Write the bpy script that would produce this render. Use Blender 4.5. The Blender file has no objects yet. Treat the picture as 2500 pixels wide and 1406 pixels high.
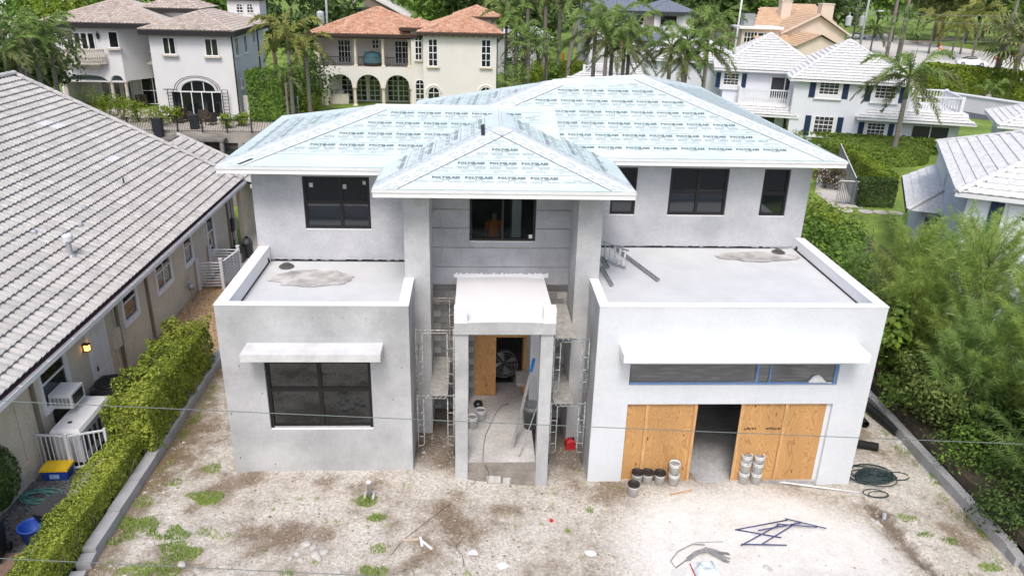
import bpy, bmesh, math, random
from mathutils import Vector, Matrix
random.seed(7)
SC = bpy.context.scene
COL = SC.collection
V = Vector
# ------------------------------------------------------------------ camera
W_, H_ = 2500.0, 1406.0
FPX, PITCH, ROLL, YAW, CAMH = 1867.9, 22.365, -1.487, 3.186, 12.5
_p, _r, _y = (math.radians(a) for a in (PITCH, ROLL, YAW))
_f = V((math.sin(_y)*math.cos(_p), math.cos(_y)*math.cos(_p), -math.sin(_p)))
_rt = V((math.cos(_y), -math.sin(_y), 0)); _dn = _f.cross(_rt)
C_R = math.cos(_r)*_rt + math.sin(_r)*_dn
C_D = -math.sin(_r)*_rt + math.cos(_r)*_dn
CAM = V((0, 0, CAMH))
cd = bpy.data.cameras.new('camera'); cam = bpy.data.objects.new('camera', cd); COL.objects.link(cam)
cd.sensor_fit = 'HORIZONTAL'; cd.sensor_width = 36.0; cd.lens = FPX/W_*36.0
cd.clip_start = 0.1; cd.clip_end = 3000
cam.matrix_world = Matrix(((C_R.x, -C_D.x, -_f.x, 0), (C_R.y, -C_D.y, -_f.y, 0), (C_R.z, -C_D.z, -_f.z, CAMH), (0, 0, 0, 1)))
SC.camera = cam
# ------------------------------------------------------------------ sky, sun, exposure
SUN_EL, SUN_AZ = 56.0, -170.0            # azimuth: degrees from +Y toward +X of where the sun stands
world = bpy.data.worlds.new('World'); SC.world = world; world.use_nodes = True
nt = world.node_tree; bg = nt.nodes['Background']
sky = nt.nodes.new('ShaderNodeTexSky'); sky.sky_type = 'NISHITA'; sky.sun_disc = False
sky.sun_elevation = math.radians(SUN_EL); sky.sun_rotation = math.radians(SUN_AZ)
sky.air_density = 1.0; sky.dust_density = 4.0; sky.ozone_density = 1.0; sky.altitude = 0
nt.links.new(sky.outputs[0], bg.inputs[0]); bg.inputs[1].default_value = 0.15
sd = bpy.data.lights.new('sun', 'SUN'); sd.energy = 1.15; sd.angle = math.radians(15); sd.color = (1.0, 0.975, 0.94)
sun = bpy.data.objects.new('sun', sd); COL.objects.link(sun)
_e, _a = math.radians(SUN_EL), math.radians(SUN_AZ)
sdir = V((math.sin(_a)*math.cos(_e), math.cos(_a)*math.cos(_e), math.sin(_e)))
sun.rotation_euler = sdir.to_track_quat('Z', 'Y').to_euler(); sun.location = (0, 0, 60)
SC.view_settings.view_transform = 'Standard'; SC.view_settings.look = 'None'
SC.view_settings.exposure = 0.50; SC.view_settings.gamma = 1.0; SC.view_settings.use_curve_mapping = False
SC.render.engine = 'CYCLES'
SC.cycles.use_denoising = True
SC.cycles.max_bounces = 6; SC.cycles.diffuse_bounces = 3; SC.cycles.glossy_bounces = 3
SC.cycles.transparent_max_bounces = 6; SC.cycles.transmission_bounces = 3
# ------------------------------------------------------------------ pixel -> place
def ray(u, v): return C_R*((u-W_/2)/FPX) + C_D*((v-H_/2)/FPX) + _f
def PZ(u, v, z=0.0): d = ray(u, v); return CAM + d*((z-CAMH)/d.z)
def PY(u, v, y): d = ray(u, v); return CAM + d*(y/d.y)
def PX(u, v, x): d = ray(u, v); return CAM + d*(x/d.x)
def sst(a, b, x):
    t = max(0.0, min(1.0, (x-a)/(b-a))); return t*t*(3-2*t)
def noise2(x, y, s=0):
    from mathutils import noise
    return noise.noise(V((x, y, s*7.31)))
def lot_h(x, y):
    z = -0.07 - 0.42*sst(-1.7, 3.4, x) - 0.16*sst(4, 10.5, x)
    z += 0.035*noise2(x*0.5, y*0.5) + 0.025*noise2(x*1.6, y*1.6, 2)
    # drainage gully beside the garage, sand heap before it
    gx = 10.9 + 0.22*math.sin(y*1.5) + (16.2-y)*0.12
    z -= 0.16*math.exp(-((x-gx)/0.17)**2)*sst(17.0, 16.2, y)
    z += 0.16*math.exp(-(((x-8.0)/1.5)**2+((y-13.2)/0.75)**2))*(1+0.5*noise2(x*1.5, y*1.5, 5))
    return z
def PG(u, v):
    z = -0.2
    for _ in range(6):
        p = PZ(u, v, z); z = lot_h(p.x, p.y)
    return V((p.x, p.y, z))
# ------------------------------------------------------------------ mesh builder
class MB:
    def __init__(s): s.v = []; s.f = []
    def add(s, vs, fs):
        n = len(s.v); s.v += [tuple(p) for p in vs]; s.f += [tuple(i+n for i in f) for f in fs]; return s
    def box(s, x0, x1, y0, y1, z0, z1):
        if x1 < x0: x0, x1 = x1, x0
        if y1 < y0: y0, y1 = y1, y0
        if z1 < z0: z0, z1 = z1, z0
        return s.add([(x0,y0,z0),(x1,y0,z0),(x1,y1,z0),(x0,y1,z0),(x0,y0,z1),(x1,y0,z1),(x1,y1,z1),(x0,y1,z1)],
                     [(0,3,2,1),(4,5,6,7),(0,1,5,4),(1,2,6,5),(2,3,7,6),(3,0,4,7)])
    def obox(s, M, sx, sy, sz):
        vs = [M @ V((a*sx/2, b*sy/2, c*sz/2)) for c in (-1,1) for a, b in ((-1,-1),(1,-1),(1,1),(-1,1))]
        return s.add(vs, [(0,3,2,1),(4,5,6,7),(0,1,5,4),(1,2,6,5),(2,3,7,6),(3,0,4,7)])
    def bar(s, p, q, w, h=None, up=(0,0,1)):
        p, q = V(p), V(q); h = h or w; d = q-p; L = d.length
        if L < 1e-6: return s
        z = d/L; u = V(up)
        if abs(z.dot(u)) > 0.98: u = V((1, 0, 0))
        x = u.cross(z).normalized(); y = z.cross(x)
        M = Matrix((x, y, z)).transposed().to_4x4(); M.translation = (p+q)/2
        return s.obox(M, w, h, L)
    def cyl(s, p, q, r0, r1=None, n=10, caps=True):
        p, q = V(p), V(q); r1 = r0 if r1 is None else r1
        d = (q-p); z = d.normalized(); u = V((1,0,0)) if abs(z.x) < 0.9 else V((0,1,0))
        x = u.cross(z).normalized(); y = z.cross(x); vs = []
        for c, r in ((p, r0), (q, r1)):
            for i in range(n):
                a = 2*math.pi*i/n; vs.append(c + x*(r*math.cos(a)) + y*(r*math.sin(a)))
        fs = [(i, (i+1) % n, n+(i+1) % n, n+i) for i in range(n)]
        if caps: fs += [tuple(range(n-1, -1, -1)), tuple(range(n, 2*n))]
        return s.add(vs, fs)
    def tube(s, pts, r, n=6, r_end=None):
        pts = [V(p) for p in pts]; m = len(pts); vs = []; x = None
        for i, p in enumerate(pts):
            d = (pts[min(i+1, m-1)] - pts[max(i-1, 0)]).normalized()
            if x is None:
                u = V((0,0,1)) if abs(d.z) < 0.9 else V((1,0,0)); x = u.cross(d).normalized()
            else:
                x = (x - d*x.dot(d)).normalized()
            y = d.cross(x); rr = r if r_end is None else r + (r_end-r)*i/(m-1)
            for k in range(n):
                a = 2*math.pi*k/n; vs.append(p + x*(rr*math.cos(a)) + y*(rr*math.sin(a)))
        fs = [(i*n+k, i*n+(k+1) % n, (i+1)*n+(k+1) % n, (i+1)*n+k) for i in range(m-1) for k in range(n)]
        fs += [tuple(range(n-1, -1, -1)), tuple(range((m-1)*n, m*n))]
        return s.add(vs, fs)
    def lathe(s, prof, n=16, c=(0,0,0), cap=True):
        c = V(c); vs = []
        for r, z in prof:
            for i in range(n):
                a = 2*math.pi*i/n; vs.append((c.x+r*math.cos(a), c.y+r*math.sin(a), c.z+z))
        m = len(prof)
        fs = [(j*n+i, j*n+(i+1) % n, (j+1)*n+(i+1) % n, (j+1)*n+i) for j in range(m-1) for i in range(n)]
        if cap: fs += [tuple(range(n-1, -1, -1)), tuple(range((m-1)*n, m*n))]
        return s.add(vs, fs)
    def prism(s, pts, vec):
        pts = [V(p) for p in pts]; vec = V(vec); n = len(pts)
        fs = [tuple(range(n-1, -1, -1)), tuple(range(n, 2*n))] + [(i, (i+1) % n, n+(i+1) % n, n+i) for i in range(n)]
        return s.add(pts + [p+vec for p in pts], fs)
    def poly(s, pts): return s.add(pts, [tuple(range(len(pts)))])
    def mesh(s, name, mat, smooth=False):
        me = bpy.data.meshes.new(name); me.from_pydata(s.v, [], s.f); me.update()
        for mm in (mat if isinstance(mat, (list, tuple)) else [mat]): me.materials.append(mm)
        if smooth: me.polygons.foreach_set('use_smooth', [True]*len(me.polygons))
        return me
    def build(s, name, mat, parent=None, smooth=False, local=False):
        return link(name, s.mesh(name, mat, smooth), parent, local)
PINV = {}
def link(name, me, parent=None, local=False):
    o = bpy.data.objects.new(name, me); COL.objects.link(o)
    if parent is not None:
        o.parent = parent
        if not local and parent.name in PINV: o.matrix_parent_inverse = PINV[parent.name]
    return o
def tag(o, label=None, cat=None, group=None, kind=None):
    if label: o['label'] = label
    if cat: o['category'] = cat
    if group: o['group'] = group
    if kind: o['kind'] = kind
    return o
def thing(name, label, cat, loc=(0,0,0), rz=0.0, group=None):
    o = bpy.data.objects.new(name, None); COL.objects.link(o); o.empty_display_size = 0.2
    o.location = loc; o.rotation_euler = (0, 0, rz)
    PINV[o.name] = (Matrix.Translation(V(loc)) @ Matrix.Rotation(rz, 4, 'Z')).inverted()
    return tag(o, label, cat, group)
def copy_tree(o, loc=None, rz=None, label=None, scale=None):
    def rec(a, par):
        c = a.copy(); COL.objects.link(c); c.parent = par
        for ch in a.children: rec(ch, c)
        return c
    c = rec(o, None)
    if loc is not None: c.location = loc
    if rz is not None: c.rotation_euler = (0, 0, rz)
    if scale is not None: c.scale = scale if hasattr(scale, '__len__') else (scale,)*3
    if label: c['label'] = label
    return c
def struct(o): o['kind'] = 'structure'; return o
def stuff(o): o['kind'] = 'stuff'; return o
# ------------------------------------------------------------------ materials
MATS = {}
def _new(name):
    m = bpy.data.materials.new(name); m.use_nodes = True; MATS[name] = m
    return m, m.node_tree, m.node_tree.nodes['Principled BSDF']
def mat(name, col, rough=0.7, var=0.12, scale=2.0, bump=0.0, bscale=30.0, metal=0.0, spec=0.4, col2=None, detail=6.0, stretch=None, fine=0.0):
    if name in MATS: return MATS[name]
    m, t, b = _new(name); N = t.nodes; L = t.links
    tc = N.new('ShaderNodeTexCoord'); src = tc.outputs['Object']
    if stretch:
        mp = N.new('ShaderNodeMapping'); mp.inputs['Scale'].default_value = stretch; L.new(src, mp.inputs[0]); src = mp.outputs[0]
    n = N.new('ShaderNodeTexNoise'); n.inputs['Scale'].default_value = scale; n.inputs['Detail'].default_value = detail; n.inputs['Roughness'].default_value = 0.6
    L.new(src, n.inputs['Vector'])
    cr = N.new('ShaderNodeValToRGB'); cr.color_ramp.elements[0].position = 0.32; cr.color_ramp.elements[1].position = 0.68
    a = [max(0, c*(1-var)) for c in col]; bb = [min(1, c*(1+var)) for c in (col2 or col)]
    cr.color_ramp.elements[0].color = (*a, 1); cr.color_ramp.elements[1].color = (*bb, 1)
    L.new(n.outputs['Fac'], cr.inputs[0]); out = cr.outputs[0]
    if fine:
        n3 = N.new('ShaderNodeTexNoise'); n3.inputs['Scale'].default_value = scale*14; n3.inputs['Detail'].default_value = 3
        L.new(src, n3.inputs['Vector'])
        mr = N.new('ShaderNodeMapRange'); mr.inputs[1].default_value = 0.3; mr.inputs[2].default_value = 0.7; mr.inputs[3].default_value = 1-fine; mr.inputs[4].default_value = 1+fine
        L.new(n3.outputs['Fac'], mr.inputs[0])
        mx = N.new('ShaderNodeMix'); mx.data_type = 'RGBA'; mx.blend_type = 'MULTIPLY'; mx.inputs[0].default_value = 1.0
        L.new(out, mx.inputs[6]); L.new(mr.outputs[0], mx.inputs[7]); out = mx.outputs[2]
    L.new(out, b.inputs['Base Color'])
    b.inputs['Roughness'].default_value = rough; b.inputs['Metallic'].default_value = metal; b.inputs['Specular IOR Level'].default_value = spec
    if bump:
        n2 = N.new('ShaderNodeTexNoise'); n2.inputs['Scale'].default_value = bscale; n2.inputs['Detail'].default_value = 4
        L.new(src, n2.inputs['Vector'])
        bp = N.new('ShaderNodeBump'); bp.inputs['Strength'].default_value = bump; bp.inputs['Distance'].default_value = 0.02
        L.new(n2.outputs['Fac'], bp.inputs['Height']); L.new(bp.outputs[0], b.inputs['Normal'])
    return m
def glass(name, col=(0.012, 0.015, 0.017), rough=0.04, spec=1.0):
    if name in MATS: return MATS[name]
    m, t, b = _new(name); N = t.nodes; L = t.links
    b.inputs['Base Color'].default_value = (*col, 1); b.inputs['Roughness'].default_value = rough; b.inputs['Specular IOR Level'].default_value = spec
    tc = N.new('ShaderNodeTexCoord'); n = N.new('ShaderNodeTexNoise'); n.inputs['Scale'].default_value = 1.3
    L.new(tc.outputs['Object'], n.inputs['Vector']); bp = N.new('ShaderNodeBump'); bp.inputs['Strength'].default_value = 0.03; bp.inputs['Distance'].default_value = 0.05
    L.new(n.outputs['Fac'], bp.inputs['Height']); L.new(bp.outputs[0], b.inputs['Normal'])
    return m
def clear_glass(name, tint=(0.75, 0.8, 0.8), amt=0.85):
    if name in MATS: return MATS[name]
    m, t, b = _new(name); N = t.nodes; L = t.links
    tr = N.new('ShaderNodeBsdfTransparent'); tr.inputs[0].default_value = (*tint, 1)
    b.inputs['Base Color'].default_value = (0.02, 0.02, 0.02, 1); b.inputs['Roughness'].default_value = 0.05
    mx = N.new('ShaderNodeMixShader'); mx.inputs[0].default_value = amt
    L.new(b.outputs[0], mx.inputs[1]); L.new(tr.outputs[0], mx.inputs[2]); L.new(mx.outputs[0], N['Material Output'].inputs[0])
    return m
def leafmat(name, dark, light, trans=0.35, rough=0.55, hue_patch=None, scale=0.9):
    if name in MATS: return MATS[name]
    m, t, b = _new(name); N = t.nodes; L = t.links
    g = N.new('ShaderNodeNewGeometry'); tc = N.new('ShaderNodeTexCoord')
    n = N.new('ShaderNodeTexNoise'); n.inputs['Scale'].default_value = scale; n.inputs['Detail'].default_value = 3; L.new(tc.outputs['Object'], n.inputs['Vector'])
    ad = N.new('ShaderNodeMath'); ad.operation = 'ADD'; L.new(g.outputs['Random Per Island'], ad.inputs[0])
    mr = N.new('ShaderNodeMapRange'); mr.inputs[1].default_value = 0.3; mr.inputs[2].default_value = 0.7; mr.inputs[3].default_value = -0.35; mr.inputs[4].default_value = 0.35
    L.new(n.outputs['Fac'], mr.inputs[0]); L.new(mr.outputs[0], ad.inputs[1])
    cr = N.new('ShaderNodeValToRGB'); e = cr.color_ramp.elements
    e[0].position = 0.0; e[0].color = (*dark, 1); e[1].position = 1.0; e[1].color = (*light, 1)
    if hue_patch:
        k = e.new(0.93); k.color = (*hue_patch, 1)
        k2 = e.new(0.86); k2.color = (*light, 1); e[len(e)-1].color = (*hue_patch, 1)
    L.new(ad.outputs[0], cr.inputs[0]); L.new(cr.outputs[0], b.inputs['Base Color'])
    b.inputs['Roughness'].default_value = rough; b.inputs['Specular IOR Level'].default_value = 0.35
    tl = N.new('ShaderNodeBsdfTranslucent'); L.new(cr.outputs[0], tl.inputs[0])
    mx = N.new('ShaderNodeMixShader'); mx.inputs[0].default_value = trans
    L.new(b.outputs[0], mx.inputs[1]); L.new(tl.outputs[0], mx.inputs[2]); L.new(mx.outputs[0], N['Material Output'].inputs[0])
    return m
def islandmat(name, cols, rough=0.85, bump=0.0):
    """colour picked per loose piece (stones, tiles) from a small real-colour range"""
    if name in MATS: return MATS[name]
    m, t, b = _new(name); N = t.nodes; L = t.links
    g = N.new('ShaderNodeNewGeometry'); oi = N.new('ShaderNodeObjectInfo'); ad = N.new('ShaderNodeMath'); ad.operation = 'ADD'
    fr = N.new('ShaderNodeMath'); fr.operation = 'FRACT'
    L.new(g.outputs['Random Per Island'], ad.inputs[0]); L.new(oi.outputs['Random'], ad.inputs[1]); L.new(ad.outputs[0], fr.inputs[0])
    cr = N.new('ShaderNodeValToRGB'); e = cr.color_ramp.elements
    e[0].color = (*cols[0], 1); e[1].color = (*cols[-1], 1)
    for i, c in enumerate(cols[1:-1]):
        k = e.new((i+1)/(len(cols)-1)); k.color = (*c, 1)
    L.new(fr.outputs[0], cr.inputs[0])
    tc = N.new('ShaderNodeTexCoord'); n = N.new('ShaderNodeTexNoise'); n.inputs['Scale'].default_value = 7; n.inputs['Detail'].default_value = 5
    L.new(tc.outputs['Object'], n.inputs['Vector'])
    mr = N.new('ShaderNodeMapRange'); mr.inputs[1].default_value = 0.3; mr.inputs[2].default_value = 0.7; mr.inputs[3].default_value = 0.8; mr.inputs[4].default_value = 1.15
    L.new(n.outputs['Fac'], mr.inputs[0])
    mx = N.new('ShaderNodeMix'); mx.data_type = 'RGBA'; mx.blend_type = 'MULTIPLY'; mx.inputs[0].default_value = 1
    L.new(cr.outputs[0], mx.inputs[6]); L.new(mr.outputs[0], mx.inputs[7]); L.new(mx.outputs[2], b.inputs['Base Color'])
    b.inputs['Roughness'].default_value = rough; b.inputs['Specular IOR Level'].default_value = 0.3
    return m
def plymat(name):
    m, t, b = _new(name); N = t.nodes; L = t.links
    tc = N.new('ShaderNodeTexCoord'); mp = N.new('ShaderNodeMapping'); mp.inputs['Scale'].default_value = (1.5, 1.5, 0.42); L.new(tc.outputs['Object'], mp.inputs[0])
    oi = N.new('ShaderNodeObjectInfo'); sc = N.new('ShaderNodeVectorMath'); sc.operation = 'SCALE'; sc.inputs[0].default_value = (7, 3, 11); L.new(oi.outputs['Random'], sc.inputs['Scale'])
    av = N.new('ShaderNodeVectorMath'); L.new(mp.outputs[0], av.inputs[0]); L.new(sc.outputs[0], av.inputs[1])
    n = N.new('ShaderNodeTexNoise'); n.inputs['Scale'].default_value = 1.6; n.inputs['Detail'].default_value = 2; n.inputs['Distortion'].default_value = 0.6; L.new(av.outputs[0], n.inputs['Vector'])
    mu = N.new('ShaderNodeMath'); mu.operation = 'MULTIPLY'; mu.inputs[1].default_value = 165; L.new(n.outputs['Fac'], mu.inputs[0])
    sn = N.new('ShaderNodeMath'); sn.operation = 'SINE'; L.new(mu.outputs[0], sn.inputs[0])
    mr = N.new('ShaderNodeMapRange'); mr.inputs[1].default_value = -1; mr.inputs[2].default_value = 1; L.new(sn.outputs[0], mr.inputs[0])
    cr = N.new('ShaderNodeValToRGB'); e = cr.color_ramp.elements
    e[0].position = 0.0; e[0].color = (0.40, 0.205, 0.075, 1); e[1].position = 0.5; e[1].color = (0.53, 0.30, 0.115, 1)
    L.new(mr.outputs[0], cr.inputs[0])
    n2 = N.new('ShaderNodeTexNoise'); n2.inputs['Scale'].default_value = 1.1; L.new(av.outputs[0], n2.inputs['Vector'])
    mr2 = N.new('ShaderNodeMapRange'); mr2.inputs[3].default_value = 0.75; mr2.inputs[4].default_value = 1.25; L.new(n2.outputs['Fac'], mr2.inputs[0])
    mx = N.new('ShaderNodeMix'); mx.data_type = 'RGBA'; mx.blend_type = 'MULTIPLY'; mx.inputs[0].default_value = 1
    L.new(cr.outputs[0], mx.inputs[6]); L.new(mr2.outputs[0], mx.inputs[7])
    # knots
    vo = N.new('ShaderNodeTexVoronoi'); vo.inputs['Scale'].default_value = 3.2; L.new(av.outputs[0], vo.inputs['Vector'])
    kr = N.new('ShaderNodeMapRange'); kr.inputs[1].default_value = 0.05; kr.inputs[2].default_value = 0.1; L.new(vo.outputs['Distance'], kr.inputs[0])
    m2 = N.new('ShaderNodeMix'); m2.data_type = 'RGBA'; m2.inputs[6].default_value = (0.10, 0.045, 0.02, 1)
    L.new(kr.outputs[0], m2.inputs[0]); L.new(mx.outputs[2], m2.inputs[7]); L.new(m2.outputs[2], b.inputs['Base Color'])
    b.inputs['Roughness'].default_value = 0.75
    return m
def emit(name, col, s):
    m, t, b = _new(name); b.inputs['Emission Color'].default_value = (*col, 1); b.inputs['Emission Strength'].default_value = s; b.inputs['Base Color'].default_value = (*col, 1); return m
STUCCO = mat('grey_stucco', (0.41, 0.417, 0.425), 0.9, 0.11, 0.9, 0.3, 45, col2=(0.48, 0.487, 0.495), fine=0.05)
STUCCO2 = mat('grey_stucco_upper', (0.42, 0.432, 0.455), 0.9, 0.11, 0.7, 0.3, 45, col2=(0.485, 0.49, 0.51), fine=0.05)
STUCCO_D = mat('fresh_grey_stucco', (0.36, 0.37, 0.395), 0.9, 0.16, 1.3, 0.2, 40, fine=0.06)
PRIMER = mat('white_primer', (0.63, 0.658, 0.69), 0.8, 0.045, 0.8, 0.15, 40, fine=0.03)
WHITEP = mat('white_paint', (0.80, 0.80, 0.80), 0.6, 0.03, 1.5)
TRIM = mat('white_trim', (0.74, 0.74, 0.75), 0.5, 0.05, 2)
PARAPET = mat('parapet_paint', (0.78, 0.78, 0.795), 0.7, 0.03, 1.2)
CONC = mat('concrete', (0.42, 0.40, 0.38), 0.9, 0.2, 1.6, 0.2, 25, fine=0.12)
CONC_L = mat('dusty_concrete', (0.50, 0.48, 0.46), 0.9, 0.25, 1.1, 0.2, 25, fine=0.15)
BRONZE = mat('bronze_frame', (0.025, 0.023, 0.024), 0.4, 0.1, 3, metal=0.3)
GLASS = glass('dark_glass')
BLACKP = mat('black_plastic', (0.015, 0.015, 0.017), 0.45, 0.2, 5)
GALV = mat('galvanised_steel', (0.38, 0.39, 0.41), 0.5, 0.25, 9, metal=0.55)
ALU = mat('aluminium', (0.55, 0.56, 0.58), 0.4, 0.15, 8, metal=0.6)
WOOD = mat('timber', (0.55, 0.33, 0.15), 0.8, 0.25, 5, stretch=(6, 6, 0.7))
PLY = plymat('plywood')
# ------------------------------------------------------------------ ground, lot, canal
def axis(*segs):
    out = []
    for a, b, n in segs: out += [a+(b-a)*i/n for i in range(n)]
    out.append(segs[-1][1]); return out
LOT = (-8.62, 13.42, 4.0, 44.0)
CANAL = (-120.0, 12.0, 45.0, 62.9)
WATER_Z = -1.25
gx = axis((-1500, -120, 6), (-120, -8.62, 10), (-8.62, 12.0, 6), (12.0, 13.42, 1), (13.42, 120, 12), (120, 1500, 6))
gy = axis((-600, 4, 6), (4, 44.0, 8), (44.0, 45.0, 1), (45.0, 62.9, 4), (62.9, 64.0, 1), (64.0, 260, 20), (260, 2000, 6))
mb = MB(); nx, ny = len(gx), len(gy)
def gz(x, y):
    if CANAL[0]-.01 <= x <= CANAL[1]+.01 and CANAL[2]-.01 <= y <= CANAL[3]+.01: return -3.0
    if LOT[0]-.01 <= x <= LOT[1]+.01 and LOT[2]-.01 <= y <= LOT[3]+.01: return -1.0
    return -0.02
mb.add([(x, y, gz(x, y)) for y in gy for x in gx], [(j*nx+i, j*nx+i+1, (j+1)*nx+i+1, (j+1)*nx+i) for j in range(ny-1) for i in range(nx-1)])
GRASSM = mat('lawn_grass', (0.12, 0.19, 0.03), 0.95, 0.3, 0.35, 0.5, 40, col2=(0.18, 0.26, 0.045), fine=0.25)
struct(mb.build('ground', GRASSM))

def dirt_material():
    m, t, b = _new('sandy_dirt'); N = t.nodes; L = t.links
    tc = N.new('ShaderNodeTexCoord'); P = tc.outputs['Object']
    def nz(s, d=6, r=0.6):
        n = N.new('ShaderNodeTexNoise'); n.inputs['Scale'].default_value = s; n.inputs['Detail'].default_value = d; n.inputs['Roughness'].default_value = r
        L.new(P, n.inputs['Vector']); return n.outputs['Fac']
    def mix(f, a, c, typ='MIX'):
        x = N.new('ShaderNodeMix'); x.data_type = 'RGBA'; x.blend_type = typ
        for sock, val in ((x.inputs[0], f), (x.inputs[6], a), (x.inputs[7], c)):
            if hasattr(val, 'links'): L.new(val, sock)
            elif isinstance(val, tuple): sock.default_value = (*val, 1)
            else: sock.default_value = val
        return x.outputs[2]
    def rng(v, a, c, lo=0.0, hi=1.0):
        r = N.new('ShaderNodeMapRange'); r.inputs[1].default_value = a; r.inputs[2].default_value = c; r.inputs[3].default_value = lo; r.inputs[4].default_value = hi
        L.new(v, r.inputs[0]); return r.outputs[0]
    def math_(op, a, c):
        x = N.new('ShaderNodeMath'); x.operation = op
        for i, val in enumerate((a, c)):
            if hasattr(val, 'links'): L.new(val, x.inputs[i])
            else: x.inputs[i].default_value = val
        return x.outputs[0]
    big = nz(0.55); mid = nz(2.3, 8, 0.7); fin = nz(13, 6, 0.75); fin2 = nz(45, 3, 0.8)
    base = mix(rng(mid, 0.38, 0.62), (0.27, 0.222, 0.168), (0.53, 0.485, 0.42))
    base = mix(rng(big, 0.42, 0.6), base, (0.59, 0.555, 0.50))
    base = mix(rng(big, 0.46, 0.36), base, (0.235, 0.185, 0.135))
    sp = N.new('ShaderNodeSeparateXYZ'); L.new(P, sp.inputs[0])
    # pale spilled lime and sand in front of the garage, with a ragged edge
    dx = math_('MULTIPLY', math_('SUBTRACT', sp.outputs[0], 7.1), 0.27); dy = math_('MULTIPLY', math_('SUBTRACT', sp.outputs[1], 14.6), 0.36)
    d2 = math_('ADD', math_('MULTIPLY', dx, dx), math_('MULTIPLY', dy, dy))
    d2 = math_('ADD', d2, math_('MULTIPLY', math_('SUBTRACT', mid, 0.5), 1.3))
    d2 = math_('ADD', d2, math_('MULTIPLY', math_('SUBTRACT', big, 0.5), 1.2))
    sand = rng(d2, 1.15, 0.55)
    base = mix(sand, base, mix(rng(mid, 0.35, 0.65), (0.68, 0.655, 0.62), (0.78, 0.765, 0.74)))
    spk = rng(fin, 0.35, 0.65, 0.62, 1.32)
    base = mix(math_('SUBTRACT', 1.0, math_('MULTIPLY', sand, 0.75)), base, mix(1.0, base, spk, 'MULTIPLY'))
    base = mix(1.0, base, rng(fin2, 0.3, 0.7, 0.8, 1.2), 'MULTIPLY')
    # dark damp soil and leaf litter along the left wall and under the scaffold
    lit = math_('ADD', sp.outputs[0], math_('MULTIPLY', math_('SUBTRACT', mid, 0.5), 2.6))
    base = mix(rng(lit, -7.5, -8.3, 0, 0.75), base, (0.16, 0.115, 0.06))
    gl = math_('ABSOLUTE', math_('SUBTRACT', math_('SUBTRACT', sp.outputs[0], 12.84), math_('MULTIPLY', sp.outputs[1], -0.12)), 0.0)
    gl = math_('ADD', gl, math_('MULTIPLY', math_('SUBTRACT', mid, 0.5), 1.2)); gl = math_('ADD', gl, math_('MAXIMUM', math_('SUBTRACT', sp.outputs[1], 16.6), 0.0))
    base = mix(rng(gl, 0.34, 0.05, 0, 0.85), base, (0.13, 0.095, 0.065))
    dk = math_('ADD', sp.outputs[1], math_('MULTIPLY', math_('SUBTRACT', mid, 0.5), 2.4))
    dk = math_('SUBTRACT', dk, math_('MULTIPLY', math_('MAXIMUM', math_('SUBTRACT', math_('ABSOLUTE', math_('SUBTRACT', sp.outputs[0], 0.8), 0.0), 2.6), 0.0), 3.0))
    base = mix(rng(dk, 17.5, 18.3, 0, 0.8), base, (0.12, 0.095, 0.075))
    L.new(base, b.inputs['Base Color']); b.inputs['Roughness'].default_value = 0.95; b.inputs['Specular IOR Level'].default_value = 0.15
    bp = N.new('ShaderNodeBump'); bp.inputs['Strength'].default_value = 0.55; bp.inputs['Distance'].default_value = 0.05
    L.new(math_('ADD', fin, math_('MULTIPLY', mid, 2.0)), bp.inputs['Height']); L.new(bp.outputs[0], b.inputs['Normal'])
    return m
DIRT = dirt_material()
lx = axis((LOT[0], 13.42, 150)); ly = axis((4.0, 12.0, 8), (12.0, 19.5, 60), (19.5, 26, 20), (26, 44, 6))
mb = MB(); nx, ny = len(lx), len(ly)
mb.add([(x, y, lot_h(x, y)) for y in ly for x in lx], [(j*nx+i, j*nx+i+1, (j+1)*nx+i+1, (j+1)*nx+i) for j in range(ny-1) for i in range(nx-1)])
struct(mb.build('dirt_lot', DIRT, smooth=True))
struct(MB().box(-200, 200, -10, .6, -.04, .0).build('street', mat('unseen_street_asphalt', (.06, .062, .065), .9, .15, 1, fine=.1)))  # unseen street strip, added to give the window panes a dark reflection
struct(MB().box(13.56, 21.0, 9, 39.9, -.3, -.01).build('planting_bed', mat('dark_mulch', (.07, .055, .04), .95, .35, 3, .5, 30)))
WATER = mat('canal_water', (0.02, 0.03, 0.025), 0.08, 0.3, 0.5, 0.25, 1.5, spec=0.6)
struct(MB().add([(CANAL[0], CANAL[2], WATER_Z), (CANAL[1], CANAL[2], WATER_Z), (CANAL[1], CANAL[3], WATER_Z), (CANAL[0], CANAL[3], WATER_Z)], [(0, 1, 2, 3)]).build('canal_water', WATER))

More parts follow.
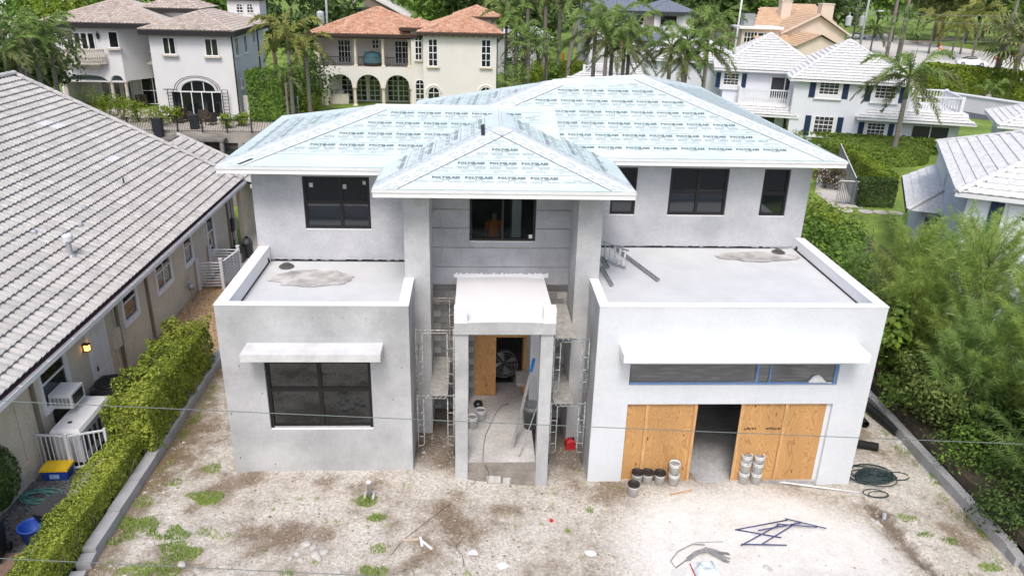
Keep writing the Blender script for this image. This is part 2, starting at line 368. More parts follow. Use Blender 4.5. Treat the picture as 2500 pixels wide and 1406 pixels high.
# ------------------------------------------------------------------ shared builders
def wall_cells(mb, x0, x1, z0, z1, y0, y1, holes):
    """solid wall in the XZ plane between y0 and y1 with rectangular holes (hx0,hx1,hz0,hz1)"""
    xs = sorted({x0, x1, *[h[0] for h in holes], *[h[1] for h in holes]}); zs = sorted({z0, z1, *[h[2] for h in holes], *[h[3] for h in holes]})
    xs = [x for x in xs if x0-1e-6 <= x <= x1+1e-6]; zs = [z for z in zs if z0-1e-6 <= z <= z1+1e-6]
    cols = []
    for i in range(len(xs)-1):
        cx = (xs[i]+xs[i+1])/2; run = None
        for j in range(len(zs)-1):
            cz = (zs[j]+zs[j+1])/2
            hole = any(h[0] < cx < h[1] and h[2] < cz < h[3] for h in holes)
            if not hole:
                if run is None: run = [zs[j], zs[j+1]]
                else: run[1] = zs[j+1]
            if hole and run: cols.append((xs[i], xs[i+1], *run)); run = None
        if run: cols.append((xs[i], xs[i+1], *run))
    merged = []
    for c in cols:
        for k in merged:
            if abs(k[1]-c[0]) < 1e-6 and abs(k[2]-c[2]) < 1e-6 and abs(k[3]-c[3]) < 1e-6: k[1] = c[1]; break
        else: merged.append(list(c))
    for a, b, c, d in merged: mb.box(a, b, y0, y1, c, d)
    return mb
def window(parent, x0, x1, z0, z1, y, cols=2, rows=2, fw=0.06, dep=0.09, fm=None, gm=None, mull=None, sill=None, split=True, local=False, xf=None, rowz=None, munt=None):
    """frame (part) with panes (sub-parts); faces -y; y = outer face of the frame"""
    fm = fm or BRONZE; gm = gm or GLASS; mw = mull or fw
    mb = MB()
    mb.box(x0, x0+fw, y, y+dep, z0, z1).box(x1-fw, x1, y, y+dep, z0, z1).box(x0+fw, x1-fw, y+.002, y+dep, z1-fw, z1).box(x0+fw, x1-fw, y+.002, y+dep, z0, z0+fw)
    cx = xf or [x0+(x1-x0)*i/cols for i in range(1, cols)]
    rz = rowz or [z0+(z1-z0)*i/rows for i in range(1, rows)]
    for c in cx: mb.box(c-mw/2, c+mw/2, y+.004, y+dep, z0+fw, z1-fw)
    for r in rz: mb.box(x0+fw, x1-fw, y+.008, y+dep, r-mw/2, r+mw/2)
    if munt:
        edges = [x0]+cx+[x1]; ze = [z0]+rz+[z1]
        for i in range(len(edges)-1):
            for k in range(1, munt[0]):
                q = edges[i]+(edges[i+1]-edges[i])*k/munt[0]; mb.box(q-munt[2]/2, q+munt[2]/2, y+.012, y+dep, z0+fw, z1-fw)
        for i in range(len(ze)-1):
            for k in range(1, munt[1]):
                q = ze[i]+(ze[i+1]-ze[i])*k/munt[1]; mb.box(x0+fw, x1-fw, y+.014, y+dep, q-munt[2]/2, q+munt[2]/2)
    w = mb.build('window', fm, parent, local=local)
    if split:
        ex = [x0+fw/2]+cx+[x1-fw/2]; ez = [z0+fw/2]+rz+[z1-fw/2]
        for i in range(len(ex)-1):
            for j in range(len(ez)-1):
                MB().box(ex[i]+.005, ex[i+1]-.005, y+dep*.55, y+dep*.75, ez[j]+.005, ez[j+1]-.005).build('pane', gm, w)
    else:
        MB().box(x0+fw/2, x1-fw/2, y+dep*.55, y+dep*.75, z0+fw/2, z1-fw/2).build('pane', gm, w)
    if sill:
        MB().box(x0-sill[0], x1+sill[0], y-sill[1], y+dep*.5, z0-sill[2], z0-.002).build('sill', sill[3], w)
    return w
def clip(poly, axis_i, val, keep_greater):
    out = []
    for i in range(len(poly)):
        a, b = poly[i], poly[(i+1) % len(poly)]
        ia = (a[axis_i] >= val) == keep_greater or abs(a[axis_i]-val) < 1e-9; ib = (b[axis_i] >= val) == keep_greater or abs(b[axis_i]-val) < 1e-9
        if ia: out.append(a)
        if ia != ib:
            t = (val-a[axis_i])/(b[axis_i]-a[axis_i]); out.append((a[0]+(b[0]-a[0])*t, a[1]+(b[1]-a[1])*t))
    return out
def inside(poly, x, y, m=0.0):
    n = len(poly)
    for i in range(n):
        a, b = poly[i], poly[(i+1) % n]; ex, ey = b[0]-a[0], b[1]-a[1]; l = math.hypot(ex, ey)
        if l < 1e-9: continue
        if (ex*(y-a[1])-ey*(x-a[0]))/l < m: return False
    return True
class Face:
    """roof face; pts counter-clockwise seen from outside, first edge = eave"""
    def __init__(s, pts):
        s.p = [V(q) for q in pts]; s.o = s.p[0]; s.x = (s.p[1]-s.p[0]).normalized()
        s.n = s.x.cross(s.p[-1]-s.p[0]).normalized(); s.y = s.n.cross(s.x)
        s.poly = [((q-s.o).dot(s.x), (q-s.o).dot(s.y)) for q in s.p]; s.h = max(q[1] for q in s.poly)
    def at(s, a, b, c=0.0): return s.o + s.x*a + s.y*b + s.n*c
    def M(s, a, b, c=0.0):
        m = Matrix((s.x, s.y, s.n)).transposed().to_4x4(); m.translation = s.at(a, b, c); return m
_txt = {}
def text_mesh(body, size, bold=0.0, sx=1.0):
    k = (body, size, bold, sx)
    if k not in _txt:
        cu = bpy.data.curves.new('lettering', 'FONT'); cu.body = body; cu.size = size; cu.offset = bold; cu.resolution_u = 1; cu.align_x = 'CENTER'; cu.align_y = 'CENTER'
        ob = bpy.data.objects.new('lettering', cu); COL.objects.link(ob)
        bpy.context.view_layer.update()
        me = bpy.data.meshes.new_from_object(ob.evaluated_get(bpy.context.evaluated_depsgraph_get()))
        vs = [(v.co.x*sx, v.co.y) for v in me.vertices]; fs = [tuple(p.vertices) for p in me.polygons]
        bpy.data.objects.remove(ob); bpy.data.curves.remove(cu); bpy.data.meshes.remove(me)
        _txt[k] = (vs, fs, max(v[0] for v in vs)-min(v[0] for v in vs))
    return _txt[k]
def tile_mesh(tw, th, amp, lift, n=4, thick=0.02, wave='s'):
    """one roof tile lying in XY, eave edge at y=0, raised by lift at the eave edge"""
    mb = MB(); top = []; 
    for i in range(n+1):
        t = i/n
        z = amp*(math.sin(math.pi*2*t-0.6)*0.5+0.5) if wave == 's' else amp*math.sin(math.pi*t)
        top.append((-tw/2+tw*t*1.02, z))
    vs = [(x, 0, z+lift) for x, z in top] + [(x, th, z+0.004) for x, z in top] + [(x, 0.0, z+lift-thick-0.012) for x, z in top]
    k = n+1
    fs = [(i, i+1, k+i+1, k+i) for i in range(n)] + [(2*k+i, 2*k+i+1, i+1, i) for i in range(n)]
    return mb.add(vs, fs)
def lay_tiles(face, tw, th, tile, keep=0.02, jit=0.004, rnd=random):
    out = []
    xmin = min(q[0] for q in face.poly); xmax = max(q[0] for q in face.poly)
    for j in range(int(face.h/th)+1):
        off = 0
        for i in range(int((xmax-xmin)/tw)+1):
            a = xmin+(i+0.5)*tw+off; b = j*th
            if inside(face.poly, a, b+th*0.5, -keep): out.append(face.M(a, b, 0.012+rnd.uniform(-jit, jit)))
    return out
def tiles_joined(frames, tile):
    mb = MB()
    for M in frames: mb.add([M @ V(v) for v in tile.v], tile.f)
    return mb
def ridge_caps(mb, p, q, r=0.11, seg=0.4, lift=0.02, n=5):
    p, q = V(p), V(q); d = q-p; L = d.length; k = max(1, int(L/seg)); z = d.normalized(); s = z.cross(V((0, 0, 1))).normalized(); u = s.cross(z)
    for i in range(k):
        a = p+d*(i/k); b = p+d*((i+1.12)/k); vs = []
        for c, rr in ((a, r*1.08), (b, r*0.95)):
            for j in range(n+1):
                t = math.pi*j/n; vs.append(c + s*(rr*math.cos(t)) + u*(rr*math.sin(t)*0.8+lift))
        mb.add(vs, [(j, j+1, n+2+j, n+1+j) for j in range(n)] + [tuple(range(n, -1, -1))])
    return mb
# ------------------------------------------------------------------ the new house
HOUSE = thing('new_house', 'grey stucco two-storey house under construction with pale printed roof membrane', 'house', (2.0, 17.6, -0.3))
H = HOUSE
LBX0, LBX1, LBY, LBT = -6.33, -1.59, 17.46, 4.82
RBX0, RBX1 = 3.20, 10.65
UPL_Y, UPR_Y = 21.77, 22.95
PIER_Y, NICHE_Y = 19.30, 20.70
# left bay
LBW = (-5.28, -2.60, 1.24, 3.25)
mb = MB(); wall_cells(mb, LBX0, LBX1, -0.5, LBT-.02, LBY, LBY+.2, [LBW])
mb.box(LBX0, LBX0+.25, LBY+.2, UPL_Y, -0.5, LBT-.02)
mb.box(LBX1-.24, LBX1, LBY+.2, PIER_Y, -0.5, LBT-.02)
mb.build('wall', STUCCO, H)['label'] = 'rough grey stucco wall of the single-storey left bay'
def coping(path, z0, z1, mt):
    for k, (a, b, c, d) in enumerate(path):
        MB().box(a, b, c, d, z0, z1).build('parapet_cap', mt, H)
coping([(LBX0-.012, LBX1+.012, LBY-.012, LBY+.215), (LBX0-.010, LBX0+.30, LBY+.215, UPL_Y-.003), (LBX1-.255, LBX1+.010, LBY+.215, PIER_Y-.003)], LBT-.018, LBT+.012, PARAPET)
# white inner faces of the parapet
MB().box(LBX0+.252, LBX1-.242, LBY+.202, LBY+.215, 4.2, LBT-.02).box(LBX0+.252, LBX0+.30, LBY+.216, UPL_Y-.003, 4.2, LBT-.02).box(LBX1-.255, LBX1-.242, LBY+.216, PIER_Y-.003, 4.2, LBT-.02).build('parapet_face', PARAPET, H)
FLATROOF = mat('flat_roof_membrane', (0.585, 0.60, 0.608), 0.7, 0.06, 1.2, 0.05, 20, fine=0.03)
def flat_roof(x0, x1, y0, y1, z, notch=None):
    """rolled membrane courses, each lapped a little over the next"""
    n = 4; w = (y1-y0)/n
    for i in range(n):
        a = y0+i*w; zz = z+0.012*(n-i)*0.4
        MB().add([(x0, a, zz+.006), (x1, a, zz+.006), (x1, a+w+.08, zz), (x0, a+w+.08, zz), (x0, a, zz-.1), (x1, a, zz-.1), (x1, a+w+.08, zz-.1), (x0, a+w+.08, zz-.1)],
                 [(0, 1, 2, 3), (4, 7, 6, 5), (0, 4, 5, 1), (1, 5, 6, 2), (2, 6, 7, 3), (3, 7, 4, 0)]).build('membrane_course', FLATROOF, H)
flat_roof(LBX0+.30, -1.83, LBY+.21, UPL_Y-.002, 4.36)
# ponding stain (a shallow dried puddle film) and roof drain on each flat roof
def puddle(cx, cy, z, rx, ry, seed):
    rnd = random.Random(seed); n = 40; pts = []
    for i in range(n):
        a = 2*math.pi*i/n; k = 1+0.22*noise2(math.cos(a)*2, math.sin(a)*2, seed)+0.08*rnd.uniform(-1, 1)
        pts.append((cx+rx*k*math.cos(a), cy+ry*k*math.sin(a), z))
    o = MB().poly(pts).build('dried_puddle', mat('puddle_silt', (0.36, 0.34, 0.31), 0.6, 0.25, 1.8, col2=(0.50, 0.49, 0.48)), H); return o
puddle(-4.55, 20.35, 4.392, 1.15, .62, 3); puddle(8.9, 22.1, 4.495, 1.25, .42, 5)
DRAIN = mat('drain_mud', (0.09, 0.085, 0.08), 0.8, 0.3, 9)
def drain(x, y, z):
    mb = MB().lathe([(0.0, .0), (.22, .0), (.20, .03), (.12, .04), (.11, .09), (0.0, .10)], 14, (x, y, z))
    mb.build('roof_drain', DRAIN, H, smooth=False)
drain(-5.45, 21.25, 4.39); drain(9.7, 22.5, 4.49)
BLACKT = mat('black_tar', (0.02, 0.02, 0.022), 0.7, 0.4, 9)
def ragged_strip(x0, x1, y, z, h, seed, m, nm):
    rnd = random.Random(seed); n = int((x1-x0)/0.12); mb = MB()
    for i in range(n):
        a = x0+(x1-x0)*i/n; b = x0+(x1-x0)*(i+1)/n; t = h*rnd.uniform(0.35, 1.1)
        mb.box(a, b, y-.004-rnd.uniform(0, .006), y+.0005, z, z+t)
    return mb.build(nm, m, H)
ragged_strip(LBX0+.31, -1.86, UPL_Y-.003, 4.36, .085, 1, BLACKT, 'tar_line')
ragged_strip(3.5, 10.2, UPR_Y-.003, 4.45, .085, 2, BLACKT, 'tar_line')
MB().box(LBX0+.302, LBX0+.306, LBY+.4, UPL_Y-.1, 4.37, 4.44).build('tar_line', BLACKT, H)
MB().box(LBX0+.301, LBX0+.307, UPL_Y-.32, UPL_Y-.18, 4.42, 4.54).build('scupper', BLACKT, H)
# stucco ledge over the base of upper walls
for (u, v, h_) in ((584, 893, .05), (981, 898, .05), (565, 1010, .06), (587, 1117, .06), (673, 1133, .05), (960, 975, .05), (762, 776, .03), (837, 776, .03), (894, 777, .03), (640, 960, .03)):
    p = PY(u, v, LBY-.001); MB().box(p.x-.008, p.x+.008, LBY-.004, LBY-.0005, p.z-h_/2, p.z+h_/2).build('stucco_chip', BLACKT, H)
# left bay canopy and window
MB().box(-5.64, -2.25, 16.80, LBY-.002, 3.59, 3.79).build('window_canopy', mat('canopy_stucco', (0.58, 0.58, 0.585), 0.85, 0.10, 1.6, 0.15, 40, col2=(0.64, 0.64, 0.64), fine=0.04), H)
w = window(H, LBW[0]+.01, LBW[1]-.01, LBW[2]+.02, LBW[3]-.01, LBY+.075, xf=[-3.93], rowz=[2.40], fw=.075, mull=.10, dep=.1)
MB().box(LBW[0]+.002, LBW[1]-.002, LBY+.004, LBY+.19, LBW[2]+.001, LBW[2]+.019).build('sill', PARAPET, w)
MB().box(LBW[0]+.09, LBW[1]-.09, LBY+.066, LBY+.074, LBW[2]+.03, LBW[2]+.07).build('sill_track', ALU, w)
# right bay
GAR = (4.13, 9.72, -0.9, 1.98); RBW = (4.11, 9.70, 2.55, 3.18)
mb = MB(); wall_cells(mb, RBX0, RBX1, -0.9, LBT-.02, LBY, LBY+.22, [GAR, RBW])
mb.box(RBX1-.25, RBX1, LBY+.22, UPR_Y, -0.9, LBT-.02)
mb.build('wall', PRIMER, H)['label'] = 'white primed front wall of the garage bay'
MB().box(RBX0, RBX0+.22, LBY+.22, PIER_Y, -0.9, LBT-.02).box(RBX0-.006, RBX0-.001, LBY+.01, LBY+.22, -0.9, LBT-.02).build('side_wall', STUCCO, H)
coping([(RBX0-.012, RBX1+.012, LBY-.012, LBY+.235), (RBX1-.30, RBX1+.010, LBY+.235, UPR_Y-.003), (RBX0-.010, RBX0+.235, LBY+.235, PIER_Y-.003)], LBT-.018, LBT+.012, PARAPET)
MB().box(RBX0+.222, RBX1-.252, LBY+.222, LBY+.235, 4.2, LBT-.02).box(RBX1-.30, RBX1-.252, LBY+.236, UPR_Y-.003, 4.2, LBT-.02).box(RBX0+.222, RBX0+.235, LBY+.236, PIER_Y-.003, 4.2, LBT-.02).build('parapet_face', PARAPET, H)
flat_roof(RBX0+.22, RBX1-.29, LBY+.235, UPR_Y-.002, 4.46)
MB().box(RBX1-.31, RBX1-.304, LBY+.4, UPR_Y-.1, 4.47, 4.53).build('tar_line', BLACKT, H)
MB().box(RBX1-.307, RBX1-.301, UPR_Y-.34, UPR_Y-.2, 4.53, 4.63).build('scupper', BLACKT, H)
MB().box(3.77, 10.08, 16.80, LBY-.002, 3.56, 3.78).build('garage_canopy', PARAPET, H)
# long high garage window: dark glass, plastic sheeting, blue masking tape
w = window(H, RBW[0]+.01, RBW[1]-.01, RBW[2]+.01, RBW[3]-.01, LBY+.06, xf=[7.56], rows=1, fw=.03, dep=.09)
BLUET = mat('blue_tape', (0.03, 0.20, 0.55), 0.6, 0.12, 8)
mb = MB().box(RBW[0]+.012, RBW[1]-.012, LBY+.048, LBY+.058, RBW[2]+.012, RBW[2]+.062).box(RBW[1]-.075, RBW[1]-.012, LBY+.046, LBY+.057, RBW[2]+.06, RBW[3]-.012).box(7.50, 7.56, LBY+.046, LBY+.057, RBW[2]+.06, RBW[3]-.012).box(7.86, 7.90, LBY+.046, LBY+.057, RBW[2]+.06, RBW[3]-.012)
mb.build('masking_tape', BLUET, w)
def plastic():
    m, t, b = _new('plastic_sheet'); N = t.nodes; L = t.links
    tc = N.new('ShaderNodeTexCoord'); mp = N.new('ShaderNodeMapping'); mp.inputs['Rotation'].default_value = (0, 0.9, 0); mp.inputs['Scale'].default_value = (1, 1, 9); L.new(tc.outputs['Object'], mp.inputs[0])
    n = N.new('ShaderNodeTexNoise'); n.inputs['Scale'].default_value = 1.6; n.inputs['Detail'].default_value = 6; L.new(mp.outputs[0], n.inputs['Vector'])
    r = N.new('ShaderNodeMapRange'); r.inputs[1].default_value = 0.50; r.inputs[2].default_value = 0.82; r.inputs[3].default_value = 0.14; r.inputs[4].default_value = 0.34; L.new(n.outputs['Fac'], r.inputs[0])
    tr = N.new('ShaderNodeBsdfTransparent'); mx = N.new('ShaderNodeMixShader'); L.new(r.outputs[0], mx.inputs[0]); L.new(tr.outputs[0], mx.inputs[1]); L.new(b.outputs[0], mx.inputs[2]); L.new(mx.outputs[0], N['Material Output'].inputs[0])
    b.inputs['Base Color'].default_value = (0.75, 0.77, 0.8, 1); b.inputs['Roughness'].default_value = 0.3
    return m
PLAST = plastic()
mb = MB(); nn = 60; vs = []
for j in range(5):
    for i in range(nn+1):
        x = RBW[0]+.02+(RBW[1]-RBW[0]-.04)*i/nn; z = RBW[2]+.03+(RBW[3]-RBW[2]-.05)*j/4; vs.append((x, LBY+.034-.016*noise2(x*2.2+z*4, z*3), z))
mb.add(vs, [(j*(nn+1)+i, j*(nn+1)+i+1, (j+1)*(nn+1)+i+1, (j+1)*(nn+1)+i) for j in range(4) for i in range(nn)])
mb.build('plastic_sheeting', PLAST, w, smooth=True)
# crumpled plastic bundle at the right end
mb = MB(); vs = []; nn = 14
for j in range(5):
    for i in range(nn+1):
        t = i/nn; x = 8.95+0.62*t; hmax = 0.20*math.sin(math.pi*min(1, t*1.25+.05))+.02+ (0.05*noise2(x*9, 3)); z = RBW[2]+.05+hmax*j/4
        vs.append((x, LBY+.03-.028*math.sin(j*1.1)+.012*noise2(x*12, z*12), z))
mb.add(vs, [(j*(nn+1)+i, j*(nn+1)+i+1, (j+1)*(nn+1)+i+1, (j+1)*(nn+1)+i) for j in range(4) for i in range(nn)])
mb.build('plastic_bundle', mat('white_film', (0.7, 0.71, 0.73), 0.4, 0.1, 8), w, smooth=True)
# garage plywood
PY_ = LBY+.10; pz0 = -0.56
def gx_(u, v): return PY(u, v, PY_).x
sheets = [(GAR[0]+.005, gx_(1571, 1080)), (gx_(1571, 1080)+.006, gx_(1690, 1080)-.05), (gx_(1796, 1080)+.05, gx_(1908, 1080)), (gx_(1908, 1080)+.006, GAR[1]-.12)]
for a, b in sheets:
    o = MB().box(a-(a+b)/2, b-(a+b)/2, -.009, .009, pz0, GAR[3]-.004).build('plywood_sheet', PLY, H)
    o.location = ((a+b)/2, PY_+random.uniform(-.004, .004), 0)
for x in (sheets[0][1], sheets[1][1]+.02, sheets[2][0]-.02, sheets[2][1]-.05):
    MB().box(x-.04, x+.04, PY_-.05, PY_-.012, pz0, GAR[3]-.006).build('timber_stud', WOOD, H)
MB().box(sheets[1][1]-.03, sheets[1][1]+.015, PY_+.012, PY_+.09, pz0, GAR[3]-.006).box(sheets[2][0]-.015, sheets[2][0]+.03, PY_+.012, PY_+.09, pz0, GAR[3]-.006).build('timber_stud', WOOD, H)
MB().box(GAR[1]-.118, GAR[1]-.002, PY_-.012, PY_+.06, pz0, GAR[3]-.004).build('door_jamb', PRIMER, H)
# stencilled marks on the plywood
mk = MB(); rnd = random.Random(4)
for x0_, n_ in ((sheets[2][0]+.12, 13), (sheets[2][0]+.72, 16)):
    for k in range(n_):
        a = x0_+k*.026; h = rnd.uniform(.03, .08); mk.box(a, a+.017, PY_-.0125, PY_-.011, 1.12+rnd.uniform(-.02, .02), 1.12+h)
mk.build('stencil_mark', mat('stencil_ink', (0.03, 0.025, 0.02), 0.8), H)
# garage slab, back walls so that the inside stays closed
MB().box(RBX0+.22, RBX1-.25, LBY+.02, UPR_Y+2, -0.9, -0.535).build('garage_slab', mat('garage_floor', (0.40, 0.40, 0.40), 0.85, 0.35, 0.8, fine=0.15), H)
# upper storey walls
UW = (-4.92, -3.0, 5.36, 6.96)
mb = MB(); wall_cells(mb, -6.36, -1.83, 4.2, 7.28, UPL_Y, UPL_Y+.2, [UW]); mb.box(-6.36, -6.16, UPL_Y+.2, 28.0, -0.5, 7.28); mb.box(-6.36, -1.8, 28.0, 28.2, -0.5, 7.28)
mb.build('wall', STUCCO2, H)['label'] = 'grey stucco upper wall with one window'
MB().box(-6.36, -1.85, UPL_Y-.03, UPL_Y-.002, 4.445, 4.475).build('stucco_ledge', STUCCO2, H)
w = window(H, UW[0]+.01, UW[1]-.01, UW[2]+.02, UW[3]-.01, UPL_Y+.06, xf=[-3.85], rowz=[6.17], fw=.07, mull=.09)
MB().box(UW[0]+.002, UW[1]-.002, UPL_Y+.003, UPL_Y+.19, UW[2]+.001, UW[2]+.019).build('sill', PARAPET, w)
for (u, v, s_) in ((759, 452, .055), (841, 456, .055), (889, 447, .045)):
    p = PY(u, v, UPL_Y+.10); MB().box(p.x-s_, p.x+s_, UPL_Y+.104, UPL_Y+.108, p.z-s_*1.2, p.z+s_*1.2).build('sticker', mat('faded_sticker', (.42, .45, .45), .6), w)
RW = [(4.18, 5.02, 5.53, 7.06), (6.01, 7.90, 5.53, 7.06), (8.95, 9.84, 5.53, 7.06)]
mb = MB(); wall_cells(mb, 3.44, 10.55, 4.2, 7.36, UPR_Y, UPR_Y+.2, [(a+.1, b+.05, c, d) for a, b, c, d in RW]); mb.box(10.35, 10.55, UPR_Y+.2, 37.2, -0.9, 7.36); mb.prism([(10.35, 37.2, -.5), (10.35, 37.4, -.5), (-1.8, 32.0, -.5), (-1.8, 31.8, -.5)], (0, 0, 7.8)); mb.box(-2.0, -1.8, 28.2, 31.9, -.5, 7.3)
mb.build('wall', STUCCO2, H)['label'] = 'grey stucco upper wall with three windows'
MB().box(3.46, 10.34, UPR_Y-.03, UPR_Y-.002, 4.545, 4.575).build('stucco_ledge', STUCCO2, H)
for i, (a, b, c, d) in enumerate(RW):
    a += .1; b += .05
    w = window(H, a+.01, b-.01, c+.02, d-.01, UPR_Y+.06, cols=2 if i == 1 else 1, rowz=[6.27], fw=.07, mull=.09)
    MB().box(a+.002, b-.002, UPR_Y+.003, UPR_Y+.19, c+.001, c+.019).build('sill', PARAPET, w)
# a dark door leaf stands between the tower and the first right-hand window
MB().box(3.50, 3.74, UPR_Y-.10, UPR_Y-.033, 4.62, 7.0).build('balcony_door', BRONZE, H)
# tower
PIERM = STUCCO
MB().box(-1.82, -1.15, PIER_Y, NICHE_Y, -0.6, 7.28).build('pier', PIERM, H); MB().box(2.79, 3.44, PIER_Y, NICHE_Y, -0.8, 7.28).build('pier', PIERM, H)
mb = MB().box(-1.82, -1.62, NICHE_Y, UPL_Y, -.5, 7.28).box(3.24, 3.44, NICHE_Y, UPR_Y+.2, -.5, 7.28)
mb.build('tower_wall', STUCCO2, H)
NW = (-0.10, 1.78, 5.39, 7.06); ND = (0.06, 1.66, -0.5, 2.50)
mb = MB(); wall_cells(mb, -1.62, 3.24, -0.8, 7.28, NICHE_Y+.02, NICHE_Y+.22, [NW, ND]); mb.build('back_wall', CONC, H)
# grooved stucco panels above, base coat, then bare concrete blocks below
zs = [4.07, 4.63, 5.22, 5.80, 6.35, 7.27]
for i in range(5):
    a, b = zs[i]+.018, zs[i+1]-.018
    holes = [(NW[0], NW[1], NW[2], NW[3])]
    for c, d in (((-1.148, NW[0]), (NW[1], 2.788)) if a > 5.3 else ((-1.148, 2.788),)):
        mb = MB(); wall_cells(mb, c, d, a, b, NICHE_Y-.012, NICHE_Y+.019, holes)
        mb.build('stucco_panel', STUCCO_D, H)
MB().box(-1.148, 2.788, NICHE_Y+.004, NICHE_Y+.0185, 3.86, 4.05).build('base_coat', mat('dark_base_coat', (0.15, 0.15, 0.16), 0.9, 0.25, 2, fine=.1), H)
BLK = islandmat('concrete_block', [(0.20, 0.20, 0.205), (0.26, 0.26, 0.26), (0.23, 0.225, 0.22), (0.30, 0.30, 0.30)])
bm_ = MB().box(-.193, .193, -.014, .014, -.092, .092).mesh('concrete_block', BLK)
for row in range(20):
    z = 3.74-row*.2
    if z < -.2: break
    for side in (-1.15, 1.70):
        end = 0.04 if side < 0 else 2.78
        x = side+.2-(.2 if row % 2 else 0)
        while x < end-.05:
            if x-.193 >= side-.0 and x+.193 <= end+.02 and not (row > 6 and side > 0 and x < 2.0):
                o = link('concrete_block', bm_, H); o.location = (x, NICHE_Y+.004, z)
            x += .4
# niche window with clear glass: the room behind it shows
w = window(H, NW[0]+.01, NW[1]-.01, NW[2]+.02, NW[3]-.02, NICHE_Y+.05, xf=[.84], rows=1, fw=.06, gm=clear_glass('clear_glass'))
MB().box(NW[0]+.002, NW[1]-.002, NICHE_Y-.008, NICHE_Y+.18, NW[2]+.001, NW[2]+.019).build('sill', PARAPET, w)
MB().box(1.60, 1.70, NICHE_Y+.09, NICHE_Y+.095, 5.47, 5.58).build('sticker', WHITEP, w)
MB().box(-1.6, 3.2, NICHE_Y+.24, 27.5, 4.2, 4.32).build('upper_floor_slab', mat('room_floor', (0.20, 0.185, 0.17), 0.9, 0.3, 2), H)
MB().box(-1.6, 3.2, 24.6, 24.7, 4.33, 7.26).build('room_wall', mat('room_wall_board', (0.22, 0.24, 0.21), 0.9, 0.2, 2), H)
MB().box(1.15, 1.42, NICHE_Y+.9, NICHE_Y+2.4, 4.33, 6.9).build('room_partition', WHITEP, H)
# soffits under the eaves
SOF = mat('soffit', (0.62, 0.62, 0.63), 0.8, 0.05, 2)
# porch
MB().box(-.108, 1.718, 17.24, NICHE_Y+1.6, -0.55, .33).build('porch_slab', CONC_L, H)
SLE = mat('dark_slab_edge', (0.26, 0.235, 0.205), 0.9, 0.25, 2.5, fine=.12); MB().box(-.108, 1.718, 17.16, 17.238, -0.6, .03).build('porch_step', SLE, H); MB().box(-.107, 1.717, 17.222, 17.2395, .031, .329).build('slab_edge', SLE, H)  # step and slab front coloured darker and browner than the slab top
for a, b in ((-.44, -.11), (1.72, 2.04)):
    MB().box(a, b, 17.18, 17.52, -.55, 4.19).build('porch_post', STUCCO, H)
    MB().box(a, b, 20.2, 20.68, .2, 4.1).build('porch_post', PRIMER, H)
# canopy with shallow arched top and two corner blocks
mb = MB(); n = 14; top = []
def can_z(y, t): return 4.50-.21*((y-17.12)/3.5)+.035*math.sin(math.pi*t)
ys = [17.12, 18.3, 19.5, 20.68]; vs = []
for y in ys:
    for i in range(n+1):
        t = i/n; vs.append((-.45+2.52*t, y, can_z(y, t)))
m = n+1; fs = [(j*m+i, j*m+i+1, (j+1)*m+i+1, (j+1)*m+i) for j in range(3) for i in range(n)]
b0 = len(vs); vs += [(-.45, 17.12, 4.19), (2.07, 17.12, 4.19), (2.07, 20.68, 4.0), (-.45, 20.68, 4.0)]
fs += [tuple([b0, b0+1]+[n-i for i in range(n+1)]), (b0+1, b0+2, 3*m+n, 2*m+n, m+n, n), (b0+3, b0, 0, m, 2*m, 3*m), (b0, b0+3, b0+2, b0+1)]
mb.add(vs, fs).build('porch_canopy', STUCCO, H)
mb = MB(); vs2 = [(x, y, z+.012) for x, y, z in vs[:4*m]]
mb.add(vs2 + [(x, y, z-.02) for x, y, z in vs2], fs[:3*n] + [(i, 4*m+i, 4*m+i+1, i+1) for i in range(n)] + [(3*m+i+1, 4*m+3*m+i+1, 4*m+3*m+i, 3*m+i) for i in range(n)] + [(j*m, (j+1)*m, 4*m+(j+1)*m, 4*m+j*m) for j in range(3)] + [((j+1)*m+n, j*m+n, 4*m+j*m+n, 4*m+(j+1)*m+n) for j in range(3)])
for v_i in range(len(mb.v)): x, y, z = mb.v[v_i]; mb.v[v_i] = (x*1.004-.001, y-.006, z)
mb.build('canopy_coating', PARAPET, H, smooth=False)
for a, b in ((-.45, -.13), (1.75, 2.07)): MB().box(a, b, 17.108, 17.36, 4.49, 4.90).build('canopy_block', PARAPET, H)
rnd = random.Random(8); mb = MB(); k = 46
for i in range(k):
    a = -.55+2.75*i/k; b = -.55+2.75*(i+1)/k; mb.box(a, b, NICHE_Y-.026, NICHE_Y-.014, 4.30, 4.42+rnd.uniform(-.02, .03))
mb.build('painted_flashing', PARAPET, H)
# boarded front door
dy = NICHE_Y+.05
def ply(x0, x1, z0, z1, y, dy_=.018):
    o = MB().box(x0-(x0+x1)/2, x1-(x0+x1)/2, 0, dy_, z0, z1).build('plywood_sheet', PLY, H); o.location = ((x0+x1)/2, y, 0); return o
ply(ND[0]+.005, .72, .34, 2.33, dy); ply(ND[0]+.005, ND[1]-.005, 2.335, ND[3]-.005, dy)
MB().box(1.56, 1.60, dy, dy+.75, .34, 2.30).build('door_leaf', PLY, H)
MB().box(1.605, 1.655, dy, dy+.1, .34, 2.33).build('timber_stud', WOOD, H)
# dark hall behind the boarded door and closed house body
MB().box(-1.6, 3.2, NICHE_Y+1.6, 26, -.5, .325).build('hall_floor', CONC, H)
MB().box(-1.6, 3.2, 25.2, 25.3, .33, 4.19).build('room_wall', MATS['room_wall_board'], H)
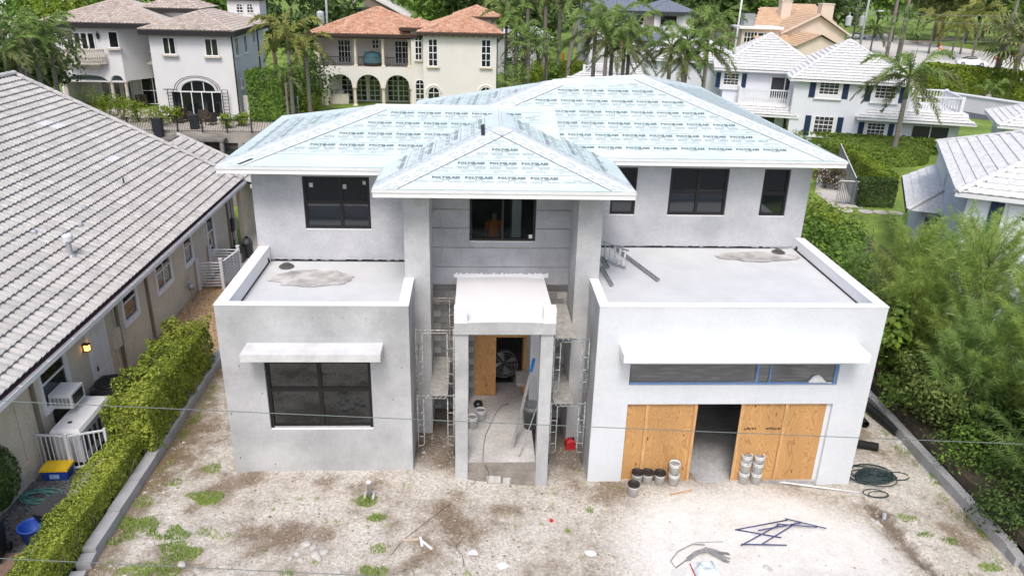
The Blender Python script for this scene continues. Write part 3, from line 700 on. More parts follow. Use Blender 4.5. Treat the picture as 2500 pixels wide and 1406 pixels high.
# ---- roof
MEMB = mat('roof_membrane', (0.55, 0.65, 0.64), 0.6, 0.04, 1.0, 0.25, 3.0, col2=(0.60, 0.675, 0.675))
MEMB_W = mat('roof_membrane_cap', (0.61, 0.66, 0.685), 0.6, 0.04, 1.0, 0.25, 4.0)
INK = mat('membrane_ink', (0.13, 0.18, 0.19), 0.8, 0.15, 5); INK2 = mat('membrane_ink_pale', (0.33, 0.40, 0.41), 0.8, 0.1, 5); INKL = mat('lap_line', (0.22, 0.36, 0.38), 0.8, 0.3, 6)
LINEK = mat('black_lap_edge', (0.03, 0.03, 0.035), 0.8)
def fascia(parent, pts, z1):
    """two-step white fascia following the eave outline (list of (x,y)), top at z1"""
    for k in range(len(pts)-1):
        a, b = V((*pts[k], 0)), V((*pts[k+1], 0)); d = (b-a).normalized(); nrm = V((d.y, -d.x, 0))
        p = lambda q, o, z: (q+nrm*o) + V((0, 0, z))
        e0, e1 = a-d*.02, b+d*.02
        MB().prism([p(e0, .02, z1-.075), p(e1, .02, z1-.075), p(b, -.05, z1-.075), p(a, -.05, z1-.075)], (0, 0, .073)).build('drip_edge', TRIM, parent)
        MB().prism([p(a, -.002, z1-.20), p(b, -.002, z1-.20), p(b, -.06, z1-.20), p(a, -.06, z1-.20)], (0, 0, .124)).build('fascia_board', WHITEP, parent)
def roof_section(name, faces, eave, z, courses=True):
    mb = MB()
    for f in faces: mb.poly(f)
    rs = mb.build(name, MEMB, H)
    fascia(rs, eave, z)
    return rs
def courses(parent, pts, exp=.74, margin=.5, texts=True, seed=1, period=.84, first_blank=(), ink=None):
    f = Face(pts); n = int(f.h/exp)+1; rnd = random.Random(seed)
    for j in range(n):
        y0, y1 = j*exp, min((j+1)*exp+.05, f.h-.002)
        if y1-y0 < .1: continue
        q = clip(clip(f.poly, 1, y0, True), 1, y1, False)
        if len(q) < 3: continue
        vs = [f.at(a, b, .012 if b < y0+.01 else .006) for a, b in q]; lo = [f.at(a, b, .001) for a, b in q]
        k = len(q)
        st = MB().add(vs+lo, [tuple(range(k))] + [(i, k+i, k+(i+1) % k, (i+1) % k) for i in range(k)]).build('membrane_sheet', MEMB, parent)
        xs = [a for a, b in q if abs(b-y0) < .02]; xa, xb = min(xs), max(xs)
        # lap line
        MB().prism([f.at(xa+margin*.8, y0+.002, .0125), f.at(xb-margin*.8, y0+.002, .0125), f.at(xb-margin*.8, y0+.02, .0125), f.at(xa+margin*.8, y0+.02, .0125)], f.n*.001).build('lap_line', INKL, st)
        if not texts: continue
        T = text_mesh('POLYGLASS', .165, .009, .82); T2 = text_mesh('MAPEI', .07, .003, 1.1); T3 = text_mesh('POLYSTICK', .075, .003, .85); T4 = text_mesh('MTS PLUS', .075, .003, .85)
        big, pal = MB(), MB(); x = xa+rnd.uniform(0, .4)
        def put(b, T, cx, cy):
            if inside(f.poly, cx-T[2]/2, cy+.03, margin) and inside(f.poly, cx+T[2]/2, cy+.03, margin): b.add([f.at(cx+v[0], cy+v[1], .0145) for v in T[0]], T[1])
        def dash(b, cx, cy, w, h):
            if inside(f.poly, cx-w/2, cy, margin) and inside(f.poly, cx+w/2, cy, margin): b.add([f.at(cx-w/2, cy-h/2, .0142), f.at(cx+w/2, cy-h/2, .0142), f.at(cx+w/2, cy+h/2, .0142), f.at(cx-w/2, cy+h/2, .0142)], [(0, 1, 2, 3)])
        while x < xb:
            if y1-y0 > exp*.8:
                if not (j in first_blank): put(big, T, x, y0+.60); put(pal, T2, x, y0+.49); dash(pal, x-.24, y0+.49, .14, .01); dash(pal, x+.24, y0+.49, .14, .01)
                for o in (-.22, .22): put(pal, T3, x+o, y0+.40); put(pal, T4, x+o, y0+.33)
                for r in range(3):
                    for s in range(6): dash(pal, x-.22+s*.085+.02*(r % 2), y0+.245-.032*r, .065, .010)
                dash(pal, x-.2, y0+.13, .15, .022); dash(pal, x+.22, y0+.13, .07, .02)
            x += period
        if big.v: stuff(big.build('lettering', ink or INK, st))
        if pal.v: stuff(pal.build('small_print', INK2, st))
    return f
def hip_cap(parent, p, q, n1, n2, w=.5, seg=2.1):
    p, q = V(p), V(q); d = (q-p); L = d.length; d.normalize(); k = max(1, round(L/seg))
    for i in range(k):
        a, b = p+d*(L*i/k), p+d*(min(L, L*(i+1)/k+.06)); lift = .016+.004*(i % 2)
        s1 = d.cross(n1).normalized(); s2 = d.cross(n2).normalized()
        if s1.dot(n2) > 0: s1 = -s1
        if s2.dot(n1) > 0: s2 = -s2
        up = (n1+n2).normalized()*lift
        a1, a2 = (a+d*w*1.05, a+d*w*1.05) if i == 0 else (a, a)
        vs = [a1+s1*w+n1*lift, b+s1*w+n1*lift, b+up*1.1, a+up*1.1, a2+s2*w+n2*lift, b+s2*w+n2*lift]
        o = MB().add(vs+[v-up*.7 for v in vs], [(0, 1, 2, 3), (3, 2, 5, 4), (0, 6, 7, 1), (4, 5, 11, 10), (0, 3, 9, 6), (3, 4, 10, 9)]).build('hip_cap', MEMB_W, parent)
        mb = MB()
        for s, nn in ((s1, n1), (s2, n2)):
            e0, e1 = a1+s*(w+.004)+nn*(lift+.002), b+s*(w+.004)+nn*(lift+.002)
            mb.prism([e0, e1, e1+s*.016, e0+s*.016], nn*.002)
        stuff(mb.build('lap_edge', LINEK, o))
        mb = MB()
        for s, nn in ((s1, n1), (s2, n2)):
            for r, off in enumerate((.12, .2, .3, .38)):
                x = .1 if i else off+.1
                while x < L/k-.25:
                    e = a+d*x+s*off+nn*(lift+.0015); ln = (.3, .1, .16, .07)[r]
                    mb.add([e, e+d*ln, e+d*ln+s*.03, e+s*.03] if True else [], [(0, 1, 2, 3)]); x += ln+(.25, .12, .2, .3)[r]
        stuff(mb.build('small_print', INK2, o))
# main (right) hip
mFL, mFR, mP, mR, mBL, mBR = (-3.0, 22.1, 7.52), (11.18, 22.1, 7.52), (5.93, 27.33, 9.28), (2.7, 26.85, 9.118), (-2.3, 32.4, 7.52), (11.18, 38.2, 7.52)
R1 = roof_section('main_roof', [[mFL, mFR, mP, mR], [mFR, mBR, mP], [mBL, mFL, mR], [mBR, mBL, mR], [mBR, mR, mP], [mFL, mBL, mBR, mFR]][:5], [(mFL[0], 22.1), (11.18, 22.1), (11.18, 38.2)], 7.52)
MB().poly([(-3, 22.16, 7.36), (-2.3, 32.4, 7.36), (11.12, 38.2, 7.36), (11.12, 22.16, 7.36)]).build('soffit', SOF, R1)
fF = courses(R1, [mFL, mFR, mP, mR], seed=2, first_blank=()); fR = courses(R1, [mFR, mBR, mP], seed=3, ink=INK2); fL = courses(R1, [mBL, mFL, mR], seed=4, ink=INK2)
hip_cap(R1, mFR, mP, fF.n, fR.n); hip_cap(R1, mFL, mR, fF.n, fL.n)
MB().tube([mR, V(mR).lerp(V(mP), .5)+V((0, 0, .01)), mP], .05, 6).build('ridge_cap', MEMB_W, R1); MB().tube([mP, V(mP).lerp(V(mBR), .5), mBR], .05, 6).build('ridge_cap', MEMB_W, R1)
# left hip
lFL, lFR, lR0, lR1, lBL, lBR = (-7.02, 20.9, 7.43), (2.6, 20.9, 7.43), (-3.1, 24.85, 8.508), (2.6, 24.85, 8.508), (-7.02, 28.8, 7.43), (2.6, 28.8, 7.43)
R2 = roof_section('left_roof', [[lFL, lFR, lR1, lR0], [lBL, lFL, lR0], [lBR, lBL, lR0, lR1], [lFR, lBR, lR1]], [(-7.02, 28.8), (-7.02, 20.9), (-1.5, 20.9)], 7.43)
MB().poly([(-6.96, 20.96, 7.275), (-6.96, 28.74, 7.275), (-1.7, 28.74, 7.275), (-1.7, 20.96, 7.275)]).build('soffit', SOF, R2)
g1 = courses(R2, [lFL, lFR, lR1, lR0], seed=5, first_blank=(0,)); g2 = courses(R2, [lBL, lFL, lR0], seed=6, ink=INK2)
hip_cap(R2, lFL, lR0, g1.n, g2.n); MB().tube([lR0, lR1], .05, 6).build('ridge_cap', MEMB_W, R2)
# centre hip over the tower
cFL, cFR, cA, cB = (-2.5, 18.6, 7.45), (4.11, 18.6, 7.45), (.8, 21.9, 8.44), (.8, 25.6, 8.44); cBL, cBR = (-2.5, 25.6, 7.45), (4.11, 25.6, 7.45)
R3 = roof_section('centre_roof', [[cFL, cFR, cA], [cFR, cBR, cB, cA], [cBL, cFL, cA, cB]], [(-2.5, 22.0), (-2.5, 18.6), (4.11, 18.6), (4.11, 23.0)], 7.45)
MB().poly([(-2.44, 18.66, 7.285), (-2.44, 23.0, 7.285), (4.05, 23.0, 7.285), (4.05, 18.66, 7.285)]).build('soffit', SOF, R3)
h1 = courses(R3, [cFL, cFR, cA], seed=7, margin=.42); h2 = courses(R3, [cFR, cBR, cB, cA], seed=8, ink=INK2); h3 = courses(R3, [cBL, cFL, cA, cB], seed=9, ink=INK2)
hip_cap(R3, cFL, cA, h1.n, h3.n, .42); hip_cap(R3, cFR, cA, h1.n, h2.n, .42); MB().tube([cA, cB], .05, 6).build('ridge_cap', MEMB_W, R3)
p0 = h3.at(3.3, 2.55, .03); MB().prism([h3.at(2.75, 2.85, .034), h3.at(4.3, 2.85, .034), h3.at(4.3, 2.96, .034), h3.at(2.75, 2.96, .034)], h3.n*.004).build('tar_strip', BLACKT, R3)
MB().prism([g1.at(.55, .1, .02), g1.at(.65, .1, .02), g1.at(.95, .42, .02), g1.at(.85, .42, .02)], g1.n*.003).build('tar_strip', BLACKT, R2)
# ------------------------------------------------------------------ foliage builders
def leaf_cloud(mb, n, size, fn, rnd, flat=0.5, aspect=0.5):
    """n leaf blades; fn() -> (point, outward normal)"""
    for _ in range(n):
        p, nr = fn()
        nr = (V(nr) + V((rnd.gauss(0, 1), rnd.gauss(0, 1), rnd.gauss(0, 1)+.5))*flat).normalized()
        t = nr.orthogonal().normalized(); t = (Matrix.Rotation(rnd.uniform(0, 6.283), 3, nr) @ t); b = nr.cross(t)
        s = size*rnd.uniform(.6, 1.3); w = s*aspect
        p = V(p); k = nr*(s*.12)
        mb.add([p-t*s*.5, p+b*w*.5+k, p+t*s*.5, p-b*w*.5+k], [(0, 1, 2, 3)])
    return mb
def clumped(rnd, c, r, nclump, spread, shell=.55):
    cs = []
    for _ in range(nclump):
        while True:
            d = V((rnd.uniform(-1, 1), rnd.uniform(-1, 1), rnd.uniform(-1, 1)))
            if .05 < d.length < 1: break
        d.normalize(); k = rnd.uniform(shell, 1.0)
        cs.append((V((d.x*r[0]*k, d.y*r[1]*k, d.z*r[2]*k))+V(c), d))
    def fn():
        q, d = rnd.choice(cs); o = V((rnd.gauss(0, 1), rnd.gauss(0, 1), rnd.gauss(0, 1)*.8))*spread
        return q+o, (d*.6+o.normalized()*.8)
    return fn
def bushy(name, label, cat, base, r, h, nleaf, size, m, seed, group=None, nclump=None, lumps=1, low=.35, spread=.22, aspect=.5):
    rnd = random.Random(seed); t = thing(name, label, cat, base, 0, group)
    mb = MB()
    stems = MB()
    for k in range(5):
        a = rnd.uniform(0, 6.28); q = V((math.cos(a)*r*.5, math.sin(a)*r*.5, h*.65))
        stems.tube([(0, 0, -.05), q*.5+V((rnd.uniform(-.1, .1), rnd.uniform(-.1, .1), 0)), q], .03+.01*h, 5, r_end=.01)
    stems.build('stem', mat('bark', (0.16, 0.12, 0.085), 0.9, 0.3, 6), t, local=True)
    for k in range(lumps):
        if lumps > 1:
            a = 6.28*k/lumps+rnd.uniform(-.3, .3); c = (math.cos(a)*r*.45, math.sin(a)*r*.45, h*rnd.uniform(.45, .66)); rr = (r*.62, r*.62, h*rnd.uniform(.36, .48))
        else: c = (0, 0, h*.55); rr = (r, r, h*.5)
        leaf_cloud(mb, nleaf//lumps, size, clumped(rnd, c, rr, (nclump or 60)//lumps, spread*r, low), rnd, .45, aspect)
    mb.build('foliage', m, t, local=True)
    return t
HEDGE = leafmat('hedge_leaf', (0.10, 0.16, 0.018), (0.36, 0.43, 0.055), .3, hue_patch=(0.40, 0.42, 0.08))
BOXH = leafmat('boxwood_leaf', (0.15, 0.21, 0.025), (0.44, 0.50, 0.08), .3)
GREEN = leafmat('green_leaf', (0.07, 0.15, 0.025), (0.24, 0.39, 0.065), .35)
DKGREEN = leafmat('dark_leaf', (0.03, 0.065, 0.015), (0.12, 0.19, 0.045), .3)
YGREEN = leafmat('yellow_green_leaf', (0.11, 0.18, 0.018), (0.33, 0.42, 0.05), .35)
CLIP = leafmat('clipped_leaf', (0.10, 0.16, 0.022), (0.25, 0.35, 0.06), .3)
BARK = mat('bark', (0.16, 0.12, 0.085), 0.9, 0.3, 6)
def hedge(name, label, x0, x1, y0, y1, z0, h, m, n, size, seed, group=None, rot=0.0, wob=.12, rnd_top=0.0):
    """clipped hedge: leaves over a lumpy box shell, inner twigs, one thing"""
    rnd = random.Random(seed); cx, cy = (x0+x1)/2, (y0+y1)/2; t = thing(name, label, 'hedge', (cx, cy, z0), rot, group)
    hx, hy = (x1-x0)/2, (y1-y0)/2
    def lump(p): return 1+wob*noise2(p.x*1.7+seed, p.y*1.7+p.z*1.3, seed)+wob*.6*noise2(p.x*4+seed, p.y*4+p.z*3, seed+3)
    A = [4*hx*hy, 2*hx*h, 2*hx*h, 2*hy*h, 2*hy*h]; tot = sum(A)
    def fn():
        k = rnd.uniform(0, tot); i = 0
        while k > A[i]: k -= A[i]; i += 1
        a, b = rnd.uniform(-1, 1), rnd.uniform(-1, 1)
        if i == 0: p = V((a*hx, b*hy, h)); nr = V((0, 0, 1))
        elif i in (1, 2): s = -1 if i == 1 else 1; p = V((a*hx, s*hy, (b+1)/2*h)); nr = V((0, s, 0))
        else: s = -1 if i == 3 else 1; p = V((s*hx, a*hy, (b+1)/2*h)); nr = V((s, 0, 0))
        # rounded top edges
        e = min(hx, hy, h)*.3
        if i == 0:
            ex = max(0, abs(p.x)-(hx-e))/e; ey = max(0, abs(p.y)-(hy-e))/e; p.z -= e*.5*(ex*ex+ey*ey)*.6
        w = lump(p); p = V((p.x*w, p.y*(1+(w-1)*.3), p.z*(1+(w-1)*.8))); p -= nr*abs(rnd.gauss(0, .06))
        p.z = max(p.z, .03)
        return p, nr
    mb = MB(); leaf_cloud(mb, n, size, fn, rnd, .5)
    mb.build('foliage', m, t, local=True)
    core = MB(); k = int(hx*hy*40)+30
    for _ in range(min(k, 400)):
        a = V((rnd.uniform(-hx*.8, hx*.8), rnd.uniform(-hy*.95, hy*.95), 0)); b = a+V((rnd.uniform(-.25, .25), rnd.uniform(-.25, .25), h*rnd.uniform(.6, .9))); core.bar(a, b, .02)
    core.build('twig', BARK, t, local=True)
    c2 = MB(); c2.box(-hx*.62, hx*.62, -hy*.9, hy*.9, .15, h*.74); c2.build('inner_growth', m, t, local=True)
    return t
def palm_frond(L, leaf_l, n, droop, curl, seed, width=.05):
    """pinnate frond from the origin along +Y, arching"""
    rnd = random.Random(seed); mb = MB(); pts = []
    for i in range(9):
        s = i/8; pts.append(V((0, L*(s-.12*s*s*droop), L*(curl*s-droop*.62*s*s))))
    mb.tube(pts, .035, 4, r_end=.008)
    for i in range(n):
        s = .1+.9*i/n; k = s*8; a = int(min(k, 7)); p = pts[a].lerp(pts[a+1], k-a); d = (pts[a+1]-pts[a]).normalized()
        for sd in (-1, 1):
            ln = leaf_l*(math.sin(math.pi*min(1, .15+s*.85))**.6)*rnd.uniform(.8, 1.15)+.05
            dirv = (V((sd, 0, 0))*rnd.uniform(.3, .9)+d*rnd.uniform(.65, 1.1)+V((0, 0, rnd.uniform(-.8, .7)))).normalized()
            e = p+dirv*ln+V((0, 0, -.22*ln)); w = d*width
            mid = p+dirv*ln*.55+V((0, 0, -.02))
            mb.add([p-w*.3, p+w*.3, mid+w*.55, mid-w*.55, e], [(0, 1, 2, 3), (3, 2, 4)])
    return mb
PALM_G = leafmat('palm_leaf', (0.08, 0.15, 0.03), (0.27, 0.38, 0.10), .3, scale=.6)
PALM_Y = leafmat('palm_leaf_yellow', (0.13, 0.15, 0.03), (0.36, 0.37, 0.10), .3, scale=.6)
PALM_D = leafmat('palm_leaf_dull', (0.08, 0.11, 0.035), (0.27, 0.28, 0.11), .3, scale=.6)
TRUNK = mat('palm_trunk', (0.22, 0.195, 0.17), 0.9, 0.25, 3, 0.4, 12, stretch=(1, 1, 6))
SHAFT = mat('palm_crownshaft', (0.16, 0.19, 0.08), 0.6, 0.2, 3)
FR = {}
for nm, mt in (('g', PALM_G), ('y', PALM_Y), ('d', PALM_D)):
    FR[nm] = [palm_frond(2.7, .40, 84, dr*.95, cu*1.08, sd, .05).mesh('frond', mt) for sd, (dr, cu) in enumerate(((1.7, 1.15), (1.5, .75), (1.35, .35), (1.1, -.05)))]
    FR[nm+'s'] = [palm_frond(2.7, .42, 46, dr*.95, cu*1.08, sd+9, .085).mesh('frond', mt) for sd, (dr, cu) in enumerate(((1.7, 1.15), (1.5, .75), (1.35, .35), (1.1, -.05)))]
def palm(label, base, h, scale=1.0, n=12, kind='g', seed=1, lean=(0, 0), r=.16, group='palms beyond the new house', shaft=True, name='palm_tree', simple=True, low=1.0):
    rnd = random.Random(seed); t = thing(name, label, 'palm tree', base, 0, group)
    top = V((lean[0], lean[1], h)); sh = 1.0*scale if shaft else .3
    pts = [V((lean[0]*s*s, lean[1]*s*s, -.1+(h+.1-sh)*s)) for s in (0, .25, .5, .75, 1)]
    mb = MB(); mb.tube(pts, r*1.15, 8, r_end=r*.85); mb.build('trunk', TRUNK, t, smooth=True, local=True)
    mb = MB(); mb.tube([pts[-1], (pts[-1]+top)/2, top], r*1.05, 8, r_end=r*.45); mb.build('crownshaft', SHAFT, t, smooth=True, local=True)
    for i in range(n):
        a = 2.4*i+rnd.uniform(-.25, .25); lev = (i/n)
        k = min(3, int(lev*4*low)); kk = 'g' if (kind == 'd' and lev < .45) else ('d' if kind == 'g' and lev > .72 else kind); o = link('frond', FR[kk+('s' if simple else '')][k], t, True)
        o.location = top+V((0, 0, -.05-.15*lev)); s = scale*rnd.uniform(.85, 1.1)
        o.rotation_euler = (rnd.uniform(-.12, .12), rnd.uniform(-.2, .2), a); o.scale = (s, s, s)
    # spear leaf
    MB().tube([top-V((0, 0, .1)), top+V((.1*scale, .05, 1.3*scale))], .035*scale, 5, r_end=.008).build('spear_leaf', SHAFT, t, local=True)
    return t
def fan_palm(label, base, h, scale=1.0, seed=1, group='palms beyond the new house', m=None):
    """fan palm: stiff round leaves on stalks"""
    rnd = random.Random(seed); t = thing('fan_palm', label, 'palm tree', base, 0, group)
    MB().tube([(0, 0, -.1), (.05, 0, h*.5), (0, 0, h)], .17*scale, 8, r_end=.13*scale).build('trunk', TRUNK, t, smooth=True, local=True)
    for i in range(22):
        a = 2.4*i; el = 1.25-2.0*(i/22)+rnd.uniform(-.15, .15); d = V((math.cos(a)*math.cos(el), math.sin(a)*math.cos(el), math.sin(el)))
        p = V((0, 0, h)); q = p+d*.9*scale+V((0, 0, -.1)); mb = MB(); mb.tube([p, q], .02, 4)
        s = d.cross(V((0, 0, 1))).normalized(); 
        for k in range(13):
            th = (k/12-.5)*3.6; e = (d*math.cos(th)+s*math.sin(th)).normalized(); tip = q+e*(.95*scale)*rnd.uniform(.85, 1.1)+V((0, 0, -.25*scale)); mid = q+e*.5*scale; wv = e.cross(V((0, 0, 1))).normalized()*.055*scale
            mb.add([q, mid+wv, tip, mid-wv], [(0, 1, 2, 3)])
        mb.build('frond', m or PALM_G, t, local=True)
    return t
def tree(label, base, h, r, m, seed, group='trees along the far street', nleaf=1500, size=.55, trunk_r=.25, name='leafy_tree', th=.35, lumps=7):
    rnd = random.Random(seed); t = thing(name, label, 'tree', base, 0, group)
    tk = MB(); tk.tube([(0, 0, -.1), (rnd.uniform(-.2, .2), rnd.uniform(-.2, .2), h*th*.6), (rnd.uniform(-.3, .3), 0, h*th)], trunk_r, 7, r_end=trunk_r*.7)
    cr = MB()
    for k in range(lumps):
        a = 6.283*k/lumps+rnd.uniform(-.4, .4); rr = r*rnd.uniform(.3, .62); c = V((math.cos(a)*rr, math.sin(a)*rr, h*rnd.uniform(th+.12, .84)))
        if k == 0: c = V((0, 0, h*.8))
        tk.tube([(0, 0, h*th*.8), c*.6+V((0, 0, h*th*.3)), c], trunk_r*.45, 5, r_end=.04)
        q = r*rnd.uniform(.42, .62)
        leaf_cloud(cr, nleaf//lumps, size, clumped(rnd, c, (q, q, q*.8), 22, q*.2, .5), rnd, .5, .6)
    tk.build('trunk', BARK, t, smooth=True, local=True); cr.build('crown', m, t, local=True)
    return t
# ------------------------------------------------------------------ left neighbour
NB = thing('tile_roof_house', 'low beige stucco house with grey weathered tile roof beside the hedge', 'house', (-12.0, 25.0, 0))
NBW = mat('beige_stucco', (0.60, 0.535, 0.43), 0.9, 0.07, 1.2, 0.35, 55, fine=0.1)
NX = -11.40; GY1 = 36.4
MB().box(NX-.2, NX, 5.0, GY1-.6, -.1, 3.2).box(NX-18, NX-.2, GY1-.8, GY1-.6, -.1, 3.2).build('wall', NBW, NB)
MB().box(NX, NX+.04, 17.0, 17.32, 0, 3.0).box(NX, NX+.04, 5, 17.0, .35, .62).build('wall_band', NBW, NB)
EX, EZ = -11.02, 3.02; RX, RZ = -20.6, 7.72
ridge_z = RZ
MB().add([(EX, 4.0, EZ), (EX, GY1, EZ), (RX, GY1, RZ), (RX, 4.0, RZ), (RX-9.6, 4.0, EZ), (RX-9.6, GY1, EZ)], [(0, 1, 2, 3), (3, 2, 5, 4), (1, 5, 2)]).build('roof_deck', mat('roof_felt', (0.05, 0.05, 0.055), 0.9), NB)
TILEM = islandmat('weathered_tile', [(0.43, 0.415, 0.395), (0.48, 0.465, 0.44), (0.51, 0.495, 0.47), (0.46, 0.445, 0.42), (0.40, 0.39, 0.375), (0.53, 0.515, 0.49)], .85)
NF = Face([(EX, 4.0, EZ+.03), (EX, GY1, EZ+.03), (RX, GY1, RZ+.03), (RX, 4.0, RZ+.03)])
tw, th = .27, .375
tile = tile_mesh(tw, th*1.08, .06, .078, 5, .03)
fr = []
for j in range(int(NF.h/th)):
    for i in range(int((GY1-4.0)/tw)):
        M = NF.M((i+.5)*tw, j*th, .01); p = M.translation
        # keep those that can be in view
        d = p-CAM; zc = d.dot(_f)
        if zc < 1: continue
        u = W_/2+FPX*d.dot(C_R)/zc; v = H_/2+FPX*d.dot(C_D)/zc
        if -150 < u < 800 and 100 < v < 1200: fr.append((zc, M))
fr.sort(key=lambda q: q[0])
tm = tile.mesh('roof_tile', TILEM)
for k, (zc, M) in enumerate(fr[:300]):
    o = link('roof_tile', tm, NB); o.matrix_basis = M @ Matrix.Rotation(random.uniform(-.006, .006), 4, 'Z')
rest = [M for z, M in fr[300:]]
stuff(tiles_joined(rest, tile).build('roof_tile_field', TILEM, NB))
# a few replaced pale tiles lie across two courses
PALE = mat('pale_tile', (0.58, 0.58, 0.59), 0.8, 0.05, 3)
for (u, v, ln) in ((110, 305, 1.1), (140, 314, .7), (285, 407, .8)):
    best = min(rest+[M for z, M in fr[:300]], key=lambda M: (lambda d: (W_/2+FPX*d.dot(C_R)/d.dot(_f)-u)**2+(H_/2+FPX*d.dot(C_D)/d.dot(_f)-v)**2)(M.translation-CAM))
    for k in range(3):
        tiles_joined([best @ Matrix.Translation((tw*k, 0, .012))], tile).build('replaced_tile', PALE, NB)
# rake, ridge and gutter
mb = ridge_caps(MB(), (EX, GY1, EZ+.05), (RX, GY1, RZ+.05), .13, .42); mb.build('rake_cap', TILEM, NB)
mb = ridge_caps(MB(), (RX, GY1, RZ+.05), (RX, 20.0, RZ+.05), .16, .42); mb.build('ridge_cap', TILEM, NB)
MB().box(EX+.005, EX+.05, 4.0, GY1, EZ-.14, EZ+.0).build('fascia_board', mat('maroon_fascia', (0.09, 0.03, 0.035), 0.6, 0.2, 3), NB)
GUT = mat('white_gutter', (0.72, 0.72, 0.73), 0.5, 0.06, 2)
mb = MB().box(EX+.05, EX+.17, 4, GY1, EZ-.16, EZ-.13).box(EX+.155, EX+.17, 4, GY1, EZ-.13, EZ-.02).box(EX+.05, EX+.06, 4, GY1, EZ-.13, EZ-.03)
mb.build('gutter', GUT, NB)
for k in range(24):
    y = 5+k*1.3; MB().box(EX+.06, EX+.155, y, y+.03, EZ-.04, EZ-.025).build('gutter_strap', GUT, NB)
MB().box(NX, EX+.05, 4, GY1-.6, EZ-.16, EZ-.145).build('soffit', NBW, NB)
DSP = mat('brown_downspout', (0.19, 0.165, 0.135), 0.6, 0.1, 3)
for y in (17.75, 22.75, 25.2, 34.6):
    MB().box(NX+.003, NX+.085, y, y+.1, .1, EZ-.2).box(NX+.003, EX+.06, y+.02, y+.09, EZ-.28, EZ-.19).build('downspout', DSP, NB)
def nbwin(y0, y1, z0, z1, cols=1, door=False):
    """window in the side wall facing +x; local x runs along world -y"""
    cols_m = GUT
    mb = MB(); f = .11
    mb.box(NX, NX+.06, y0-f, y0, z0-f*1.8, z1+f).box(NX, NX+.06, y1, y1+f*1.6, z0-f*1.8, z1+f).box(NX, NX+.062, y0, y1, z1, z1+f).box(NX, NX+.075, y0, y1, z0-f*1.8, z0)
    zm = (z0+z1)/2
    mb.box(NX, NX+.035, y0, y1, zm-.03, zm+.03)
    for k in range(1, cols): yy = y0+(y1-y0)*k/cols; mb.box(NX, NX+.037, yy-.025, yy+.025, z0, z1)
    w = mb.build('window', cols_m, NB)
    MB().box(NX+.002, NX+.012, y0+.003, y1-.003, z0+.003, zm-.032).build('pane', GLASS, w); MB().box(NX+.002, NX+.018, y0+.003, y1-.003, zm+.032, z1-.003).build('pane', GLASS, w)
nbwin(18.25, 19.45, 1.45, 2.72); nbwin(23.35, 24.3, 1.62, 2.78); nbwin(26.15, 27.45, 1.55, 2.74, 2); nbwin(28.98, 29.75, 1.52, 2.72); nbwin(31.78, 32.5, .95, 2.72)
# side door with lamp
d = MB().box(NX, NX+.05, 20.85, 22.0, 0.1, 2.75).build('door_frame', GUT, NB)
dr = MB().box(NX+.02, NX+.065, 20.98, 21.87, .12, 2.62).build('door', mat('white_door', (0.66, 0.66, 0.67), 0.5, 0.04, 2), NB)
for (a, b) in ((21.08, 21.4), (21.46, 21.78)):
    for (c, e) in ((.3, .95), (1.08, 1.85), (1.98, 2.5)): MB().box(NX+.066, NX+.078, a, b, c, e).build('panel', MATS['white_door'], dr)
MB().box(NX+.066, NX+.1, 21.02, 21.06, 1.05, 1.2).build('handle', BLACKP, dr)
L_ = thing('wall_lamp', 'small black wall lantern glowing amber beside the white side door', 'lamp', (NX+.08, 20.62, 1.95))
MB().box(NX, NX+.02, 20.56, 20.68, 1.95, 2.17).box(NX+.02, NX+.20, 20.54, 20.70, 2.15, 2.17).box(NX+.19, NX+.2, 20.545, 20.555, 1.95, 2.15).box(NX+.19, NX+.2, 20.685, 20.695, 1.95, 2.15).box(NX+.02, NX+.2, 20.54, 20.70, 1.94, 1.955).build('lantern_frame', BLACKP, L_)
MB().box(NX+.05, NX+.18, 20.57, 20.67, 1.96, 2.12).build('lamp_glass', emit('amber_glow', (1.0, 0.5, 0.12), 2.5), L_)
# second, lower hip of the same house seen past its corner
f2 = Face([(-10.75, 36.55, 2.78), (-10.75, 38.6, 2.78), (-14.6, 38.6, 4.66), (-14.6, 36.55, 4.66)])
MB().poly([f2.at(*q, -.02) for q in f2.poly]).build('roof_deck', MATS['roof_felt'], NB)
stuff(tiles_joined(lay_tiles(f2, tw, th, tile), tile).build('roof_tile_field', TILEM, NB))
mb = ridge_caps(MB(), (-10.75, 38.6, 2.83), (-14.6, 38.6, 4.7), .13, .42); mb.build('rake_cap', TILEM, NB)
MB().box(-10.73, -10.6, 36.5, 38.6, 2.6, 2.75).build('gutter', GUT, NB)
MB().box(-11.3, -11.1, 36.0, 38.3, 0, 2.7).build('wall', NBW, NB)
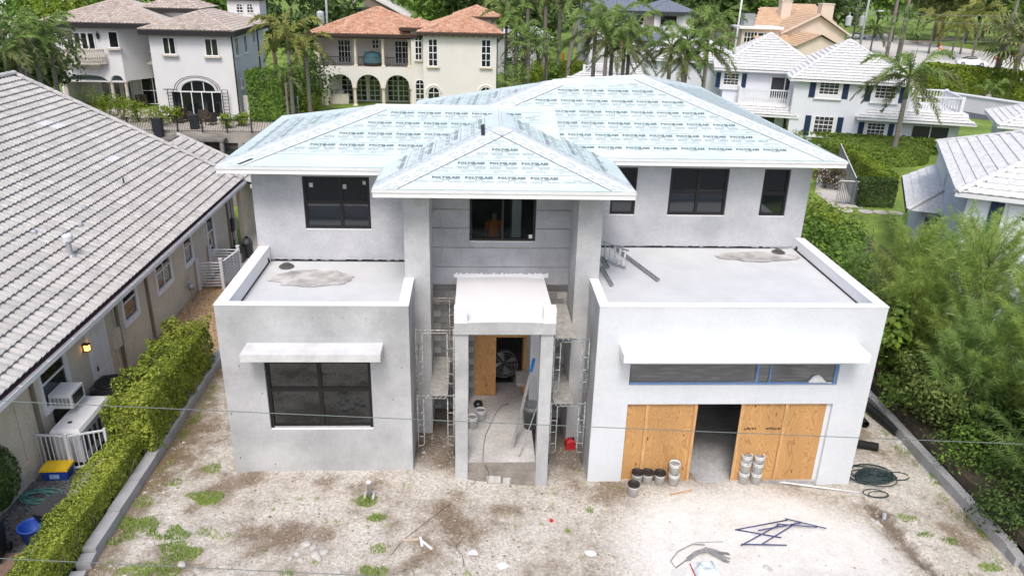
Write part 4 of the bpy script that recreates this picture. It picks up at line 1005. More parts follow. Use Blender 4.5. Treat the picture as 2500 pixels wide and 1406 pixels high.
# roof vents
def on_nb(u, v, lift=.06):
    d = ray(u, v); t = (NF.o-CAM).dot(NF.n)/d.dot(NF.n); return CAM+d*t+NF.n*lift
p = on_nb(172, 628)
t = thing('vent_pipe', 'white metal vent pipe with round cap rising from the grey tile roof', 'vent pipe', p)
MB().lathe([(.17, -.08), (.13, .02), (.085, .05), (.075, .55)], 14, (0, 0, 0)).build('pipe', ALU, t, local=True); MB().lathe([(.0, .50), (.15, .50), (.155, .66), (.12, .70), (0, .71)], 14, (0, 0, 0)).build('cap', GUT, t, local=True)
for k, (u, v) in enumerate(((82, 572), (204, 512), (195, 555), (302, 455))):
    p = on_nb(u, v); mb = MB().lathe([(.0, -.05), (.12, -.05), (.11, .06), (.05, .1), (0, .1)], 9, p) if k != 3 else MB().lathe([(.03, -.05), (.03, .28)], 7, p)
    tag(mb.build('roof_vent', ALU if k != 3 else BLACKP), ('pale flattened vent cap low on the grey tile roof', 'beige rounded vent hood on the grey tile roof', 'small dark-mouthed vent on the grey tile roof', 'thin black pipe stub on the grey tile roof')[k], 'vent')
# ---- things along the side yard
GRAVD = mat('dark_gravel', (0.085, 0.085, 0.09), 0.95, 0.5, 12, 0.8, 60, col2=(0.14, 0.14, 0.145))
GRAVT = mat('tan_gravel', (0.26, 0.17, 0.09), 0.95, 0.45, 10, 0.8, 60, col2=(0.42, 0.30, 0.18))
struct(MB().box(NX+.01, -8.9, 10, 20.2, -.05, .004).build('dark_gravel_bed', GRAVD))
struct(MB().box(NX+.01, -8.9, 20.21, 31.0, -.05, .006).build('tan_gravel_bed', GRAVT))
struct(MB().box(NX+.3, -8.9, 31.01, 44.0, -.05, .03).build('patio', mat('patio_paver', (0.47, 0.43, 0.38), 0.9, 0.15, 2)))
# paver strip
pv = MB().box(-.19, .19, -.19, .19, 0, .03).mesh('paver', mat('grey_paver', (0.36, 0.35, 0.33), 0.9, 0.15, 4))
PS = thing('paver_strip', 'row of pale square pavers between dark gravel and hedge', 'paving', (-10.0, 15.5, 0))
for k in range(10):
    o = link('paver', pv, PS, True); o.location = (-.02, -1.3+k*.41, .01)
struct(MB().box(-11.3, -10.2, 11.0, 14.3, -.05, .03).build('brick_patio', mat('brick_paver', (0.30, 0.20, 0.15), 0.9, 0.25, 5)))
# stones for both gravel beds
def stones(mb, n, fn, s0, s1, rnd, flat=.6):
    for _ in range(n):
        x, y, z = fn(); s = rnd.uniform(s0, s1)*(1 if rnd.random() < .9 else 1.7); a = rnd.uniform(0, 6.28); c, d = math.cos(a)*s, math.sin(a)*s; h = s*flat*rnd.uniform(.6, 1.3); e = rnd.uniform(.6, 1.2)
        mb.add([(x+c, y+d, z), (x-d*e, y+c*e, z), (x-c, y-d, z), (x+d*e, y-c*e, z), (x+c*.25, y+d*.25, z+h), (x-c*.35, y-d*.35, z+h*.85)], [(0, 1, 4), (1, 5, 4), (1, 2, 5), (2, 3, 5), (3, 4, 5), (3, 0, 4)])
    return mb
rnd = random.Random(31)
stuff(stones(MB(), 1600, lambda: (rnd.uniform(NX+.1, -9.9), rnd.uniform(13.0, 18), .004), .02, .045, rnd).build('gravel', islandmat('dark_stone', [(.05, .05, .055), (.1, .1, .1), (.16, .16, .16)])))['label'] = 'dark grey gravel beside the house wall'
stuff(stones(MB(), 2600, lambda: (rnd.uniform(NX+.1, -9.2), rnd.uniform(22.0, 30.6), .006), .025, .05, rnd).build('gravel', islandmat('tan_stone', [(.18, .10, .05), (.36, .24, .13), (.50, .38, .24), (.28, .18, .1)])))['label'] = 'tan river gravel beside the beige house'
# window air conditioner
t = thing('window_air_conditioner', 'white box air conditioner sticking out of the window below the roof', 'air conditioner', (NX+.3, 18.75, 1.25))
wm = mat('appliance_white', (0.68, 0.68, 0.67), 0.5, 0.06, 3)
MB().box(NX+.03, NX+.62, 18.42, 19.12, 1.32, 1.74).build('casing', wm, t)
for k in range(5): MB().box(NX+.1+k*.1, NX+.17+k*.1, 18.412, 18.419, 1.42, 1.64).build('side_vent', mat('vent_grey', (0.25, 0.25, 0.26), 0.6), t)
MB().box(NX+.621, NX+.632, 18.5, 19.04, 1.38, 1.68).build('rear_grille', BLACKP, t)
MB().add([(NX+.02, 18.5, .55), (NX+.02, 19.0, .55), (NX+.45, 18.75, 1.31), (NX+.02, 18.5, 1.31)], [(0, 1, 2), (0, 2, 3)]).build('bracket', BLACKP, t)
# condenser
def condenser(label, loc, w, h, m, group=None):
    t = thing('condenser_unit', label, 'air conditioner', loc, 0.0, group); mb = MB()
    n = 20; prof = []
    MB().box(-w/2, w/2, -w/2, w/2, 0, .06).build('pad', CONC, t, local=True)
    mb = MB(); r = w*.12
    pts = []
    for (cx, cy, a0) in ((1, 1, 0), (-1, 1, 90), (-1, -1, 180), (1, -1, 270)):
        for k in range(4):
            a = math.radians(a0+30*k); pts.append((cx*(w/2-r)+r*math.cos(a), cy*(w/2-r)+r*math.sin(a)))
    mb.prism([(x, y, .07) for x, y in pts], (0, 0, h-.1)); mb.build('casing', m, t, local=True)
    mb = MB(); mb.lathe([(w*.46, h-.03), (w*.48, h+.02), (w*.42, h+.03), (w*.36, h-.02), (.1, h-.03), (0, h)], 22); mb.build('fan_shroud', BLACKP, t, local=True, smooth=True)
    for k in range(14):
        x = -w/2+w*(k+.5)/14
        for s in (-1, 1): MB().box(x-.006, x+.006, s*w/2-.008, s*w/2+.008, .12, h-.12).build('louver', m, t, local=True) if k % 2 == 0 else None
    for k in range(8):
        a = k*math.pi/4; MB().bar((math.cos(a)*.08, math.sin(a)*.08, h+.005), (math.cos(a)*w*.4, math.sin(a)*w*.4, h+.015), .012).build('fan_guard', BLACKP, t, local=True)
    return t
DKM = mat('dark_metal_casing', (0.045, 0.047, 0.05), 0.5, 0.15, 4)
condenser('dark air conditioning condenser with round fan top behind the tall hedge', (-10.75, 20.55, .0), .95, .95, DKM)
# standby generator box
t = thing('standby_generator', 'long white enclosure box standing behind the white railing', 'generator', (-10.68, 18.5, 0))
MB().box(-.38, .36, -.82, .95, .12, 1.02).build('cabinet', mat('cabinet_white', (0.56, 0.57, 0.60), 0.5, 0.05, 2), t, local=True)
MB().add([(-.41, -.86, 1.02), (.39, -.86, 1.02), (.39, .99, 1.02), (-.41, .99, 1.02), (-.36, -.8, 1.12), (.34, -.8, 1.12), (.34, .93, 1.12), (-.36, .93, 1.12)], [(4, 5, 6, 7), (0, 1, 5, 4), (1, 2, 6, 5), (2, 3, 7, 6), (3, 0, 4, 7)]).build('lid', wm, t, local=True)
MB().box(-.42, .40, -.86, .99, 0, .12).build('base', BLACKP, t, local=True)
for k in range(6): MB().box(.361, .368, -.7+k*.27, -.55+k*.27, .35, .85).build('side_louver', DKM, t, local=True)
MB().lathe([(0, 1.121), (.06, 1.121), (.06, 1.128), (0, 1.128)], 12, (-.05, -.45, 0)).build('cap', mat('navy_cap', (0.03, 0.04, 0.09), .5), t, local=True)
# meter boxes on the wall
for k, (y, z0, z1, w_) in enumerate(((22.35, 1.1, 1.75, .34), (22.85, .7, 1.0, .2), (34.9, .9, 1.5, .3), (35.2, .9, 1.4, .35))):
    t = thing('meter_box', ('beige electrical box with conduits beside the white side door', 'small beige outlet box below the electrical box', 'dark utility meter at the far corner of the beige wall', 'grey utility cabinet at the far corner of the beige wall')[k], 'electrical box', (NX+.05, y, z0))
    mm = NBW if k < 2 else (DKM if k == 2 else GALV)
    MB().box(NX, NX+.14, y, y+w_, z0, z1).build('box', mm, t); MB().box(NX+.141, NX+.152, y+.03, y+w_-.03, z0+.04, z1-.04).build('cover', mm, t)
    MB().cyl((NX+.05, y+.08, .05), (NX+.05, y+.08, z0), .025).build('conduit', mm, t); MB().cyl((NX+.05, y+w_-.07, z1), (NX+.05, y+w_-.07, 2.7), .022).build('conduit', mm, t)
p = PZ(450, 748, 0)
t = thing('gas_meter', 'grey gas meter with looping pipe against the beige wall', 'gas meter', (NX+.2, p.y+.5, 0)); gy_ = p.y+.5
MB().lathe([(0, .0), (.12, .02), (.14, .12), (.1, .26), (0, .28)], 10, (NX+.2, gy_, .5)).build('meter_body', GALV, t, smooth=True)
MB().tube([(NX+.2, gy_-.02, .0), (NX+.2, gy_-.05, .5), (NX+.2, gy_-.08, .85), (NX+.12, gy_+.1, 1.05), (NX+.1, gy_+.2, .9), (NX+.2, gy_+.15, .7)], .022, 6).build('pipe', GALV, t)
# white louvred screen
LV = mat('white_vinyl', (0.66, 0.66, 0.68), 0.45, 0.04, 2)
t = thing('louvred_screen', 'white louvred vinyl screen enclosure standing against the beige house', 'screen', (-10.8, 30.4, 0))
for (x, y) in ((-11.3, 29.95), (-10.35, 30.0), (-10.1, 31.6), (-11.3, 31.6)):
    MB().box(x-.06, x+.06, y-.06, y+.06, 0, 1.35).box(x-.075, x+.075, y-.075, y+.075, 1.35, 1.39).build('post', LV, t)
for (a, b) in (((-11.24, 29.95), (-10.41, 30.0)), ((-10.345, 30.06), (-10.105, 31.54)), ((-11.24, 31.6), (-10.16, 31.6))):
    for k in range(9): 
        z = .2+k*.125; MB().bar((a[0], a[1], z), (b[0], b[1], z), .105, .012, up=(0, 0, 1)).build('slat', LV, t)
# pool pump and filter
p = PZ(590, 640, 0)
t = thing('pool_pump', 'black ribbed pump box behind the white louvred screen', 'pump', (p.x-.1, p.y, 0))
MB().box(-.35, .25, -.25, .3, .05, .62).build('housing', BLACKP, t, local=True); MB().box(-.33, .23, -.262, -.25, .12, .5).build('front_grille', GALV, t, local=True); MB().cyl((-.2, .2, .6), (-.2, .2, 1.0), .05).build('pipe', DKM, t, local=True); MB().box(-.4, .3, -.3, .35, 0, .05).build('base', CONC, t, local=True)
p = PZ(607, 628, 0)
t = thing('pool_filter', 'dark grey cylindrical filter tank with domed top behind the pump', 'filter tank', p)
MB().lathe([(0, 0), (.22, 0), (.24, .1), (.24, .68), (.26, .7), (.24, .74), (.18, .9), (0, .96)], 16).build('tank', DKM, t, local=True, smooth=True); MB().lathe([(0, .94), (.07, .94), (.07, 1.02), (0, 1.02)], 10).build('valve', BLACKP, t, local=True)
# white railing with gate
t = thing('white_railing', 'white metal picket railing with gate between house wall and hedge', 'railing', (-10.6, 17.45, 0))
def picket_run(a, b, h=1.08, nm=None):
    a, b = V(a), V(b); L = (b-a).length; n = int(L/.115)
    MB().bar(a+V((0, 0, h)), b+V((0, 0, h)), .05, .04).build('rail', LV, t); MB().bar(a+V((0, 0, .1)), b+V((0, 0, .1)), .04, .04).build('rail', LV, t)
    for k in range(n+1):
        q = a.lerp(b, k/n); MB().bar(q+V((0, 0, .12)), q+V((0, 0, h-.02)), .02).build('picket', LV, t)
picket_run((-11.36, 17.52, 0), (-10.62, 17.45, 0)); picket_run((-10.52, 17.45, 0), (-9.72, 17.72, 0))
for x, y in ((-10.57, 17.45), (-9.70, 17.73)): MB().box(x-.03, x+.03, y-.03, y+.03, 0, 1.14).build('post', LV, t)
# tote, tub, bins, hose
p = PZ(140, 1168, 0)
t = thing('storage_tote', 'blue plastic tote with yellow lid on the dark gravel', 'storage box', (p.x, p.y+.1, .0), .05)
def taper_box(w0, d0, w1, d1, z0, z1): return MB().add([(-w0/2, -d0/2, z0), (w0/2, -d0/2, z0), (w0/2, d0/2, z0), (-w0/2, d0/2, z0), (-w1/2, -d1/2, z1), (w1/2, -d1/2, z1), (w1/2, d1/2, z1), (-w1/2, d1/2, z1)], [(0, 3, 2, 1), (4, 5, 6, 7), (0, 1, 5, 4), (1, 2, 6, 5), (2, 3, 7, 6), (3, 0, 4, 7)])
BLUEP = mat('blue_plastic', (0.02, 0.07, 0.36), 0.45, 0.12, 3); YEL = mat('yellow_plastic', (0.75, 0.50, 0.02), 0.5, 0.1, 3)
taper_box(.56, .36, .66, .44, .0, .30).build('tub', BLUEP, t, local=True)
mb = taper_box(.70, .48, .68, .46, .30, .35); mb.build('lid', YEL, t, local=True); MB().box(-.29, .29, -.19, .19, .351, .362).build('lid_panel', YEL, t, local=True); MB().box(-.12, .12, -.222, -.205, .08, .2).build('logo', mat('pale_blue_print', (.3, .45, .75), .6), t, local=True)
p = PZ(75, 1335, 0)
t = thing('blue_tub', 'round blue plastic tub standing on the brick patio', 'tub', (p.x, p.y+.2, .03))
MB().lathe([(.0, .0), (.20, .0), (.27, .40), (.30, .41), (.30, .44), (.27, .44), (.255, .41), (.19, .03), (0, .03)], 22, cap=False).build('tub', BLUEP, t, local=True, smooth=True); MB().tube([(-.3, 0, .36), (-.33, .0, .2), (-.26, 0, .12)], .015, 5).build('handle', BLUEP, t, local=True)
def wheelie(label, loc, rz):
    t = thing('trash_bin', label, 'trash bin', loc, rz); taper_box(.45, .5, .58, .68, .06, .92).build('bin', BLACKP, t, local=True); mb = taper_box(.64, .76, .6, .7, .93, 1.0); mb.build('lid', DKM, t, local=True)
    for s in (-1, 1): MB().cyl((s*.24, .28, .1), (s*.3, .28, .1), .1, n=14).build('wheel', BLACKP, t, local=True)
    MB().bar((-.28, .36, .88), (.28, .36, .88), .03).build('handle', BLACKP, t, local=True)
wheelie('black wheeled trash bin beside the blue tub', (-10.75, 14.1, .03), .2)
wheelie('dark lidded bin half hidden behind the low hedge', (-9.85, 15.2, -.3), -.3)
t = thing('paint_can', 'small rusty paint can beside the white railing', 'can', PZ(83, 1163, 0)); MB().lathe([(0, 0), (.09, 0), (.09, .2), (.1, .21), (.08, .21), (0, .19)], 12).build('can', GALV, t, local=True); MB().tube([(-.09, 0, .17), (0, 0, .3), (.09, 0, .17)], .005, 4).build('handle', GALV, t, local=True)
def coil(mb, c, r, n, rr, seed, zf=None, ell=1.0, jit=.12, turns=6):
    rnd = random.Random(seed); pts = []; m = turns*22; ph = [rnd.uniform(0, 6.28) for _ in range(4)]
    for i in range(m):
        a = 2*math.pi*i/22; k = 1+jit*math.sin(a*.37+ph[0])+jit*.8*math.sin(a*.71+ph[1])
        pts.append((c[0]+r*k*math.cos(a)+.25*r*math.sin(a*.13+ph[2]), c[1]+r*ell*k*math.sin(a)+.2*r*math.sin(a*.17+ph[3]), c[2]+rr*(1+2.2*(i/m)*n*.4)+rr*math.sin(a*.5)))
    return mb.tube(pts, rr, 6)
HOSE = mat('teal_hose', (0.10, 0.30, 0.27), 0.5, 0.15, 4)
p = PZ(95, 1215, 0); mb = coil(MB(), (p.x, p.y, .02), .42, 3, .014, 5, ell=.5, turns=5)
pts = [PZ(u, v, .03) for u, v in ((62, 1200), (66, 1240), (85, 1262), (105, 1272))]; mb.tube(pts, .014, 6)
pts = [PZ(u, v, .03) for u, v in ((120, 1195), (122, 1225), (140, 1243), (160, 1240), (185, 1243))]; mb.tube(pts, .014, 6)
tag(mb.build('garden_hose', HOSE, smooth=True), 'teal garden hose lying in loops on the dark gravel', 'hose')
# round clipped shrub, hedges, small tree
p = PZ(20, 1255, 0)
rs = thing('round_shrub', 'dark clipped dome shrub at the corner of the beige house', 'shrub', (p.x-.45, p.y+.1, 0)); rnd = random.Random(11)
def dome():
    while True:
        d = V((rnd.gauss(0, 1), rnd.gauss(0, 1), rnd.gauss(0, 1)))
        if d.length > .1: break
    d.normalize(); d.z = d.z if d.z > -.6 else -d.z; k = rnd.uniform(.88, 1.02)
    return V((d.x*.78*k, d.y*.78*k, .95+d.z*.95*k)), d
leaf_cloud(MB(), 5200, .075, dome, rnd, .6).build('foliage', DKGREEN, rs, local=True); MB().lathe([(0, .1), (.5, .2), (.66, .9), (.5, 1.5), (0, 1.7)], 12).build('inner_growth', DKGREEN, rs, local=True)
hedge('tall_hedge', 'tall bright yellow-green hedge beside the grey condenser', -9.80, -8.62, 17.95, 23.2, 0, 1.80, HEDGE, 16000, .105, 3, wob=.26)
hedge('low_hedge', 'long low clipped hedge running behind the left concrete kerb wall', -9.58, -8.86, 12.0, 17.9, 0, .92, BOXH, 17000, .075, 4, wob=.18)
T_ = bushy('young_tree', 'young broadleaf tree at the back corner of the beige house', 'tree', PZ(640, 610, 0)+V((.3, 2.5, 0)), 1.0, 4.3, 1500, .24, GREEN, 12, nclump=26, low=.3, spread=.2)
# ------------------------------------------------------------------ building site
# low kerb walls either side of the lot, laid in long blocks
KERB = mat('kerb_concrete', (0.36, 0.36, 0.37), 0.9, 0.14, 1.4, 0.2, 30, fine=.08)
LW = thing('kerb_wall', 'low grey concrete block wall along the clipped hedge', 'wall', (-8.7, 18.5, 0)); rnd = random.Random(2)
y = 14.25
while y < 27:
    L = rnd.uniform(.8, 1.3); o = MB().box(-.15, .15, 0, L-.012, -.35, .20).build('wall_block', KERB, LW); o.location = (-8.70+rnd.uniform(-.012, .012), y, rnd.uniform(-.01, .01)); o.rotation_euler = (0, 0, rnd.uniform(-.008, .008)); y += L
for (x, y, z, r, L) in ((-8.66, 13.86, -.06, .10, .36), (-8.60, 12.7, -.10, .08, 1.0)):
    o = MB().box(-.16, .16, 0, L, -.2, .14).build('wall_block', KERB, LW); o.location = (x, y, z); o.rotation_euler = (0, 0, r)
RW_ = thing('kerb_wall', 'low grey concrete block wall along the wild shrubs right of the garage', 'wall', (13.3, 18.5, -.5))
y = 14.55
while y < 27:
    L = rnd.uniform(.9, 1.4); o = MB().box(-.13, .13, 0, L-.012, -.5, .0).build('wall_block', KERB, RW_); o.location = (13.42+rnd.uniform(-.012, .012), y, -.33+rnd.uniform(-.012, .012)); o.rotation_euler = (0, 0, rnd.uniform(-.01, .01)); y += L
for (x, y, z, r, L) in ((13.38, 14.12, -.38, -.12, .42), (13.42, 13.66, -.46, -.18, .40), (13.5, 12.4, -.5, 0, 1.1)):
    o = MB().box(-.13, .13, 0, L, -.4, .0).build('wall_block', KERB, RW_); o.location = (x, y, z); o.rotation_euler = (0, 0, r)
# grey and brown stones over the lot
def free(x, y):
    if LBX0-.05 < x < LBX1+.05 and y > LBY-.03: return False
    if RBX0-.05 < x < RBX1+.05 and y > LBY-.03: return False
    if -.5 < x < 2.1 and y > 17.1: return False
    return y < 19.2 or x < LBX0 or x > RBX1
def lotpt(rnd, dens=None):
    while True:
        y = 12.2+11*rnd.random()**1.5; x = rnd.uniform(-8.45, 13.2)
        if not free(x, y): continue
        s = ((x-7.1)*.27)**2+((y-14.6)*.36)**2
        if s < .95 and rnd.random() < .965: continue
        if noise2(x*.8, y*.8, 9) < -.1 and rnd.random() < .6: continue
        return x, y, lot_h(x, y)-.004
rnd = random.Random(77)
STONE = islandmat('lot_stone', [(0.20, 0.155, 0.115), (0.36, 0.31, 0.255), (0.52, 0.485, 0.44), (0.29, 0.235, 0.18), (0.43, 0.38, 0.325)])
o = stuff(stones(MB(), 15000, lambda: lotpt(rnd), .010, .030, rnd).build('gravel', STONE)); o['label'] = 'pale gravel scattered over the dirt lot'
mb = stones(MB(), 420, lambda: lotpt(rnd), .035, .06, rnd); o = stuff(mb.build('gravel', STONE)); o['label'] = 'coarser stones scattered over the dirt lot'
def rock_mesh(seed, s):
    r_ = random.Random(seed); bm = bmesh.new(); bmesh.ops.create_icosphere(bm, subdivisions=2, radius=1)
    for v in bm.verts:
        k = 1+.35*noise2(v.co.x*1.3+seed, v.co.y*1.3+v.co.z, seed); v.co = V((v.co.x*k*s, v.co.y*k*s*.75, v.co.z*k*s*.5))
    me = bpy.data.meshes.new('rock'); bm.to_mesh(me); bm.free(); me.materials.append(mat('lime_rock', (0.50, 0.48, 0.45), 0.9, 0.2, 6, 0.4, 20)); return me
for k, (u, v, s) in enumerate(((748, 1330, .13), (765, 1337, .11), (772, 1357, .14), (790, 1350, .13), (778, 1365, .10), (725, 1352, .09), (708, 1363, .08), (733, 1368, .08), (825, 1397, .10), (445, 1380, .12), (868, 1262, .07))):
    p = PG(u, v); me = rock_mesh(k+3, s); o = link('rock', me); o.location = p+V((0, 0, s*.18)); o.rotation_euler = (0, 0, k*1.3)
    tag(o, 'pale limestone rock in the loose heap on the dirt lot' if k < 8 else ('lone pale rock near the bottom wire on the dirt' if k == 8 else ('grey rock lying at the edge of a grass patch' if k == 9 else 'small stone below the white standpipe')), 'rock', 'loose limestone rocks' if k < 8 else None)
for k, (u, v, s) in enumerate(((2192, 1080, .12), (2205, 1092, .1), (2182, 1088, .09), (2212, 1078, .08), (2205, 1100, .09), (2280, 1173, .09), (2408, 1255, .07), (2140, 1277, .1), (2150, 1283, .08), (2130, 1270, .08), (1870, 1385, .09), (1880, 1390, .08), (2160, 1370, .09))):
    p = PG(u, v); o = link('rock', rock_mesh(k+23, s)); o.location = p+V((0, 0, s*.15)); o.rotation_euler = (0, 0, k*1.9)
    tag(o, 'pale rubble stone on the dirt right of the garage bay', 'rock', 'rubble stones right of the garage')
# grass tufts and weeds
def blades(mb, rnd, c, rx, ry, n, h):
    for _ in range(n):
        a = rnd.uniform(0, 6.28); k = math.sqrt(rnd.random()); x, y = c.x+rx*k*math.cos(a), c.y+ry*k*math.sin(a)
        if noise2(x*2.2, y*2.2, 4) < -.42+.55*k*k or not free(x, y): continue
        z = lot_h(x, y); hh = h*rnd.uniform(.5, 1.3)*(1.1-.5*k); d = V((rnd.gauss(0, 1), rnd.gauss(0, 1), 0))*hh*.45; w = V((rnd.uniform(-1, 1), rnd.uniform(-1, 1), 0)).normalized()*.007
        b = V((x, y, z)); m_ = b+d*.4+V((0, 0, hh*.7)); t = b+d+V((0, 0, hh*.85)); mb.add([b-w, b+w, m_+w*.8, m_-w*.8, t], [(0, 1, 2, 3), (3, 2, 4)])
rnd = random.Random(5); mb = MB()
for (u, v, rx, ry, n) in ((497, 1222, .62, .38, 2300), (515, 1145, .3, .25, 400), (425, 1180, .22, .2, 200), (340, 1280, .75, .3, 1900), (420, 1300, .6, .3, 1500), (440, 1345, .75, .35, 2200), (370, 1395, .8, .35, 1900), (290, 1320, .45, .3, 700), (500, 1300, .3, .15, 160), (540, 1310, .35, .15, 140), (895, 1222, .28, .26, 900), (925, 1262, .35, .2, 800), (922, 1342, .2, .22, 280), (915, 1390, .35, .3, 1100), (1437, 1250, .16, .3, 330), (1387, 1298, .07, .08, 60), (2212, 1268, .35, .22, 420), (2258, 1305, .25, .12, 180), (2418, 1388, .3, .2, 500), (2320, 1322, .25, .15, 200), (2402, 1303, .15, .25, 260), (2282, 1170, .12, .3, 260), (2170, 1000, .1, .6, 500), (2230, 1085, .12, .5, 350), (350, 1225, .3, .25, 250), (1120, 1105, .05, .05, 20), (700, 1400, .2, .1, 120), (1140, 1400, .1, .1, 50)):
    blades(mb, rnd, PG(u, v), rx, ry, int(n*.62), .10)
for k in range(90):
    x_, y_, z_ = lotpt(rnd); blades(mb, rnd, V((x_, y_, 0)), .09, .07, 14 if x_ > -3 else 26, .07)
for k in range(26): blades(mb, rnd, V((-8.42+rnd.uniform(0, .25), rnd.uniform(14, 22), 0)), .18, .3, 50, .07)
for k in range(20): blades(mb, rnd, V((13.05+rnd.uniform(-.1, .15), rnd.uniform(14.5, 23), 0)), .12, .35, 45, .10)
tag(mb.build('grass', leafmat('weed_grass', (0.17, 0.28, 0.04), (0.40, 0.54, 0.11), .3)), None, None, None, 'stuff')['label'] = 'patchy weeds growing on the dirt lot'
# ---- buckets
BW = mat('bucket_white', (0.62, 0.62, 0.60), 0.5, 0.06, 6); LIDB = mat('lid_black', (0.018, 0.018, 0.02), 0.5, 0.2, 6); SMEAR = mat('grey_smear', (0.10, 0.10, 0.12), 0.8, 0.4, 12, col2=(0.3, 0.3, 0.33))
def bucket(label, loc, group, lid=True, seed=1, dark=False, label_band=True):
    rnd = random.Random(seed); t = thing('bucket', label, 'bucket', loc, rnd.uniform(0, 6.28), group)
    MB().lathe([(0, 0), (.132, 0), (.148, .27), (.154, .275), (.154, .29), (.15, .295), (.15, .33), (.157, .335), (.157, .35), (.149, .365), (.143, .365), (.13, .03), (0, .03)], 20, cap=False).build('pail', DKM if dark else BW, t, local=True, smooth=True)
    if lid: MB().lathe([(0, .355), (.135, .355), (.140, .372), (.162, .374), (.165, .345), (.165, .325), (.158, .325)], 20, cap=False).build('lid', LIDB, t, local=True, smooth=True)
    else:
        mb = MB()
        for k in range(9):
            a = rnd.uniform(0, 6.28); z = rnd.uniform(.2, .34); w_ = rnd.uniform(.1, .5)
            pts = []
            for j in range(5):
                aa = a+w_*(j/4); r_ = .1325+.016*z/.27+.004; pts.append((r_*math.cos(aa), r_*math.sin(aa)))
            h = rnd.uniform(.012, .035)
            for j in range(4): mb.add([(*pts[j], z), (*pts[j+1], z), (*pts[j+1], z+h), (*pts[j], z+h)], [(0, 1, 2, 3)])
        mb.build('plaster_smear', SMEAR, t, local=True)
        MB().lathe([(0, .32), (.142, .32)], 16, cap=False).build('contents', SMEAR, t, local=True)
    if label_band:
        mb = MB(); 
        for j in range(7):
            aa = -.6+1.2*j/7; bb = -.6+1.2*(j+1)/7; r_ = .1455
            mb.add([(r_*.965*math.cos(aa), r_*.965*math.sin(aa), .08), (r_*.965*math.cos(bb), r_*.965*math.sin(bb), .08), (r_*1.005*math.cos(bb), r_*1.005*math.sin(bb), .2), (r_*1.005*math.cos(aa), r_*1.005*math.sin(aa), .2)], [(0, 1, 2, 3)])
        mb.build('label_patch', mat('label_grey', (0.38, 0.39, 0.42), 0.6, 0.3, 40), t, local=True)
    MB().tube([(.16*math.cos(a), .16*math.sin(a)*.98, .30+.02*math.sin(a*2)-.16*abs(math.sin(a))*.6) for a in [math.pi*k/10 for k in range(11)]], .004, 4).build('handle', GALV, t, local=True)
    return t
for k, (u, v, lb) in enumerate(((1553.8, 1177.6, 'black-lidded white pail, end of the row of three nearest the garage corner'), (1579, 1177.6, 'black-lidded white pail, middle one of the row of three'), (1608.8, 1179, 'black-lidded white pail, end of the row beside the stacked white pails'), (1544.6, 1207, 'black-lidded white pail standing alone in front of the row of three'))):
    bucket(lb, PG(u, v), 'black-lidded plaster buckets', True, k+1)
for k, (u, v, lb) in enumerate(((1642.8, 1181, 'beside the black-lidded pails'), (1813, 1176, 'of clean white pails by the plywood'), (1843, 1178, 'beside the long white pipe'))):
    p = PG(u, v)
    bucket('smeared white bucket, bottom of the stack '+lb, p, 'stacked plaster buckets', False, k+11)
    bucket('smeared white bucket, second in the stack '+lb, p+V((random.uniform(-.02, .02), random.uniform(-.02, .02), .335)), 'stacked plaster buckets', False, k+21)
    if k: bucket('smeared white bucket, top of the stack '+lb, p+V((.01, .01, .56)), 'stacked plaster buckets', False, k+31)
bucket('white bucket with dark rim on the porch slab, nearer the steps', V((.01, 18.97, .33)), 'porch buckets', False, 41); bucket('white bucket with dark rim on the porch slab, nearer the door', V((.25, 19.34, .33)), 'porch buckets', False, 42)
# long PVC pipe, standpipe, corrugated pipes, blocks
PVC = mat('white_pvc', (0.72, 0.72, 0.72), 0.45, 0.05, 3)
a, b = PG(1858, 1172), PG(2098, 1204); tag(MB().cyl(a+V((0, 0, .03)), b+V((0, 0, .03)), .026, n=10).build('pvc_pipe', PVC, smooth=True), 'long thin white pipe lying on the ground before the garage', 'pipe')
p = PG(902, 1212); t = thing('standpipe', 'capped white pipe standing upright in a broken concrete collar', 'pipe', p)
MB().lathe([(0, -.2), (.055, -.2), (.055, .42), (.065, .42), (.065, .47), (.05, .485), (0, .485)], 14, cap=False).build('pipe', PVC, t, local=True, smooth=True)
mb = MB().box(-.14, -.08, -.16, .14, -.1, .07).box(.08, .14, -.16, .14, -.1, .09).box(-.08, .08, .08, .14, -.1, .08); mb.build('collar', CONC_L, t, local=True)
CORR = mat('black_corrugated', (0.014, 0.014, 0.016), 0.5, 0.2, 8)
def corrugated(label, a, b, r, grp):
    a, b = V(a), V(b); d = b-a; L = d.length; z = d.normalized(); n = 18; x = V((0, 0, 1)).cross(z).normalized(); y = z.cross(x); k = int(L/.035); vs = []
    for i in range(k+1):
        rr = r*(1.0 if i % 2 else .9)
        for j in range(n): an = 2*math.pi*j/n; vs.append(a+d*(i/k)+x*rr*math.cos(an)+y*rr*math.sin(an))
    fs = [(i*n+j, i*n+(j+1) % n, (i+1)*n+(j+1) % n, (i+1)*n+j) for i in range(k) for j in range(n)]
    m0 = len(vs)
    for i in (0, k):
        for j in range(n): an = 2*math.pi*j/n; vs.append(a+d*(i/k)+x*r*.8*math.cos(an)+y*r*.8*math.sin(an))
    fs += [(j, m0+j, m0+(j+1) % n, (j+1) % n) for j in range(n)] + [(k*n+(j+1) % n, m0+n+(j+1) % n, m0+n+j, k*n+j) for j in range(n)]
    vs2 = len(vs)
    fs += [(m0+j, m0+n+j, m0+n+(j+1) % n, m0+(j+1) % n) for j in range(n)]
    tag(MB().add(vs, fs).build('corrugated_pipe', CORR), label, 'pipe', grp)
g = 'black corrugated drain pipes'
def lp(x, y, r): return (x, y, lot_h(x, y)+r)
p1, p2 = PG(2190, 1065), PG(2115, 950)
